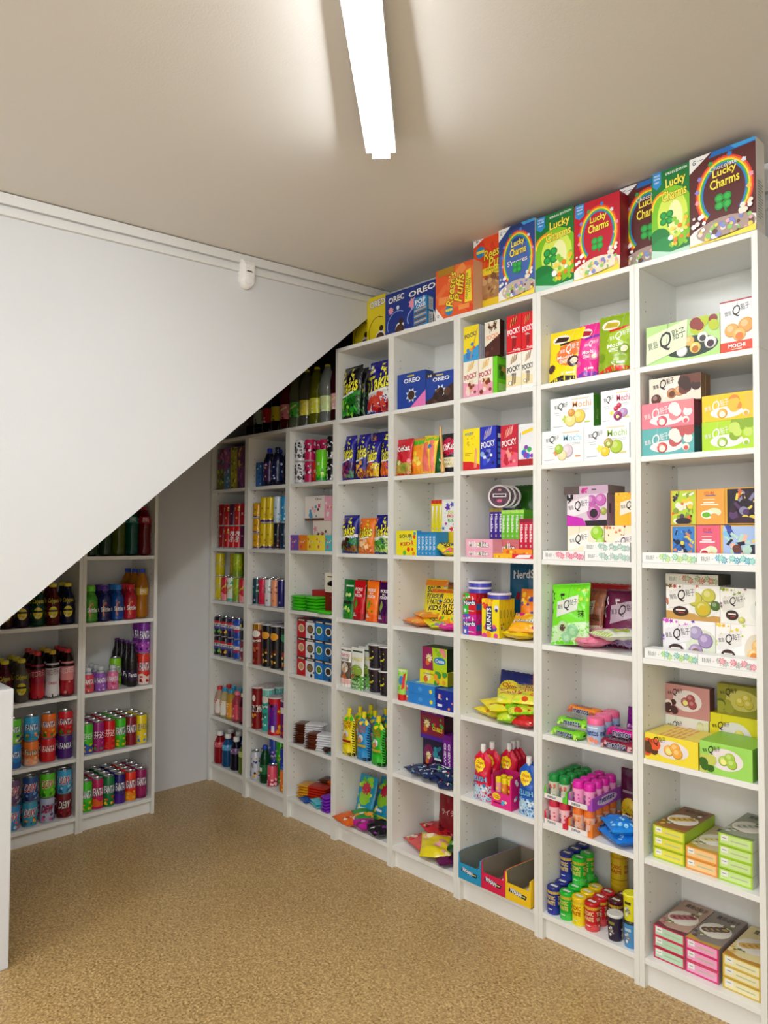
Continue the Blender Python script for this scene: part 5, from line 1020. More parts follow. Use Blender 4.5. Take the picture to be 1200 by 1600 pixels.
BG(c, 'tall dark green sweets bag at back', 799, 0, 748, .215, .03, '2a5a1a', generic('2c601c', ('JELLY',)*0, cols=('e84a2a', 'f0c02a', '8a3ab0', '5ab02a', '2a70c0'), n=22, r=.09, region=(.05, .05, .95, .75), low='3a3014'), h=.30, w=.15, rx=-2, seed=31)
def stacktin(col, lid): return lambda: tub('sweets_tin', .017, .026, col, lid, None, lidh=.008)
for i, (cc, ll, nm) in enumerate([('1f6ac8', '2a80d8', 'blue'), ('2a78d0', 'c8d8e8', 'light blue'), ('1fa060', '2ab870', 'teal green'), ('1a8a50', '28a860', 'green')]):
    RD(c, 0, .085, stacktin(cc, ll), ('st', i), '%s little tin in stack on red boxes' % nm, 'tin', .017, .026, zb=.1555+i*.0265, u=c.u1-.021)
for i in range(1): BX(c, 'candy_box', 'dark candy box under the little tins', 0, 0, 0, .068, .035, '3a4a20', None, h=.155, w=.045, ux=c.u1-.046)
c = K(6, 4)
def nerds(ca, cb): return lambda A: (A.rect(0, 0, .42, 1, ca), A.rect(.42, 0, 1, 1, cb), A.blobs(.05, .6, .95, .95, [ca, cb, 'f8d0e0'], 12, .07, 3), A.poly([(.02, .40), (.98, .46), (.98, .68), (.02, .62)], '14205a'), A.text('Nerds', .5, .54, .82, .20, 'f4f6fa', '14205a', rot=4, bold=.06), A.rect(.1, .08, .25, .25, 'e8f0f4'), A.rect(.4, .14, .85, .18, 'f0f0f4'))
ns = lambda cb: (lambda A: (A.rect(0, 0, 1, 1, cb), A.rect(0, .2, 1, .5, '1f6ab0'), A.blobs(.1, .6, .9, .95, ['f06a80'], 5, .12, 2)))
BX(c, 'candy_box', 'pink and blue lettered candy box', 723.5, 744, 0, .006, .024, 'c81a8a', nerds('5a5ac8', 'd8209a'), side='c81a8a', side_art=ns('d01a90'), h=.085, n=3)
BX(c, 'candy_box', 'green and red lettered candy box', 723.5, 744, 0, .006, .024, 'd01a2a', nerds('3ac03a', 'd8182a'), side='d01a2a', side_art=ns('d8182a'), h=.085, n=3, zb=.0855)
def yart(A): A.rect(0, 0, 1, 1, 'f8e010'), A.blobs(.02, .75, .6, .98, ['f0901a', 'f8b02a', 'e8402a'], 9, .12, 2), A.blobs(.05, .02, .9, .3, ['4a4ab8', 'e84a9a', '5a3a9a', 'f0901a'], 9, .14, 5), A.poly([(.22, .18), (.62, .16), (.58, .82), (.26, .80)], '1a2a6a'), A.text('RUNTS', .42, .49, .55*A.h/A.w, .24*A.w/A.h, 'f8f8f4', '1a2a6a', rot=90, bold=.06), A.disc(.85, .78, .13, 'e8e4f0'), A.disc(.85, .72, .08, '3a3a80')
BX(c, 'candy_box', 'yellow fruit candy box with upright lettering', 753, 780, 0, .008, .10, 'f4dc14', yart, side='e8cc14', side_art=lambda A: [(A.rect(.22*i+.19, 0, .22*i+.2, 1, 'a08a10'), A.ell(.22*i+.1, .62, .05, .11, '3a3a30'), A.ell(.22*i+.1, .62, .03, .09, 'd8c020'), A.blobs(.22*i+.04, .15, .22*i+.16, .4, ['5a3a50'], 3, .04, i)) for i in range(5)], h=.153)
spines(c, 'yellow upright candy box beside lettered one', 0, 5, .0235, .06, 0, .178, .07, 'ecd018', '', 'd8b814', ux=c.U(753, .008)+.0875+.004) if False else None
for i, (px, d, zb) in enumerate([(752, .03, .171), (752, .034, .1955)]): RD(c, 0, .02, tin('4a4ab8', '8a90d8', 'GUM'), 'tinb', ['lower', 'upper'][i]+' violet blue round tin on stacked boxes', 'tin', .047, .024, zb=zb, u=c.u0+.052)
RD(c, 0, .025, None, 'tinb', 'violet blue round tin on yellow box', 'tin', .047, .024, zb=.1825, u=c.U(753, .008)+.072) if False else RD(c, 0, .012, None, 'tinb', 'violet blue round tin on yellow box', 'tin', .047, .024, zb=.1535, u=c.U(753, .008)+.050)
BG(c, 'teal blue sweets pouch at back', 790, 0, 880, .19, .04, '12506e', generic('14587a', ('NerdS',), 'd8dce0', '0a2a3a', cols=('8a2030', '1a6a8a', 'c8d8e0'), n=7, r=.12, wy=.86, ws=.12, tw=.7, region=(.2, .3, .8, .6)), 'stand', h=.285, w=.148, rx=-3, seed=33)
BG(c, 'orange candy bag beside fruit boxes', 806, 0, 942, .10, .03, 'e87a1c', generic('ea8220', cols=('f0c030', '8a2a4a', 'f8e060', '4a3a90'), n=16, r=.10, region=(.05, .05, .95, .9)), h=.19, w=.10, rx=-8, seed=34)
LIE(c, 'yellow candy bag lying flat with purple shapes', c.u1-.105, .055, .10, .13, .03, 'f0cc1a', generic('f2d01e', cols=('5a50b0', 'f08a1c', '3a2a50', 'f8e870'), n=18, r=.11, region=(.05, .05, .95, .95)), rz=70, seed=35)
LIE(c, 'orange and blue candy bag on the pile', c.u1-.085, .075, .12, .135, .03, 'f4a81a', generic('f6b01e', ('Nerds',), 'f8f8fa', '14205a', cols=('e0208a', 'f08a1c', '3a5ab8', 'f8e060'), n=14, r=.11, region=(.05, .1, .95, .95), wy=.42, ws=.16), rz=20, seed=36, zb=.03, tilt=25)
c = K(6, 5)
BG(c, 'navy lollipop bag with yellow oval', 768, 0, 1046, .17, .045, '14206e', lambda A: (A.rect(0, 0, 1, 1, '16247a'), A.ell(.42, .52, .38, .26, 'f0dc28', 20), A.text('Chupa', .42, .62, .52, .14, 'c8201c', '6a1010', rot=-4, shear=.2, bold=.04), A.text('Chups', .42, .44, .52, .14, 'c8201c', '6a1010', rot=-4, shear=.2, bold=.04), A.disc(.84, .40, .18, '7a1a3a'), A.disc(.8, .44, .07, 'c05a7a')), rx=-16, h=.165, w=.18, seed=41, name='lollipop_bag')
BG(c, 'red sweets bag standing in back corner', 822, 0, 1044, .16, .04, 'b8141c', generic('bc161e', cols=('e83a30', '6a1014', 'f0901a', 'f0d040'), n=10, r=.12, region=(.05, .0, .95, .6)), rx=-10, h=.20, w=.10, seed=42)
yl = lambda w1, s=0: generic('f0e020', w1, 'a8201c', 'f8f0a0', cols=('f08a1c', 'a8d820', 'f8f48a', 'e0501c'), n=14, r=.10, seed=s, region=(.05, .05, .95, .5), wy=.7, ws=.16)
gy = 'yellow and lime sour sweets bags lying in a pile'
for i, (du, d, rz, col, zb, nm, t) in enumerate([(.10, .10, 70, 'f0d820', 0, 'bottom yellow', 0), (.13, .085, 55, 'f4e024', .030, 'second yellow', 3), (.20, .075, 40, 'a0e01c', .004, 'lower lime green', 2), (.23, .09, 50, '8ad81c', .036, 'upper lime green', 6), (.16, .13, 35, 'f0e028', .060, 'third yellow', 8), (.24, .14, 25, 'ece024', .072, 'topmost yellow', 14)]):
    words = ('Chupa', 'Chups') if i > 3 else ()
    LIE(c, nm+' sour sweets bag in pile', c.u0+du+.01, d, .13, .165, .03, col, generic(col, words, 'c8301c', 'f8f4a0', cols=('f08a1c', 'c8f040', 'f8f48a', 'e0501c'), n=10, r=.09, seed=i, region=(.05, .05, .95, .4), wy=.7, ws=.18, low='e8e84a'), rz=rz, zb=zb, seed=44+i, tilt=t, group=gy)
LIE(c, 'red sweets bag beside lime ones', c.u1-.070, .06, .09, .14, .035, 'c81a20', generic('cc1c22', cols=('f0c8c0', 'e84a40'), n=6, r=.09), rz=18, zb=.0, seed=52, tilt=4)
c = K(6, 6)
def slush(A, top='e01a48', low='b8dcf0'):
    A.rect(0, 0, 1, 1, top); A.rect(0, 0, 1, .34, low); A.blobs(0, .02, 1, .36, ['e8f4fa', '6ab0e0', '3a80c0', top], 22, .07, 5)
    for i in range(8): A.disc(.45+.20*cos(i*pi/4), .74+.20*sin(i*pi/4)*A.w/A.h, .12, 'f8dc20')
    A.disc(.45, .74, .25, 'f8dc20'); A.text('Chupa', .45, .78, .36, .07, 'c01a20', shear=.2, bold=.05); A.text('Chups', .45, .70, .36, .07, 'c01a20', shear=.2, bold=.05)
    A.text('SLUSH', .5, .46, .78, .10, '7ac0e8', '1a3a80', bold=.06, olw=.12)
gu = 'slush pouches with screw caps'
def SL(desc, px0, px1, d, top, key, n=1, u=None): BG(c, desc, px0, px1, 0, d, .05, top, lambda A: slush(A, top), 'spout', h=.19, w=.088, cap='f0eeec', seed=7, name='drink_pouch', cat='drink pouch', group=gu, n=n, pitch=.058, key=('slush', key), u=u)
u1_ = c.U(751, .02); SL('red slush pouch at left', 735, 0, .012, 'd8183c', 'r', 2, u1_); 
SL('red slush pouch in centre', 780, 0, .108, 'd8183c', 'r', 2, c.U(793, .12)); SL('red slush pouch behind left file', 0, 0, .14, 'd8183c', 'r', 1, u1_+.055)
SL('blue slush pouch at right', 800, 0, .012, '1c58b8', 'b', 3, c.u1-.047)
def disp(A): A.rect(0, 0, 1, 1, 'e8288a'); A.ell(.25, .70, .2, .24, 'f8dc20'); A.text('Chupa', .25, .74, .3, .12, 'c01a20', bold=.05); A.text('Chups', .25, .62, .3, .12, 'c01a20', bold=.05); A.rect(.1, .25, .5, .34, '6a1040'); A.blobs(.45, .3, .95, .6, ['f8e8a0', '4ab0e0', 'f4f0f4'], 5, .07, 3)
dx = c.U(768, .010); o = proto('disp', lambda: tray('display_box', .098, .09, .125, .058, 'e0207e', 'c01a6a', art=disp, sideart=lambda A: (A.rect(0, 0, 1, 1, 'd8187a'), A.blobs(.2, .3, .8, .9, ['4ab0e0', 'f4f0f4', 'f8dc20'], 7, .09, 4)), backh=.125)())
place(o, c, dx+.05, .012+.045-.004, c.z, 'pink display box of lollipop tubes', 'box')
for j in range(3):
    for i in range(2):
        cc = ['f0a0a8', 'f08a3a', 'd83a2a'][(i+j) % 3]
        o = proto(('tube', cc), lambda: tub('sweets_tube', .0125, .108, cc, 'f4dc20', lambda A: (A.rect(0, .2, 1, .5, 'b8204a'), [A.disc(x, .75, .12, 'f8dc20') for x in (0, .5, 1)]), lidh=.02, lr=.98))
        place(o, c, dx+.05-.031+j*.030, .012+.020+i*.034, c.z+.0026, 'sweets tube in pink display box', 'sweets tube', 'tubes in the display box', file=i)
c = K(6, 7)
def wham(bg, tx2='e8e44a'): return lambda A: (A.rect(0, 0, 1, 1, bg), A.poly([(.12, .52), (.80, .38), (.84, .62), (.16, .76)], '1a2050'), A.text('WHAM', .40, .60, .44, .24, 'f4f6f8', '1a2050', rot=-9, bold=.07, olw=.14), A.rect(.62, .50, .78, .56, tx2))
def wtray(u0, bg, desc, key, d=-.012, w=None):
    place(tray('display_tray', w, .262, .105, .062, bg, '8f8674' if key != 'b' else '858a80', art=wham(bg), backh=.09)(), c, u0+w/2, d+.131, c.z, desc, 'tray', 'open display trays of chew bars')
    for i in range(5):
        o = proto(('chew', key), lambda: stack_bar('chew_bar', .022, .115, .010, {'b': '2a90c8', 'r': 'c8204a', 'y': 'f0d020'}[key], 'dfe4e8', 3)); 
        place(o, c, u0+w/2-.028+.0165*(i % 4)+.014*(i//4), d+.045+.06+.018*(i % 2), c.z+.003+.012*(i//4)+.0102*(i % 2)*0, {'b': 'blue', 'r': 'red', 'y': 'yellow'}[key]+' chew bar loose in tray', 'chew bar', 'loose chew bars in the trays', rz=(-4, 4, 2, -3, 8)[i])
wtray(2.0200, '1c94c4', 'blue open display tray at left', 'b', w=.118); wtray(2.1392, 'd8184a', 'red open display tray in middle', 'r', w=.118); wtray(2.2584, 'f4c81a', 'yellow open display tray at right', 'y', w=.118)

# ---- fifth bookcase
c = K(5, 1)
def oreo_small(low, pink): return lambda A: (A.rect(0, 0, 1, 1, '173fa0'), A.poly([(.45, 0), (1, 0), (1, .45)], pink) if pink else A.poly([(0, 0), (1, 0), (1, .62), (.55, .38), (0, .12)], low), A.text('OREO', .52, .78, .56, .12, 'f4f6fa', '0a1f60', bold=.06), A.star(.5, .36, .2, 'dfe8f4', 8, .6), A.disc(.5, .36, .12, '3a2418'), A.rect(.35, .89, .6, .93, 'e8d020'))
BX(c, 'cookie_box', 'blue cookie box with pink corner', 621, 665, 587, .012, .05, '12388e', oreo_small('', 'ec7ac0'), side='2a4a90')
BX(c, 'cookie_box', 'blue and brown cookie box', 665.8, 0, 579, .012, .05, '12388e', lambda A: (oreo_small('3a2018', None)(A), A.poly([(0, 1), (.35, 1), (.30, .88), (0, .86)], '3a2418'), A.text('10', .14, .93, .12, .07, 'f4f4f4', bold=.06), A.blobs(.3, .08, .8, .35, ['3a2018', '5a3a2a', '2a1612'], 14, .10, 4)), w=.182, h=.135)
c = K(5, 2)
gk = 'candy bags standing in a row'
def kk(bg, low, words=(), wc='ffffff', ol='8a0a18', cols=('f8d840',), **q): return generic(bg, words, wc, ol, low=low, cols=cols, **q)
BG(c, 'dark red wafer bag', 614.5, 0, 690, -.004, .03, 'c41426', kk('c81628', 'b8a840', ('KitKat',), cols=('e8e0a0', '8a9a3a', 'f08a9a'), n=10, r=.12, wy=.74), h=.165, w=.10, rx=-6, seed=61, group=gk)
BG(c, 'orange wafer bag with green top', 636, 0, 690, .02, .028, 'f0901c', lambda A: (A.rect(0, 0, 1, 1, 'f29420'), A.rect(0, .82, 1, 1, '4ab82a'), A.blobs(.1, .1, .9, .6, ['f8d02a', 'f06a3a', 'f8e060'], 12, .13, 3)), h=.165, w=.09, rx=-6, seed=62, group=gk)
BG(c, 'coral and yellow sweets bag', 654, 0, 690, .012, .026, 'f4c820', lambda A: (A.rect(0, 0, 1, 1, 'f6ce22'), A.rect(0, .88, 1, 1, '5ac02a'), A.poly([(0, .8), (.35, .85), (.75, 0), (.2, 0)], 'f2786a'), A.poly([(.5, .9), (.8, .9), (1, .1), (.8, 0)], 'f08070'), A.disc(.55, .72, .12, '2a80c0')), h=.165, w=.085, rx=-6, ry=4, seed=63, group=gk)
BG(c, 'dark green sweets bag', 669, 0, 692, .03, .03, '0f5a24', kk('10602a', None, cols=('b81a28', '2a8a3a', 'e8e8e0'), n=8, r=.13, seed=4), h=.165, w=.10, rx=-5, ry=-3, seed=64, group=gk)
BG(c, 'black and pink wafer bag', 686, 0, 682, .008, .032, '1c1c28', lambda A: (A.rect(0, 0, 1, 1, '1e1e2a'), A.ell(.5, .66, .46, .24, 'd0184a', 18), A.text('KitKat', .5, .66, .72, .17, 'f8f4f4', '8a0a28', rot=8, shear=.2, bold=.05), A.rect(.2, .12, .9, .38, 'e8e0b8'), A.text('MILK', .5, .31, .4, .06, '2a2a30'), A.text('TEA', .5, .2, .3, .06, '2a2a30')), h=.165, w=.088, rx=-4, seed=65, group=gk)
def stickb():
    g = G(); g.lathe([(0, 0), (.010, 0), (.010, .03), (.006, .04), (.006, .19), (.004, .2), (0, .2)], 'd8a860', 10); return g.build('sweet_stick', 'plastic')
place(stickb(), c, c.U(692, 0), .0, c.z, 'thin tan straw-like stick leaning between bags', 'stick', rx=-3, ry=-7)
c = K(5, 3)
BX(c, 'candy_box', 'yellow sour candy box with blue sides', 619, 651, 832, .008, .03, 'f4e414', lambda A: (A.rect(0, 0, 1, 1, 'f6e818'), sour('f6e818', words=('SOUR', 'PATCH', 'KIDS'), low=None, n=5, cols=['2a2a20', 'e8f04a', 'd8301c'])(A)), side='2a90d0', side_art=lambda A: A.rect(.2, .2, .8, .8, '1f80c0'), h=.11, w=None)
spines(c, 'blue upright candy box', 0, 5, .0225, .012, 0, .104, .08, '2a94d4', 'SOUR', '2a80c0', ux=c.U(651.5, .01))
for i in range(2): BX(c, 'candy_box', 'flat yellow candy box under upright ones', 0, 0, 0, .10, .12, 'e8c81a', None, h=.052, w=.20, zb=i*.0525, ux=1.75, tier=['bottom', 'upper'][i])
spines(c, 'yellow upright candy box with red ends', 0, 3, .023, .11, .1055, .143, .09, 'ecdc1c', '', 'd8301c', ux=1.752)
BX(c, 'candy_box', 'white sour candy box with splashes', 0, 0, 0, .105, .09, 'f0f0ec', lambda A: (A.rect(0, 0, 1, 1, 'f2f2ee'), A.blobs(.05, .7, .95, .95, ['2a70d0', '6a3ab0', '2a90e0'], 6, .12, 3, 'star'), A.blobs(.05, .05, .95, .3, ['e0302a', '2a70d0', 'c02a8a'], 7, .11, 5, 'star'), A.text('SOUR', .5, .60, .42, .09, 'd8e02a', '1a1a1a', bold=.06), A.text('PATCH', .5, .48, .48, .09, 'e8502a', '1a1a1a', bold=.06), A.text('KIDS', .5, .36, .42, .09, '5ac03a', '1a1a1a', bold=.06)), h=.143, w=.125, zb=.1055, ux=1.822)
LIE(c, 'yellow and pink sour sweets bag lying in front', c.u1-.075, .055, .10, .125, .03, 'f0dc20', sour('f0dc20', words=('SOUR', 'PATCH', 'KIDS'), low='e84a7a', n=14, dots=('f06a8a', '5ac02a', '2a90d0', 'f08a2a')), rz=68, tilt=18, seed=66)
c = K(5, 4)
gsr = 'sour sweets bags piled on the shelf'
mk = lambda **q: sour('f2e01c', n=12, **q)
BG(c, 'yellow sour sweets bag standing at back', 657, 0, 910, .185, .03, 'f0d81c', lambda A: (mk()(A), A.rect(0, .86, 1, 1, 'f08a1a')), h=.20, w=.14, rx=-8, seed=71, group=gsr)
BG(c, 'brown and green sour sweets bag', 692, 0, 912, .185, .03, '6a3a1c', sour('9a5a20', low='4ab03a', n=10, tc='ffffff'), h=.19, w=.11, rx=-7, seed=72, group=gsr)
BG(c, 'middle yellow sour sweets bag leaning', 652, 0, 938, .085, .03, 'f2e01c', lambda A: (mk()(A), A.rect(0, .88, 1, 1, 'f06a1a')), h=.18, w=.13, rx=-27, rz=-4, seed=73, group=gsr)
BG(c, 'right yellow sour sweets bag leaning', 676, 0, 950, .045, .03, 'f4d41c', sour('f6d820', low='f08a2a', dots=('f0a030', '6abf3a', 'e8c02a', 'f05030')), h=.16, w=.13, rx=-22, seed=74, group=gsr)
LIE(c, 'orange sour sweets bag lying at front left', c.u0+.100, .085, .12, .16, .028, 'f4862a', generic('f68a2c', cols=('f8a850', 'f8d040', 'e8641a'), n=9, r=.11, low='f8b04a'), rz=68, seed=75, group=gsr)
LIE(c, 'second orange sour sweets bag on top', c.u0+.12, .12, .12, .16, .028, 'f49a2a', generic('f69a30', cols=('f8b850', 'f8dc40', 'e8641a'), n=9, r=.11), rz=60, seed=76, zb=.026, group=gsr)
LIE(c, 'yellow sour sweets bag lying in middle', c.u0+.21, .075, .12, .16, .026, 'f4e41c', sour('f4e41c', dots=('b07ac0', '6abf3a', 'f0c8a0')), rz=62, seed=77, tilt=6, group=gsr)
LIE(c, 'hot pink sour sweets bag at front right', c.u1-.083, .065, .11, .14, .022, 'ee1aa0', generic('f01ea4', cols=('f890d0', 'f8f0a0'), n=7, r=.08), rz=70, seed=78, group=gsr)
c = K(5, 5)
def tube_():
    S = film_surface(.06, .115, .034, 'pillow', 5); g = G()
    g.grid(lambda a, b: (lambda p: (p[0]*(.82+.18*b), p[1]*(1-b)**.5*1.2, .028+p[2]*.99))(S(a, max(.3, b*.65+.35))) if False else ((a-.5)*.060*(.8+.2*b), -(.019*(1-b)**.7)*(1-(2*a-1)**2)**.5-.0008, .026+b*.112), 12, 12, 'a8e05a')
    g.grid(lambda a, b: ((.5-a)*.060*(.8+.2*b), (.019*(1-b)**.7)*(1-(2*a-1)**2)**.5+.0008, .026+b*.112), 12, 12, 'a8e05a')
    A = Art(.06, .112); A.blobs(.1, .05, .9, .95, ['f0f0a0', '7ac83a', 'f4f8e0'], 10, .09, 3); A.ell(.5, .55, .28, .18, '4a8ad0'); A.poly([(.62, .2), (.9, .25), (.9, .85), (.7, .8)], 'e0302a'); A.rect(.1, .9, .9, .96, 'f0e8d0')
    g.art(A, lambda a, b, o: ((a-.5)*.060*(.8+.2*b), -(.019*(1-b)**.7)*(max(0, 1-(2*a-1)**2))**.5-.0009-o, .026+b*.112), (.15, .2))
    o = g.build('squeeze_candy_tube', 'plastic'); g = G(); g.lathe([(0, 0), (.0225, 0), (.0235, .026), (.012, .028), (0, .028)], 'd81c20', 20); g.build('screw_cap', 'plastic', o); return o
place(tube_(), c, c.U(627.5, .02), .028, c.z, 'green squeeze candy tube standing on red cap', 'candy tube')
bl = lambda A: (A.rect(0, 0, 1, 1, '2a84d8'), A.disc(.86, .45, .05, 'f0e020'), A.ell(.5, .5, .07, .22, '4a9ce8'), A.rect(.0, 0, .10, 1, '5a90c0'), A.blobs(0, .1, .1, .9, ['f0e0a0', 'e05a4a'], 5, .03, 3))
BX(c, 'candy_box', 'lower bright blue flat candy box', 634, 680.5, 0, .014, .13, '2a84d8', bl, top_c='4a9cd8', side='1a64b0', h=.044, w=None); BX(c, 'candy_box', 'upper bright blue flat candy box', 634, 679.5, 0, .014, .13, '2a84d8', bl, top_c='5aa4dc', side='1a64b0', top_art=lambda A: A.blobs(.1, .1, .9, .9, ['8ac0e8', 'f0f0e0'], 5, .06, 3), h=.044, zb=.0446)
BX(c, 'candy_box', 'navy flat candy box with red emblem', 681.5, 0, 0, .008, .12, '14288e', lambda A: (A.rect(0, 0, 1, 1, '162c98'), A.blobs(.1, .5, .4, .9, ['e04a5a', 'f0c8b0'], 4, .06, 3), A.rect(.08, .15, .35, .28, 'e8ecf4'), A.disc(.62, .6, .05, 'e8e8f0'), A.blobs(.7, .1, .95, .5, ['c83a2a', 'f0a050'], 3, .06, 4)), w=.10, h=.085, top_c='3a70b8')
whd = lambda bg, w2, cols: (lambda A: (A.rect(0, 0, 1, 1, bg), A.star(.28, .52, .15, 'f0e8b0', 9, .6), A.text('WARHEADS', .36, .72, .46, .10, '3a6a1a', bold=.05), A.blobs(.16, .25, .40, .60, ['f0e8b0', 'e0702a', '8ac02a'], 5, .07, 3), A.blobs(.55, .1, .95, .9, cols, 9, .08, 4), A.text(w2, .74, .42, .38, .16, 'f4f4f0', '1a2a6a', rot=4, bold=.06) if w2 else None))
BX(c, 'candy_box', 'yellow sour candy box on blue boxes', 0, 0, 0, .05, .09, 'e0d81c', whd('e4dc20', '', ('e0402a', '3a9a3a', 'f0a02a')), h=.058, w=.165, zb=.0895, ux=c.U(656, .05), side='8a8a14')
BX(c, 'candy_box', 'magenta and lime sour candy box', 0, 0, 0, .055, .08, '7a1a5a', lambda A: (A.rect(0, 0, 1, 1, '98205a'), A.poly([(.45, 0), (1, 0), (1, 1), (.4, 1)], 'b8d820'), A.star(.28, .52, .15, 'f0e8b0', 9, .6), A.blobs(.16, .25, .40, .60, ['f0e8b0', 'e0702a', '8ac02a'], 5, .07, 3), A.ell(.72, .45, .24, .16, '1c80c8'), A.text('Ooze', .72, .45, .34, .15, 'f4f8fa', '14408a', bold=.06), A.blobs(.5, .7, .95, .95, ['f08a9a', '8ac020'], 6, .08, 5)), h=.100, w=.145, zb=.148, ux=c.U(660, .055), side='1a3014', top_c='2a4a18')
BG(c, 'dark sweets bag at right edge', 690, 0, 1030, .20, .03, '14181c', generic('16201e', cols=('4a7a8a', '1c3038', '6ab030'), n=9, r=.12), h=.21, w=.06, rx=0, seed=79)
c = K(5, 6)
cub = lambda A: (A.rect(0, 0, 1, 1, '8a1436'), A.rect(0, .84, 1, 1, '6a1a8a'), A.rect(0, 0, 1, .14, '4a1a9a'), A.star(.28, .52, .15, 'f0e8b0', 9, .6), A.text('WARHEADS', .26, .66, .34, .07, '4a7a2a', bold=.05), A.blobs(.16, .25, .40, .60, ['f0e8b0', 'e0702a', '8ac02a'], 5, .07, 3), A.text('CUBES', .72, .38, .42, .13, 'f0e020', '4a1030', rot=-4, bold=.06), A.blobs(.5, .5, .95, .8, ['2a60c0', 'e0302a', '4ab03a', 'f08a20'], 6, .06, 4), A.text('CHEWY CUBES', .42, .92, .5, .06, 'e0b090'))
wild = lambda A: (A.rect(0, 0, 1, 1, '1c1436'), A.ell(.28, .55, .24, .3, '7a1450'), A.star(.28, .52, .15, 'f0e8b0', 9, .6), A.blobs(.16, .25, .40, .60, ['f0e8b0', 'e0702a', '8ac02a'], 5, .07, 3), A.blobs(.5, .5, .95, .95, ['1c6a8a', '2a90a0'], 6, .1, 3), A.rect(.56, .42, .9, .49, 'e8e8f0'), A.text('CUBES', .72, .28, .36, .12, 'd8488a', bold=.04), A.rect(.06, .05, .12, .12, 'f0f0f0'))
BX(c, 'candy_box', 'dark purple sour candy box below', 661, 695, 0, .125, .05, '1c1436', wild, h=.147, w=.125, zb=0, ux=c.U(661, .125)); BX(c, 'candy_box', 'crimson and purple sour candy box above', 655, 0, 0, .125, .06, '5a1440', cub, h=.132, w=.145, zb=.1475, ux=c.U(657, .125), side='3a0c28')
for i in range(0): BX(c, 'candy_box', 'flat purple candy box hidden behind sweets bags', 0, 0, 0, .06, .10, '3a1450', None, h=.0172, w=.19, zb=i*.0176, ux=c.U(657, .06), tier=['lower', 'upper'][i])
spines(c, 'violet upright candy box', 0, 2, .024, .12, 0, .185, .06, '7a1a9a', 'CHEWY', '6a1484', ux=c.U(661, .125)+.127)
gd = 'navy and silver sweets bags lying in a heap'
for i, (du, d, rz, zb, t) in enumerate([(.08, .085, 75, 0, 0), (.115, .07, 40, .012, 4), (.165, .085, 95, .0, 2), (.19, .045, 60, .016, 5), (.24, .075, 20, .006, 4), (.28, .06, 75, .02, 6), (.30, .035, 50, .0, 2), (.22, .10, 120, .03, 8)]):
    LIE(c, 'navy and silver sweets bag', c.u0+du-.006, d-.008, .070, .105, .020, '1c2c5a', generic('20305e', cols=('e8ecf0', '5ab04a', 'c83a4a', '8ab8d8', 'f0f0f0'), n=11, r=.13, seed=i, kind='bar', region=(.1, .1, .9, .9)), rz=rz, zb=zb, tilt=t, seed=80+i, group=gd)
c = K(5, 7)
BG(c, 'dark red lychee pouch at back', 680, 0, 1212, .17, .04, '7a0c1c', lambda A: (A.rect(0, 0, 1, 1, '84101f'), A.blobs(.1, .05, .9, .3, ['a02838', 'c86a70', '5a0814'], 8, .13, 3), A.text('ライチ', .5, .62, .64, .10, 'd8c8c0', rot=4)), 'stand', h=.235, w=.13, rx=-3, seed=91)
LIE(c, 'pink and red sweets bag lying at left', c.u0+.10, .095, .12, .155, .03, 'd04a4a', generic('d85a58', cols=('f4e0d8', 'f08a90', 'a8c850', 'c02a30'), n=12, r=.14, region=(.05, .05, .95, .9)), rz=72, seed=92)
LIE(c, 'red and green sweets bag leaning on left wall', c.u0+.13, .16, .11, .16, .03, 'c8202a', generic('cc2430', cols=('f06a7a', '5ab03a', 'f0d0a0', '7a1018'), n=10, r=.14, region=(.05, .05, .95, .9)), rz=68, seed=93, zb=.04, tilt=6)
LIE(c, 'large yellow sweets bag lying in middle', c.u0+.20, .075, .14, .20, .036, 'e8d41c', generic('ecd820', cols=('f8f0c0', 'c8a81a', 'f0e8a8', 'f4b0a0'), n=12, r=.13, region=(.05, .05, .95, .9)), rz=40, seed=94, zb=.012, tilt=6)
LIE(c, 'purple sweets bag lying at right', c.u1-.088, .055, .11, .14, .03, '5a1048', generic('641450', cols=('c8a0c0', '3a0a2c', 'e8d8e8'), n=9, r=.11), rz=62, seed=95)
LIE(c, 'dark green sweets bag beside yellow one', c.u1-.075, .13, .10, .13, .03, '1c3a1c', generic('1f4a20', cols=('e8f0e0', '5ab03a', '2a6a2a'), n=9, r=.13), rz=25, seed=96, zb=.03, tilt=10)

# ---- fourth bookcase
gt4 = 'rolled tortilla chip bags'
def TK(c, desc, px0, d, bg, mid, chips, w, h, low=None, star='d83a80', rx=-5, seed=1, ry=0, rz=0, u=None, ry_=.6): BG(c, desc, px0, 0, 0, d, .05, bg, takis(bg, mid, chips, low, star, ry_), h=h, w=w, rx=rx, rz=rz, ry=ry, seed=seed, group=gt4, name='chip_bag', u=u)
c = K(4, 1)
grn = ('2a9a2a', '3ab83a', '1a5a1a', '8ad83a'); 
TK(c, 'black and green chip bag at front left', 527, -.006, '16141a', '2a8a2a', grn, .145, .258, '1f6a20', 'b89a3a', rz=-4, ry_=.62, seed=101)
TK(c, 'black chip bag behind front left one', 522, .048, '16141a', '2a5a2a', grn, .12, .258, '1a3a1a', 'b89a3a', seed=102, u=c.u0+.065)
TK(c, 'large navy chip bag with red chips', 577, .018, '1c1c8a', 'd8d8d8', ('b81a24', '8a1018', 'd84a3a'), .185, .262, 'e8e4e0', 'f0f0f0', seed=103, u=c.u1-.098)
TK(c, 'navy chip bag with blue chips', 557, .102, '1c1c8a', '2a60c0', ('2a70c8', '1a4a90', '6ab0e8'), .175, .262, '2458a8', 'e02a6a', seed=104, u=c.u0+.15)
c = K(4, 2)
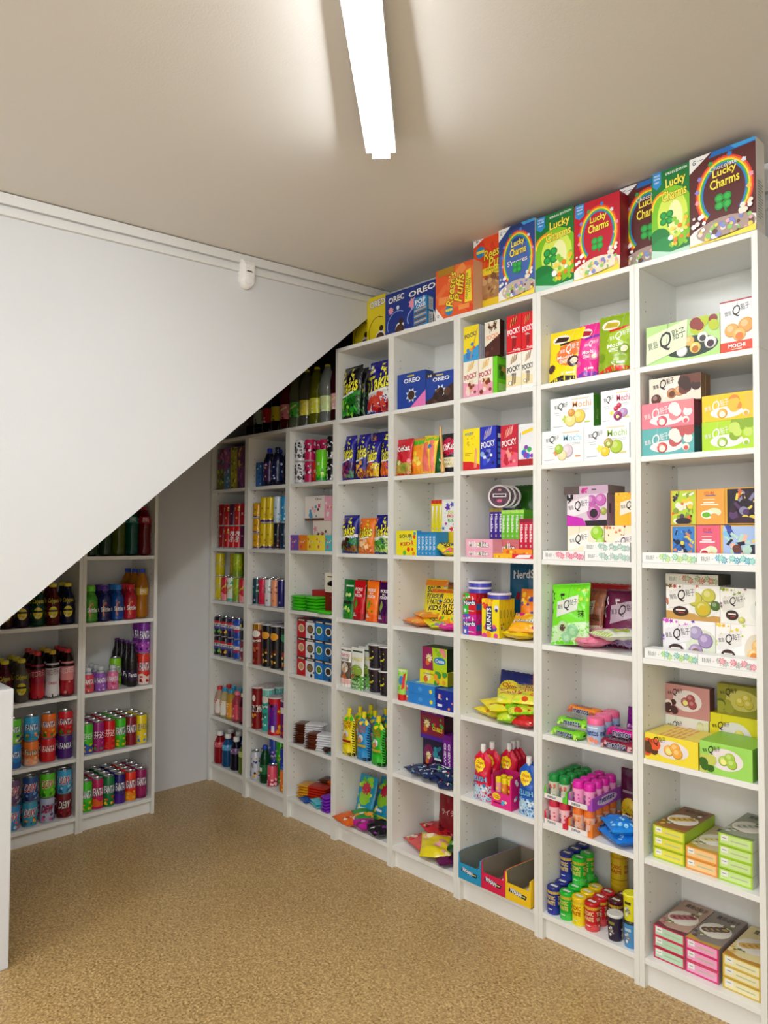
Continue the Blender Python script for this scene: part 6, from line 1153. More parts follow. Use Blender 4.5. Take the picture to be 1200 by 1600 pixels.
for i, (px, cols, low, nm) in enumerate([(533.6, ('b83a6a', '5a8a6a', '8a2a50'), '3a1040', 'purple pink'), (554, ('e08a2a', '8a3a1a', 'f0b03a'), '22207a', 'brown'), (573, ('a83a1a', 'e8c020', 'c85a2a'), 'f0d81a', 'yellow'), (590, ('f07a1a', 'd8501a'), 'e8601a', 'orange')]):
    TK(c, 'navy chip bag with %s chips' % nm, px, .006+.010*(i % 2), '1f1c8c', '221e88', cols, .083, .222 if i < 2 else .180, low, 'c8c83a', seed=110+i, u=c.u0+.046+i*.090, rx=-6)
TK(c, 'navy chip bag behind the front four', 0, .10, '1f1c8c', '221e88', ('b83a6a',), .20, .238, '1c1a70', seed=115, u=c.u0+.20)
c = K(4, 3)
TK(c, 'navy and green small chip bag', 531, .006, '1c1c84', 'f0f0f0', ('5a3a1a', '8a5a2a', '3a1a10'), .113, .184, '1f8a2a', seed=116, u=c.u0+.059)
TK(c, 'orange small chip bag', 557, .014, 'f0781c', 'f08a3a', ('f8a03a', 'd8601a', 'f8d0a0'), .113, .168, 'f28a30', seed=117, u=c.u0+.176)
TK(c, 'navy and lime small chip bag', 578, .006, '1c1c84', 'e8ecd8', ('8ac83a', 'c8e07a', '3a8a2a'), .120, .182, 'b8d86a', seed=118, u=c.u1-.063)
c = K(4, 4)
gpp = 'pickle pouches standing upright'
def pick(bg, low, cols, face=False): return lambda A: (A.rect(0, 0, 1, 1, bg), A.rect(0, 0, 1, .18, low), *( [A.rect(.25, .84, .9, .875, 'f0f4f0'), A.ell(.42, .62, .12, .05, 'c8e08a'), A.ell(.66, .62, .12, .05, 'c8e08a'), A.rect(.05, .38, .95, .46, '18301c'), A.blobs(.1, .1, .9, .35, cols, 9, .1, 3)] if face else [A.text('PICKLE', .48, .79, .62, .07, 'f8f4f4', bold=.07), A.text('IN A', .48, .71, .24, .05, 'f8f4f4', bold=.06), A.text('POUCH', .48, .63, .60, .07, 'f8f4f4', bold=.07), A.ell(.36, .42, .10, .13, cols[0], 12), A.blobs(.3, .25, .7, .5, cols[1:], 5, .06, 4), A.text('HOT', .25, .16, .3, .04, 'f8f4f4', bold=.06), A.text('MAMA', .32, .11, .4, .045, 'f8f4f4', bold=.06)]))
PQ = [('dark green pickle pouch', .056, .012, '0f6a24', pick('10702a', '2a8a1c', ('7ac83a', '2a8a6a', 'b8e06a'), True)), ('red pickle pouch', .140, .006, 'c0101c', pick('c4121e', 'a80c18', ('3aa02a', 'd83a3a', '8a0a14'))), ('orange pickle pouch', .232, .006, 'f4701a', pick('f6761c', 'f06014', ('5aa82a', 'e8b020', '3a7a1a'))), ('purple pickle pouch', .318, .006, '3a0c44', pick('400e4a', '6a1a5a', ('8aa84a', '6a8a3a', '2a0830')))]
for nm, du, d, bg, ar in PQ: BG(c, nm, 0, 0, 0, d, .036, bg, ar, 'stand', h=.185, w=.082, seed=120, group=gpp, name='pickle_pouch', u=c.u0+du, key=(nm,), rx=-3)
for i, du in enumerate((.095, .185, .27)): 
    nm, _, _, bg, ar = PQ[(0, 1, 2)[i]]; BG(c, nm+' in rear row', 0, 0, 0, .062, .036, bg, ar, 'stand', h=.185, w=.082, seed=120, group=gpp, name='pickle_pouch', u=c.u0+du, key=(nm,), rx=-3)
c = K(4, 5)
BG(c, 'white pickle pouch with brown picture', 0, 0, 0, .012, .03, 'eeeae6', lambda A: (A.rect(0, 0, 1, 1, 'f0ece8'), A.rect(0, .93, 1, .97, '5a5a58'), A.text('TAPATIO', .45, .82, .86, .08, 'b8202a', bold=.05), A.text('PICKLE', .45, .72, .8, .06, '1c1c1c', bold=.06), A.rect(0, .22, 1, .66, '5a4a3a'), A.ell(.5, .5, .3, .14, 'e0d8c8'), A.ell(.48, .42, .16, .1, 'c89a70'), A.poly([(.2, .22), (.8, .22), (.6, .38), (.4, .38)], 'c86a3a'), A.rect(0, .08, 1, .20, 'e8b8b0')), 'stand', h=.185, w=.075, seed=121, name='pickle_pouch', u=c.u0+.045)
whp = lambda A: (A.rect(0, 0, 1, 1, 'e8ece4'), A.rect(0, 0, 1, .36, '4aa02a'), A.ell(.5, .45, .45, .16, '8aa83a'), A.rect(.1, .91, .9, .95, '3a4a3a'), A.text('WARHEADS', .5, .74, .8, .08, 'd8d03a', '2a3a1a', bold=.06), A.blobs(.16, .25, .40, .60, ['f0e8b0', 'e0702a', '8ac02a'], 5, .07, 3), A.text('EXTREME', .5, .34, .7, .06, '1a2a1a', 'c8e08a', bold=.05), A.text('SOUR', .5, .26, .45, .06, '1a2a1a', 'c8e08a', bold=.05), A.text('PICKLE', .5, .18, .6, .05, 'e8f0d8'))
BG(c, 'white and green sour pickle pouch', 0, 0, 0, .006, .034, 'e8ece4', whp, 'stand', h=.195, w=.092, seed=122, name='pickle_pouch', u=c.u0+.135, n=3, pitch=.045)
def cup(): return tub('snack_cup', .042, .112, '1c1828', 'e0e0e0', lambda A: (A.rect(0, 0, 1, 1, '1e1a2c'), A.rect(0, .75, 1, 1, '3a1420'), [A.blobs(x-.12, .05, x+.12, .95, ['e8e8ec', 'b02a50', '2a4a2a', '4a2a70', 'd8d020'], 12, .030, int(x*9)) for x in (0, .5, 1)], [A.poly([(x-.08, .38), (x+.08, .42), (x+.07, .50), (x-.07, .46)], 'd8cc20') for x in (0, .5, 1)]), taper=.82, lidh=.005, lr=1.08)
for t in (0, 1):
    for i, du in enumerate((.225, .315)):
        for j in range(2): RD(c, 0, .008+.015*(1-i)+.09*j, cup, 'cup', 'black patterned snack cup', 'snack cup', .042, .112, tier=t, u=c.u0+du, tw=['lower', 'upper'][t]+(' rear' if j else ' front'), group='stacked black snack cups')
c = K(4, 6)
def hz(bg, bg2, wd=('TOXIC', 'WASTE')): return lambda A: (A.rect(0, 0, 1, 1, bg), A.poly([(0, 0), (1, 0), (1, .10), (0, .02)], '1a1a1a'), [A.poly([(0, .05+.06*i), (.07, .08+.06*i), (.07, .105+.06*i), (0, .075+.06*i)], '1a1a1a') for i in range(14)], [A.poly([(1, .05+.06*i), (.93, .08+.06*i), (.93, .105+.06*i), (1, .075+.06*i)], '1a1a1a') for i in range(14)], A.blobs(.05, .86, .95, .98, [bg2], 6, .1, 2), A.text(wd[0], .5, .80, .6, .07, 'c06a1a', '3a2a10', bold=.06), A.text(wd[1], .5, .71, .6, .07, 'c06a1a', '3a2a10', bold=.06), A.ell(.5, .54, .24, .09, 'dfe4e8'), A.ell(.42, .48, .16, .07, 'c88a3a'), A.rect(.12, .33, .88, .39, '9a1a1a' if bg[0] == 'f' else 'c8b030'), A.lines(.2, .8, [.28], .012, '5a5a20'))
for i, (nm, bg, b2, du, d, n) in enumerate([('yellow', 'f0dc1c', '4ac020', .062, .012, 3), ('blue', '2a90d0', 'f0dc1c', .170, .012, 3), ('green', '2fb82a', 'f0dc1c', .278, .008, 3)]):
    BG(c, nm+' striped sour drink pouch', 0, 0, 0, d, .045, bg, hz(bg, b2), 'spout', h=.195, w=.088, u=c.u0+du, cap='f0dc1c', seed=123, n=n, pitch=.062, name='drink_pouch', cat='drink pouch', group='striped drink pouches with yellow caps', shift=.010)
c = K(4, 7)
zm = lambda A: (A.rect(0, 0, 1, 1, '1c90b8'), A.blobs(.05, .05, .95, .95, ['3ab0d0', 'f0e03a', '8ad03a'], 14, .07, 3), A.rect(0, 0, 1, .12, 'e0e02a'), A.blobs(.2, .78, .8, .95, ['8ad02a', '5aa81a'], 8, .13, 5), A.ell(.5, .50, .30, .2, '8ac82a'), A.star(.5, .70, .28, 'c02040', 9, .7), A.rect(.3, .2, .7, .26, 'e8f0f4'))
for i, (du, d, rz, rx, nm) in enumerate([(.072, .10, 4, -14, 'front'), (.155, .13, -4, -20, 'middle'), (.25, .14, -8, -20, 'rear')]):
    BG(c, nm+' aqua blue sweets pouch', 0, 0, 0, d, .035, '1c90b8', zm, 'stand', h=.195, w=.12, u=c.u0+du, rx=rx, rz=rz, seed=125+i, key=('zm', i), group='aqua blue sweets pouches')
gf = 'foil snack bags lying along the front'
LIE(c, 'orange snack bag lying over shelf edge', c.u0+.077, .022, .11, .14, .034, 'e8601c', generic('ea661e', cols=('c8401a', 'f8a050', '8a3010', 'f0e0c0'), n=9, r=.12), rz=80, seed=130, group=gf)
LIE(c, 'magenta snack bag lying in front', c.u0+.17, .04, .11, .14, .034, 'b81a90', generic('c01e98', cols=('e070c8', '6a1050', '5ab03a'), n=9, r=.11), rz=78, seed=131, group=gf, zb=.004)
LIE(c, 'black snack bag with green shapes', c.u1-.092, .045, .12, .14, .04, '16141c', generic('1a1620', cols=('e8e8f0', '4ab03a', '2a2a34', '8a3a9a'), n=10, r=.11, kind='bar'), rz=70, seed=132, group=gf)
LIE(c, 'green snack bag behind orange one', c.u0+.12, .085, .11, .13, .03, '2a8a3a', generic('2e9440', cols=('e8f0e0', 'f0a030', '1a5a2a'), n=9, r=.12), rz=60, seed=133, group=gf, zb=.02)

# ---- third bookcase
c = K(3, 2)
sl = dict(r=.0305, h=.15)
RD(c, 467, .015, CANDEF['x_skull'], ('can', 'x_skull'), 'white can with black skulls', 'can', .0315, .116, 1, 0, 20, tw='lower', u=c.u0+.035); RD(c, 467, .015, CANDEF['x_skull'], ('can', 'x_skull'), 'white can with black skulls', 'can', .0315, .116, 1, 1, 20, tw='upper', u=c.u0+.035)
for t in (0, 1): RD(c, 0, .03, CANDEF['x_pink'], ('can', 'x_pink'), 'pink and black can', 'can', .0315, .116, 2, t, 20, tw=['lower', 'upper'][t], u=c.u0+.100)
RD(c, 0, .035, CANDEF['x_red'], ('can', 'x_red'), 'red and orange can', 'can', .0315, .116, 2, 0, 20, u=c.u0+.164)
RD(c, 0, .006, CANDEF['x_lime'], ('can', 'x_lime'), 'bright lime green can', 'can', .0335, .165, 1, 0, 20, u=c.u0+.229)
for t in (0, 1): RD(c, 0, .030, CANDEF['x_black'], ('can', 'x_black'), 'black can with white marks', 'can', .0315, .116, 1, t, 20, tw=['lower', 'upper'][t], u=c.u0+.290)
RD(c, 0, .08, CANDEF['x_pink'], ('can', 'x_pink'), 'pink and black can on the red one', 'can', .0315, .116, 1, 1, 20, u=c.u0+.164)
c = K(3, 3)
plain = lambda bg, cc: (lambda A: (A.rect(0, 0, 1, 1, bg), A.blobs(.1, .1, .9, .9, cc, 7, .12, 3, 'star')))
for i, (bg, nm) in enumerate([('7a5ab8', 'purple'), ('f08a20', 'orange'), ('f0dc2a', 'yellow'), ('f4e440', 'bright yellow'), ('5ab8c0', 'teal')]):
    BX(c, 'treat_box', 'small %s treat box in front row' % nm, 0, 0, 0, .008, .06, bg, plain(bg, ['f8f0e8', 'e84a6a', 'f8e8a0']), h=.080, w=.0725, ux=c.u0+.001+i*.0735, group='small coloured treat boxes')
BX(c, 'treat_box', 'pale floral treat box in second layer', 0, 0, 0, .075, .07, 'ece4dc', plain('eee6de', ['8a3a3a', 'e8a0b0', '4a4a4a']), h=.156, w=.155, ux=c.u0+.11); BX(c, 'treat_box', 'lilac treat box in second layer', 0, 0, 0, .075, .07, 'c8b0d8', plain('cab4da', ['f0e8f4']), h=.156, w=.09, ux=c.u0+.268)
BX(c, 'treat_box', 'ivory treat box with pink bow print', 0, 0, 0, .07, .08, 'efe9e4', lambda A: (A.rect(0, 0, 1, 1, 'f0eae4'), A.rect(0, 0, 1, .10, '6a3a28'), A.blobs(.1, .15, .9, .6, ['5a3a30', 'f0b0c0', 'e83a5a', '5aa0c8'], 9, .07, 3), A.star(.75, .6, .1, 'e84a70', 4), A.text('Choc', .72, .88, .3, .09, '4a3a38')), h=.130, w=.165, zb=.1565, ux=c.u0+.045); BX(c, 'treat_box', 'pink treat box with orange print', 0, 0, 0, .07, .08, 'f0a8c0', plain('f2aec4', ['f08a3a', 'f8f0f0', 'e85a8a']), h=.125, w=.10, zb=.1565, ux=c.u0+.212)
c = K(3, 4)
gg = 'flat green and red candy packets in stacks'
for k_ in range(5):
    for j, (du, d, rz) in enumerate([(.055, .0, 4), (.175, .005, -5)]):
        if j == 1 and k_ == 4 and False: continue
        o = proto('gpk', lambda: stack_bar('candy_packet', .10, .075, .0158, '3ac81c', '4ad422', 2)); place(o, c, c.u0+du, d+.045+.003*(k_ % 2), c.z+.016*k_, ['bottom', 'second', 'middle', 'fourth', 'top'][k_]+(' green candy packet, left stack' if j == 0 else ' green candy packet, right stack'), 'candy packet', gg, rz=rz+3*(k_ % 3))
place(copy_tree(PROTO['gpk'][0]), c, c.u1-.056, .018, c.z, 'lone green candy packet before dark red box', 'candy packet', gg, rz=8)
BX(c, 'chocolate_box', 'flat red chocolate box behind green packets', 0, 0, 0, .10, .14, 'b81a24', generic('bc1c26', cols=('e8c0a0',), n=2, r=.03), h=.105, w=.155, ux=c.u0+.075, side='7a1018')
BX(c, 'chocolate_box', 'dark red chocolate box under cream one', 0, 0, 0, .062, .12, '7a0c14', lambda A: A.rect(.3, .75, .7, .78, 'c05a40'), h=.105, w=.128, ux=c.u1-.1295)
BX(c, 'chocolate_box', 'cream gift box with black swirl', 0, 0, 0, .060, .10, 'ece6d0', lambda A: (A.rect(0, 0, 1, 1, 'eee8d4'), A.poly([(.15, .35), (.4, .5), (.95, .25), (.95, .4), (.4, .62), (.15, .5)], '1c1814'), A.rect(.15, .78, .5, .84, '6a5a3a'), A.arc(.95, .8, .15, .2, .04, 90, 270, '1c1814')), h=.098, w=.128, zb=.1055, ux=c.u1-.1295, side='b8b098')
BX(c, 'chocolate_box', 'slim crimson box topmost at right', 0, 0, 0, .062, .06, '8a0c18', None, h=.058, w=.075, zb=.204, ux=c.u1-.077)
c = K(3, 5)
for r_ in range(3):
    for i, (bg, cc, nm) in enumerate([('c41824', 'c8a070', 'red'), ('e4e8ee', '8a6a40', 'white'), ('1878c8', '4a8a3a', 'blue'), ('14609e', '3a2a20', 'deep blue')]):
        BX(c, 'cookie_box', nm+' cookie box', 0, 0, 0, .012, .055, bg if i != 1 else '1c3a70', (lambda bg=bg, cc=cc, i=i: (lambda A: (A.rect(0, 0, 1, 1, bg), A.rect(0, .84, 1, 1, '3a2028' if i == 0 else '20304a'), A.rect(.15, .87, .85, .94, 'd8c8b0'), A.ell(.5, .48, .34, .22, 'f0ead8' if i != 1 else '3a2a20'), A.ell(.5, .48, .27, .17, cc, 14), A.blobs(.5, .05, .95, .28, ['3a2a20'] if i in (1, 3) else [bg], 3, .12, 2))))(), h=.0985, w=.0735, zb=r_*.0992, ux=c.u0+.062+i*.0745, side='14406a' if i > 1 else '8a1018', group='cookie boxes stacked in a grid', tier=['bottom-row', 'middle-row', 'top-row'][r_], key=('ck', i))
c = K(3, 6)
gb = 'flat chocolate bars in stacks'
def bars(du, d, n, c1, c2, nm, cell=c, rz=0, w=.15, dd=.075, t=.0118, txt=None, jitter=4, stagger=.004, sx=.0018, key=None):
    R = random.Random(n+len(nm)); nn = ['bottom', 'second', 'third', 'fourth', 'fifth', 'sixth', 'seventh', 'eighth', 'ninth', 'tenth', 'eleventh', 'twelfth', 'thirteenth', 'fourteenth', 'fifteenth', 'sixteenth']
    for k_ in range(n):
        o = proto(('bar', nm, key), lambda: stack_bar('chocolate_bar', w, dd, t, c1, c2, 3, txt)); place(o, cell, cell.u0+du+sx*k_*.5+R.uniform(-1, 1)*.002, d+.04+R.uniform(-.5, .5)*stagger, cell.z+k_*(t+.0004), 'top '+nm if k_ == n-1 else nn[k_]+' '+nm, 'chocolate bar', gb, rz=rz+R.uniform(-jitter, jitter))
bars(.105, .03, 9, '5a2a18', 'e6e6ea', 'brown and white bar, left stack', rz=24, w=.17, dd=.08)
bars(.235, .008, 7, '6a3422', 'e4e6ea', 'brown and white bar, right stack', rz=24, w=.17, dd=.08)
LIE(c, 'small dark brown chocolate packet at front', c.u1-.065, .035, .05, .06, .02, '3a1a14', None, rz=70, seed=140); LIE(c, 'small teal chocolate packet at front', c.u1-.018, .03, .026, .05, .016, '3a8a98', None, rz=0, seed=141)
c = K(3, 7)
bars(.112, .055, 5, 'd89a1c', 'c02a18', 'gold and red wafer bar', c, rz=18, w=.18, dd=.085, t=.0135, jitter=7)
bars(.155, .155, 6, '5a2a14', 'd8601c', 'orange and brown wafer bar', c, rz=12, w=.17, dd=.085, t=.0135, jitter=9)
LIE(c, 'royal blue chocolate packet lying flat', c.u0+.125, .030, .05, .085, .012, '1c5ab0', None, rz=75, seed=142)
for i in range(2): LIE(c, ['lower', 'upper'][i]+' light turquoise chocolate packet', c.u0+.225, .030, .055, .095, .014, '5ac4d4', None, rz=72, seed=143+i, zb=.014*i)
bars(.318, .0, 5, '7a2ab8', '7a2ab8', 'violet chocolate bar', c, rz=78, w=.10, dd=.055, t=.016, jitter=3)

# ---- second bookcase
c = K(2, 2)
BX(c, 'drink_carton', 'light blue drink carton at left', 400, 412, 720, .03, .05, '2a6aa8', generic('2a6cb0', cols=('8ac0e8', '1c3a70', 'c8e0f0'), n=10, r=.14, region=(.1, .1, .9, .9)), h=.14, w=.055, side='1c3a70')
dk = lambda nm, cc, cap: (lambda: bottle('energy_bottle', .034, .215, '14142e', cap, cc[0], lambda A: (A.rect(0, 0, 1, 1, cc[0]), [A.blobs(x-.1, .1, x+.12, .9, cc[1:], 8, .05, int(x*9)) for x in (0, .5, 1)]), (.12, .62), 'wide', 'can', .014, .022))
for i, (nm, cc, cap, du, d) in enumerate([('purple', ('3a2050', '8a5ab0', 'd8b0c8', 'e0a040'), '2a3ad0', .142, .015), ('black and blue', ('14204a', '2a50a0', 'c8d0e8'), '1c2440', .225, .012), ('dark', ('14181c', '8a2a40', '2a3a5a'), '14203a', .305, .03)]):
    RD(c, 0, d, dk(nm, cc, cap), ('dk', i), nm+' energy drink bottle', 'bottle', .034, .215, 2, u=c.u0+du, group='energy drink bottles')
c = K(2, 3)
sh = dict(tw=None)
for t, tn in enumerate(('bottom', 'middle', 'top')): RD(c, 0, .010, CANDEF['g_short'], ('can', 'g_short'), 'short gold can', 'can', .030, .0875, 2, t, 25, u=c.u0+.045, tw=tn, group='short gold cans')
for t, tn in enumerate(('lower', 'upper')):
    for j, du in enumerate((.120, .178)): RD(c, 0, .008, CANDEF['g_tall'], ('can', 'g_tall'), 'slim yellow can', 'can', .026, .146, 1, t, 25, u=c.u0+du, tw=tn, group='slim yellow cans')
for du, lo, up in ((.250, 'n_tall', 'w_tall'), (.315, 'y_tall', 'b_tall')):
    nmz = dict(n_tall='slim black can', w_tall='slim pale blue can', y_tall='slim dark blue can', b_tall='slim bright blue can')
    RD(c, 0, .008, CANDEF[lo], ('can', lo), nmz[lo], 'can', .026, .146, 1, 0, 25, u=c.u0+du); RD(c, 0, .008, CANDEF[up], ('can', up), nmz[up], 'can', .026, .146, 1, 1, 25, u=c.u0+du)
c = K(2, 4)
CANS(c, [('slim teal can', 'c_teal', 3), ('slim crimson can', 'c_pink', 3), ('slim white can', 'c_white', 3), ('slim peach can', 'c_peach', 3), ('slim navy can', 'c_navy', 3)], 402, 441, .012, 3, 25, r=.0268, h=.15, group='slim energy cans')
c = K(2, 5)
def crisp(bg, lid, cols, word='Pringles', r=.039, h=.235, oval='f0e8e0', band=None): return lambda: tub('crisp_tube', r, h, bg, lid, lambda A: (A.rect(0, 0, 1, 1, bg), A.rect(0, .86, 1, 1, band) if band else None, [(A.ell(x, .76, .20, .09, oval, 14), A.text(word, x, .58, .44, .09, 'f4f4f0', '1a1414', rot=6, bold=.06) if word else None, A.blobs(x-.11, .08, x+.11, .42, cols, 9, .055, int(x*9))) for x in (0, .5, 1)]), lidh=.007, lr=1.03)
gc = 'crisp tubes'
RD(c, 0, .010, crisp('8a2018', 'e0d8d0', ['a8442a', 'c8683a', '5a1410'], 'Pringles', band='f0dc1c'), 'cr1', 'brown crisp tube with yellow band', 'crisp tube', .039, .235, 1, u=c.u0+.055, rz=20, group=gc)
RD(c, 0, .010, crisp('16161a', 'c8c8cc', ['d8902a', '5a2a14', 'f0c060'], '', oval='e8a02a'), 'cr2', 'black crisp tube with orange oval', 'crisp tube', .039, .235, 1, u=c.u0+.148, rz=20, group=gc); RD(c, 0, .010, None, 'cr2', 'black crisp tube with orange oval', 'crisp tube', .039, .235, 1, u=c.u0+.232, rz=20, group=gc)
RD(c, 0, .02, crisp('143028', 'c8c8cc', ['e08a3a', 'a02a2a', 'f0c060'], '', oval='3aa070'), 'cr3', 'dark green crisp tube', 'crisp tube', .036, .225, 1, u=c.u1-.041, rz=20, group=gc)
RD(c, 0, .10, crisp('5a2a80', 'd8c8e0', ['8a4ab0'], ''), 'cr4', 'purple crisp tube in rear', 'crisp tube', .039, .235, 1, u=c.u0+.10, group=gc)
c = K(2, 6)
tnt = lambda: tub('crisp_tube', .036, .235, '8a1018', 'e8d0d4', lambda A: (A.rect(0, 0, 1, 1, '8a1018'), A.rect(0, .92, 1, 1, '2a1418'), A.rect(0, .42, 1, .58, 'e8e4e0'), [(A.ell(x, .76, .09, .08, 'f0e8e0', 14), A.text('TNT', x, .50, .36, .11, '1c1414', bold=.08), A.blobs(x-.10, .08, x+.10, .36, ['c86a2a', 'e0a03a', '6a1010'], 8, .055, int(x*9))) for x in (0, .5, 1)]), lidh=.008, lr=1.04)
RD(c, 0, .012, tnt, 'tnt', 'dark red tall crisp tube', 'crisp tube', .036, .235, 2, u=c.u0+.048, rz=15, group=gc)
RD(c, 0, .030, crisp('2ab8a8', 'e0e8e8', ['8ae0d0', '1a7a70', 'e8f4f0'], 'Pringles', r=.036, band='e0e8e8'), 'tl', 'turquoise tall crisp tube', 'crisp tube', .036, .235, 2, u=c.u0+.126, rz=15, group=gc)
big = lambda: tub('crisp_tube', .044, .205, 'c8182a', 'd8d0d4', lambda A: (A.rect(0, 0, 1, 1, 'c8182a'), A.poly([(.30, .12), (.75, .12), (.75, .9), (.30, .75)], '5a1a9a'), A.blobs(.1, .1, .3, .8, ['f0901a', 'f0d02a', 'a01020'], 10, .07, 3), A.rect(.55, .08, .66, .26, 'f0f0f0'), A.disc(.42, .86, .06, '1a1a1a'), A.disc(.55, .80, .06, '1a1a1a'), A.blobs(.78, .1, .98, .8, ['f0901a', 'f0d02a'], 8, .07, 5)), lidh=.008, lr=1.03)
RD(c, 0, .006, big, 'big', 'wide red and purple crisp tube', 'crisp tube', .044, .205, 2, u=c.u0+.222, rz=10, group=gc)
RD(c, 0, .02, crisp('6a1a70', 'd8d0d4', ['f0b02a', 'd8402a'], '', r=.042, h=.2, band='3a4a2a'), 'cr6', 'purple and yellow crisp tube', 'crisp tube', .042, .2, 2, u=c.u1-.044, group=gc)
c = K(2, 7)
RD(c, 0, .010, CANDEF['z_cart'], ('can', 'z_cart'), 'silver can with navy and orange art', 'can', .0315, .155, 2, u=c.u0+.045, rz=20)
RD(c, 0, .012, lambda: bottle('soda_bottle', .030, .205, '0f5a30', '1c40c0', '1a7a40', lambda A: (A.rect(0, 0, 1, 1, '106a38'), [A.rect(x-.1, .3, x+.1, .7, 'e0e4e0') for x in (0, .5, 1)]), (.25, .5), 'straight'), 'gb', 'green glass-like bottle with blue cap', 'bottle', .030, .205, u=c.u0+.133)
RD(c, 0, .085, CANDEF['z_blue'], ('can', 'z_blue'), 'blue and white can', 'can', .0295, .116, 1, u=c.u0+.120); RD(c, 0, .085, CANDEF['z_blue'], ('can', 'z_blue'), 'blue and white can stacked on another', 'can', .0295, .116, 1, 1, u=c.u0+.120)
RD(c, 0, .008, CANDEF['z_pink'], ('can', 'z_pink'), 'pink lychee can', 'can', .0295, .116, 1, u=c.u0+.213, rz=15); 
RD(c, 0, .075, CANDEF['z_green'], ('can', 'z_green'), 'lime green can', 'can', .0295, .116, 1, 0, u=c.u0+.200, tw='lower'); RD(c, 0, .075, CANDEF['z_green'], ('can', 'z_green'), 'lime green can', 'can', .0295, .116, 1, 1, u=c.u0+.200, tw='upper')
RD(c, 0, .008, CANDEF['z_orange'], ('can', 'z_orange'), 'orange can at front right', 'can', .0295, .116, 1, u=c.u1-.032); RD(c, 0, .008, CANDEF['z_navy'], ('can', 'z_navy'), 'navy can standing on orange one', 'can', .0295, .116, 1, 0, u=c.u1-.032, zb=.1168)

# ---- first bookcase
c = K(1, 2)
for t in (0, 1):
    for i, (bg, cols, nm) in enumerate([('7a3a68', ('3aa0a0', 'c05a90', '2a2a30'), 'pink and teal'), ('8a4a90', ('c080c0', 'e05a8a', '3a2a60'), 'lilac'), ('a8a020', ('2a2a20', 'd8d030', '5a7a20'), 'olive yellow'), ('5a2a50', ('a04a90', 'c8a030'), 'plum')]):
        if t == 0: bg, nm, cols = [('6a6a20', 'dark olive', ('c8c030', '2a2a18', '8ab030')), ('4a7aa0', 'steel blue', ('8a4a90', 'a0c8e0')), ('b0a820', 'yellow green', ('2a2a20', 'e0d83a')), ('7a3a70', 'magenta', ('c060b0', '3a1a40'))][i]
        BX(c, 'drink_carton', '%s drink carton' % nm, 0, 0, 0, .012, .055, bg, generic(bg, cols=cols, n=12, r=.13, seed=i, region=(.1, .05, .9, .95)), h=.123, w=.070, ux=c.u0+.040+i*.0735, zb=t*.1236, n=2, group='small drink cartons', tier=['lower', 'upper'][t], key=('dc', t, i))
c = K(1, 3)
for t, row in enumerate([('k_red', 'k_gold', 'k_cola', 'k_cola', 'k_plum'), ('k_red', 'k_gold', 'k_plum', 'k_gold', 'k_red')]):
    for i, kx in enumerate(row):
        nm = dict(k_red='deep red slim can', k_gold='red can with gold top', k_cola='white-script red slim can', k_plum='plum slim can')[kx]
        RD(c, 0, .010, CANDEF[kx], ('can', kx), nm, 'can', .028, .132, 2 if t == 0 else 1, t, 25, u=c.u0+.070+i*.0595, tw=['lower', 'upper'][t], group='slim red cans')
c = K(1, 4)
for t, row in enumerate([('s_yellow', 's_red', 's_mint', 's_green', 's_red'), ('s_yellow', 's_gold', 's_gold', 's_green', 's_gold')]):
    for i, kx in enumerate(row):
        nm = dict(s_yellow='yellow soda can', s_red='red and yellow soda can', s_mint='mint and white soda can', s_green='olive green soda can', s_gold='dull gold tonic can')[kx]
        RD(c, 0, .010 if not (t and i in (1, 2, 4)) else .07, CANDEF[kx], ('can', kx), nm, 'can', .0278, .143, (2 if t == 0 else 1), t, 25, u=c.u0+.040+i*.066, tw=['lower', 'upper'][t], group='slim yellow and green soda cans')
c = K(1, 5)
for t, row in enumerate([('p_mix', 'p_lime', 'p_zero', 'p_blue', 'p_mix'), ('p_lime', 'p_mango', 'p_zero', 'p_blue', 'p_lemon')]):
    if t == 0: row = ('p_lime', 'p_mango', 'p_zero', 'p_blue', 'p_mix')
    for i, kx in enumerate(row):
        nm = dict(p_lime='black cola can with lime', p_mango='black cola can with mango', p_zero='dark cola can with red emblem', p_blue='royal blue cola can', p_lemon='black can with lemon', p_mix='maroon and blue can')[kx]
        RD(c, 0, .008, CANDEF[kx], ('can', kx), nm, 'can', .0338, .118, (2 if t == 0 else 1), t, 25, u=c.u0+.036+i*.0725, tw=['lower', 'upper'][t], group='stacked cola cans')
c = K(1, 6)
def milk(liq, cap, lab, cols, sh='soda', r=.030, h=.175): return lambda: bottle('drink_bottle', r, h, liq, cap, lab, lambda A: [A.blobs(x-.1, .05, x+.1, .95, cols, 8, .05, int(x*9)) for x in (0, .5, 1)], (.10, .58), sh, 'clear', .015, .018)
gm = 'fruit milk bottles'
for i, (k_, liq, cap, lab, cols, nm, du, d, n) in enumerate([('a', 'f0c8b0', 'd8202a', 'f4e8e0', ('e86a4a', 'd83a2a', 'f8f0e8'), 'peach bottle with red cap', .045, .012, 2), ('b', 'e8dca0', '2aa0d8', 'f4f2e8', ('3a80d0', 'f0b080', 'e8e0a0'), 'cream bottle with blue cap', .110, .008, 2), ('c', 'f0c04a', '2aa0c8', 'f0a030', ('e8602a', 'f8e070', 'f4f0e0'), 'yellow bottle with teal cap', .180, .008, 2), ('d', 'e0586a', 'f07a9a', 'd84a60', ('f0d0c8', 'c02a40', 'f8f0e0'), 'pink bottle with pink cap', .250, .006, 2), ('e', '6a1830', 'ece8e8', '8a2a40', ('c07080', '4a1020'), 'wine red bottle with white cap', .320, .006, 2)]):
    RD(c, 0, d, milk(liq, cap, lab, cols), ('mk', k_), nm, 'bottle', .030, .175, n, u=c.u0+du, group=gm)
c = K(1, 7)
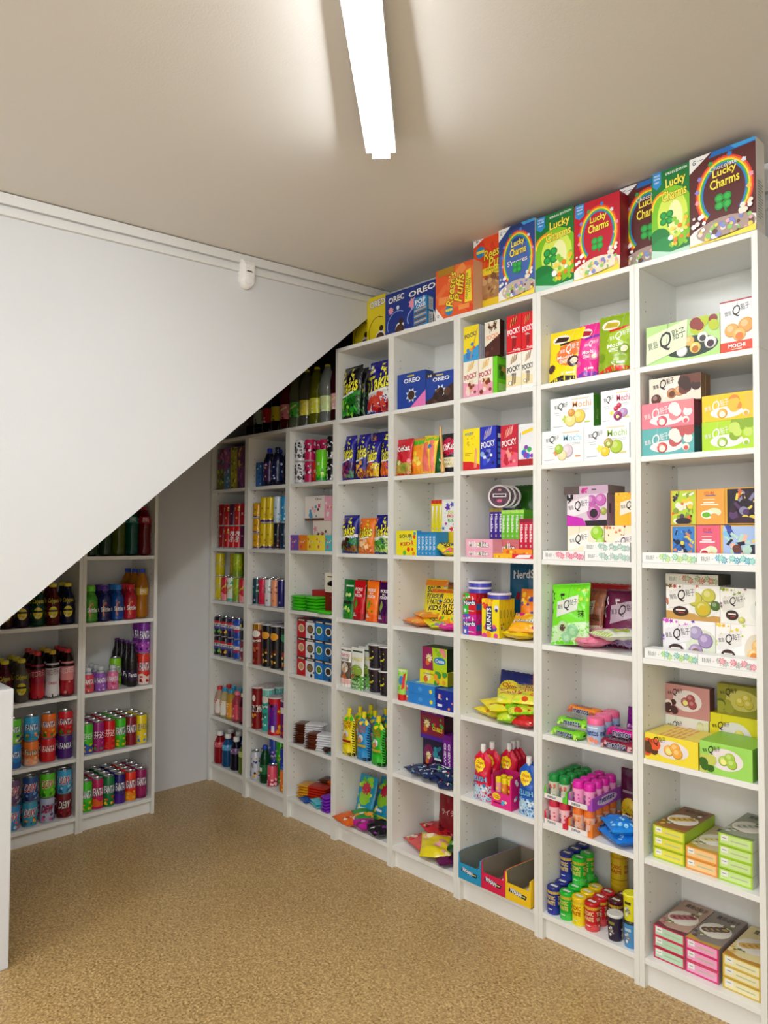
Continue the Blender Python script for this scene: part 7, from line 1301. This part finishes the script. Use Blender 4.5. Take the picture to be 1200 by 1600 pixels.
for i, (liq, nm, lab) in enumerate([('c01428', 'red', 'd85a68'), ('1868a8', 'blue', '5aa8d8'), ('1a1430', 'dark purple', '7a5a8a'), ('7a9a2a', 'olive green', 'b8c86a')]):
    RD(c, 0, .010, (lambda liq=liq, lab=lab: bottle('sports_drink_bottle', .036, .19, liq, 'f0f0ee', lab, lambda A: [A.text('SPORT', x, .5, .2, .4, 'e8ece8', bold=.03) for x in ()] or A.blobs(0, .1, 1, .9, ['e8ece8', lab], 10, .03, 3), (.52, .68), 'wide', 'clear', .0165, .024)), ('sp', i), nm+' white-capped sports drink bottle', 'bottle', .036, .19, 3, u=c.u0+.048+i*.0905, group='sports drink bottles')

# ---- big bottles on top of the bookcases under the stairs
c = Cell('K', 3, 1); c.u1 = 1.19
gB = 'large soda bottles under the stairs'
def big2(liq, cap, lab, cols, word='Schweppes', wc='f8f0a0'): return lambda: bottle('soda_bottle', .043, .315, liq, cap, lab, lambda A: ([A.blobs(x-.1, .05, x+.1, .4, cols, 6, .05, int(x*9)) for x in (0, .5, 1)], [A.text(word, x, .62, .50, .22, wc, '2a2a10', rot=24, shear=.2, bold=.04) for x in (0, .5, 1)] if word else None), (.20, .46), 'soda', 'clear', .014, .016)
for i, (px, liq, cap, lab, cols, wd_, nm) in enumerate([
    (520, '4a1420', 'e8dcc8', 'e8b0b0', ('c83a4a', 'e8e0d0'), 'Schweppes', 'dark red soda bottle with pink label'), (506, '9aa09a', 'd8cc30', 'd0e8a0', ('3aa03a', 'e8f0d8'), 'Schweppes', 'clear soda bottle with mint label'),
    (491, '7a8018', 'd8c820', 'd8d83a', ('7a8a1a', 'f0f0a0'), 'Schweppes', 'olive soda bottle with yellow label'), (477, '6a6a5a', 'd8c820', 'd8cc3a', ('4a2a2a', 'f0e080'), 'Schweppes', 'grey soda bottle with gold label'),
    (462, '7a8060', '8a7a20', '4aa83a', ('c8d84a', '1a6a2a'), 'Schweppes', 'pale soda bottle with green label'), (447, '6a1c14', '7a2a1a', 'c87880', ('c8a050', '8a2a3a'), 'Schweppes', 'rust red soda bottle with pink label'),
    (431, '1c140c', '2a1c10', 'b8a820', ('d8c83a', '6a5a10'), '', 'black soda bottle with yellow label'), (415, '160e10', '4a1018', '9a1a28', ('d8b0b0',), '', 'black soda bottle with red label'), (399, '1a1a18', '2a2a2a', '8a9a8a', ('3a4a3a',), '', 'dark soda bottle with grey label'), (384, '161210', '1c1c1c', '3a2a28', ('5a3a30',), '', 'darkest soda bottle at far left')]):
    RD(c, px, .03, big2(liq, cap, lab, cols, wd_), ('b2', i), nm, 'bottle', .043, .315, group=gB, u=1.135-i*.0885)

# ================================================================ ALCOVE BOOKCASES
c = L(2, 2)
def sk(liq, cap, key): return lambda: bottle('juice_bottle', .034, .185, liq, cap, liq, lambda A: [(A.arc(x, .45, .11, .42, .03, 60, 250, 'f0a020', 10), A.arc(x+.01, .45, .09, .34, .03, 60, 250, 'e83a2a', 10), A.text('Skittles', x+.03, .48, .40, .24, 'f8f8f8', liq, bold=.05)) for x in (.0, .5, 1.0)], (.10, .60), 'wide', 'plastic', .021, .026)
gS = 'fruit sweets flavoured drink bottles'
for k_, (px, liq, cap, nm, n) in enumerate([(138, '4a9a20', '6ad01c', 'lime green', 2), (156, '1c1c60', '5a28a0', 'violet blue', 2), (176, '12489a', '1c80d8', 'bright blue', 2), (195, 'b0142a', 'd81c2c', 'red', 2)]):
    RD(c, 0, .01, sk(liq, cap, nm), ('sk', nm), nm+' juice bottle', 'bottle', .034, .185, n, group=gS, rz=-10, u=c.u1-.324+.0697*k_)
fz = lambda: bottle('soda_bottle', .034, .262, 'd88a18', '1c48c0', 'c8a020', lambda A: [A.text('환타', x, .5, .3, .7, 'f4f6fa', '14307a', bold=.06) for x in (0, .5, 1)], (.48, .62), 'soda', 'clear', .015, .018)
RD(c, 0, .02, fz, 'fz', 'orange soda bottle with blue cap', 'bottle', .034, .262, 3, group='orange soda bottles', u=c.u1-.045, rz=-12, off=-.008)
c = L(2, 1)
for k_, (px, liq, cap, lab, nm) in enumerate([(147, '1f4a20', '2a5a2a', '2a5a2a', 'dark green'), (163, '3a5a3a', '4a6a4a', '3a6a3a', 'grey green'), (178, '6a7a18', '5a6a18', '7a8a1a', 'olive'), (195, '0f6a5a', '2a6a60', '1a7a70', 'teal'), (215, '8a1424', 'a01828', 'a01828', 'dark red')]):
    RD(c, 0, .015, (lambda liq=liq, cap=cap, lab=lab: bottle('soda_bottle', .0355, .262, liq, cap, lab, lambda A: [A.text('환타', x, .5, .3, .7, 'f0f0f4', bold=.05) for x in (0, .5, 1)], (.66, .80), 'soda', 'clear', .014, .016)), ('ft', nm), nm+' soda bottle in top shadow', 'bottle', .0355, .262, 2 if px > 170 else 1, u=c.u1-.0365-.0718*(4-k_), rz=-12, group='soda bottles under the stair edge')
c = L(2, 3)
def alb(lab, cols, wd_='FANTA'): return lambda: bottle('aluminium_bottle', .029, .125, lab, 'c8ccd0', lab, lambda A: [(A.blobs(x-.1, .05, x+.12, .4, cols, 5, .06, int(x*9)), A.text(wd_, x, .66, .44, .30, 'f8f8fa', '14307a', shear=.1, bold=.06)) for x in (0, .5, 1)], (.05, .66), 'wide', 'can', .0135, .018, top='b8bcc2')
for k_, (px, key, lab, cols, nm, n) in enumerate([(137, 'a', 'd8485a', ('f0c8a0', 'a01c2a', '3a9a3a'), 'red small aluminium bottle', 3), (156, 'b', '9a5ac0', ('5a2a90', 'e0b0e8'), 'purple small aluminium bottle', 3), (175.5, 'c', 'e878a8', ('f0c0d0', 'c83a6a', '8a3a9a'), 'pink small aluminium bottle', 1)]):
    RD(c, 0, .012, alb(lab, cols), ('al', key), nm, 'bottle', .029, .125, n, u=c.u1-.332+.064*k_, rz=-12, group='small aluminium soda bottles')
RD(c, 0, .075, CANDEF['m_lime'], ('can', 'm_lime'), 'lime green tall can', 'can', .031, .15, 1, u=c.u1-.163, rz=-12)
gbk = lambda: bottle('soda_bottle', .030, .235, '120c14', '5a2a78', '2a1a40', lambda A: [A.text('Fanta', x, .6, .4, .4, 'f0f0f6', '1c3a90', bold=.05) for x in (0, .5, 1)], (.13, .36), 'glass', 'plastic', .013, .010)
RD(c, 0, .014, gbk, 'gbk', 'black glass soda bottle', 'bottle', .030, .235, 4, u=c.u1-.0985, rz=-12, group='black glass soda bottles', gap=.003)
RD(c, 0, .012, CANDEF['m_berry'], ('can', 'm_berry'), 'tall red berry can', 'can', .031, .1675, 2, 0, u=c.u1-.034, rz=-14, tw='lower'); RD(c, 0, .012, CANDEF['m_grape'], ('can', 'm_grape'), 'tall purple can', 'can', .031, .17, 2, 0, u=c.u1-.034, rz=-14, zb=.1682, tw='upper')
c = L(2, 4)
gF = 'tall soda cans in files'
def LC(items, pxs, d=.012, h=.155):
    us = [c.U(p, d+.0288) for p in pxs]
    for i in range(1, len(us)): us[i] = max(us[i], us[i-1]+.0585)
    if us[-1] > c.u1-.0295: s = us[-1]-(c.u1-.0295); us = [q-s*(i/(len(us)-1)) for i, q in enumerate(us)]
    us[0] = max(us[0], c.u0+.0306)
    for i in range(1, len(us)): us[i] = max(us[i], us[i-1]+.0579)
    for (nm, key, n), u in zip(items, us):
        o0 = d; 
        for q in range(n): place(proto(('can', key), CANDEF[key]), c, u, d+.0288+q*.060, c.z, nm, 'can', gF, -15, file=q if n > 1 else None)
LC([('green tall can', 'e_kgreen', 4), ('magenta tall can', 'e_mag', 4), ('red tall can', 'e_red', 4), ('lime green tall can', 'e_green', 4), ('maroon tall can', 'e_maroon', 4), ('yellow tall can', 'e_yellow', 3)], [134, 148, 166, 182, 198, 218])
c = L(2, 5)
LC([('lime green tall can', 'e_green', 4), ('rose and orange tall can', 'e_rose', 4), ('dark green tall can', 'e_dgreen', 4), ('violet tall can', 'e_violet', 4), ('orange red tall can', 'e_orange', 4), ('wine red tall can', 'e_wine', 4)], [134, 147, 165, 182, 198, 220])
# left unit
def calyp(liq, lab='e8d828'): return lambda: bottle('lemonade_bottle', .035, .205, liq, 'e8dc28', None, lambda A: [(A.text('Calypso', x, .80, .42, .24, 'e8d83a', '2a2a10', shear=.2, bold=.02), A.ell(x, .34, .17, .24, lab, 14), A.blobs(x-.12, .14, x+.12, .30, ['b8a81a', 'f4f0a0', 'd89a1a'], 6, .04, 3), A.rect(x-.17, .36, x+.17, .44, '2a2a14')) for x in (.0, .5, 1.0)], (.12, .70), 'glass', 'clear', .017, .016)
gC = 'lemonade bottles with yellow caps'
c = L(1, 2)
for k_, (px, liq, nm) in enumerate([(10, '4a1a20', 'dark red'), (30, '3a2a50', 'dark violet'), (53, '0f5a40', 'teal green'), (76, '7a1c20', 'ruby'), (97, '1c2458', 'navy blue')]):
    RD(c, 0, .015, calyp(liq), ('cal', nm), nm+' lemonade bottle', 'bottle', .035, .205, 2, group=gC, rz=-14, u=c.u1-.0385-.0715*(4-k_))
c = L(1, 3)
RD(c, 5, .015, calyp('7a1c38'), ('cal', 'wine'), 'wine lemonade bottle', 'bottle', .035, .205, 3, group=gC, rz=-14, u=c.u0+.038); RD(c, 0, .012, calyp('8a8478'), ('cal', 'grey'), 'grey lemonade bottle', 'bottle', .035, .205, 3, group=gC, rz=-14, u=c.u1-.251)
def cola(sl_, wc, cap, low, word='可口可乐', sub=None): return lambda: bottle('cola_bottle', .034, .232, '2a0c08' if low != 'e8e4e8' else '1c0c0a', cap, sl_, lambda A: (A.rect(0, 0, 1, .45, low), [A.blobs(x-.1, .1, x+.1, .5, [low, sl_], 4, .06, int(x*9)) for x in (0, .5, 1)], [A.text(word, x, .74, .46, .17, wc, rot=6, shear=.2, bold=.04) for x in (0, .5, 1)], [A.text(sub, x, .42, .34, .07, 'b82030', bold=.04) for x in (0, .5, 1)] if sub else None), (.02, .74), 'soda', 'clear', .0145, .017)
RD(c, 0, .012, cola('a8123a', 'f0c8d0', 'd81c24', 'c01a2a'), 'cola1', 'crimson sleeved cola bottle', 'bottle', .034, .232, 3, rz=-14, group='sleeved cola bottles', u=c.u1-.178); RD(c, 0, .010, cola('dcdce2', '8a1a3a', 'e8c020', 'e8e4e8', sub='OREO'), 'cola2', 'white sleeved cola bottle', 'bottle', .034, .232, 3, rz=-14, u=c.u1-.108, group='sleeved cola bottles'); RD(c, 0, .010, cola('e08a8c', 'f4e8e0', 'd81c24', 'a81424'), 'cola3', 'peach pink sleeved cola bottle', 'bottle', .034, .232, 3, rz=-14, u=c.u1-.0365, group='sleeved cola bottles')
def two(c, lo, up, d=.012):
    n = len(lo); 
    for t, row in enumerate((lo, up)):
        for i, (nm, key) in enumerate(row):
            u = c.u1-.040-(n-1-i)*.0805
            for q in range(2 if t == 0 else 1): place(proto(('can', key), CANDEF[key]), c, u, d+.034+q*.07, c.z+t*.1187, nm, 'can', 'soda cans stacked two high', -15, file=q if t == 0 else None, tier=['lower', 'upper'][t])
two(L(1, 4), [('blue soda can', 'f_blue'), ('peach soda can', 'f_peach'), ('red soda can', 'f_red2'), ('purple soda can', 'f_purple')], [('lime soda can', 'f_lime'), ('sky blue soda can', 'f_sky'), ('orange soda can', 'f_orange'), ('ruby red soda can', 'f_red')])
two(L(1, 5), [('light blue soda can', 'd_blue'), ('teal patterned soda can', 'd_teal'), ('silver soda can', 'd_silver'), ('dark red soda can', 'd_red')], [('plum grey soda can', 'd_plum'), ('navy blue soda can', 'd_navy'), ('lime green soda can', 'd_lime'), ('icy blue soda can', 'd_ice')])
finish_labels()
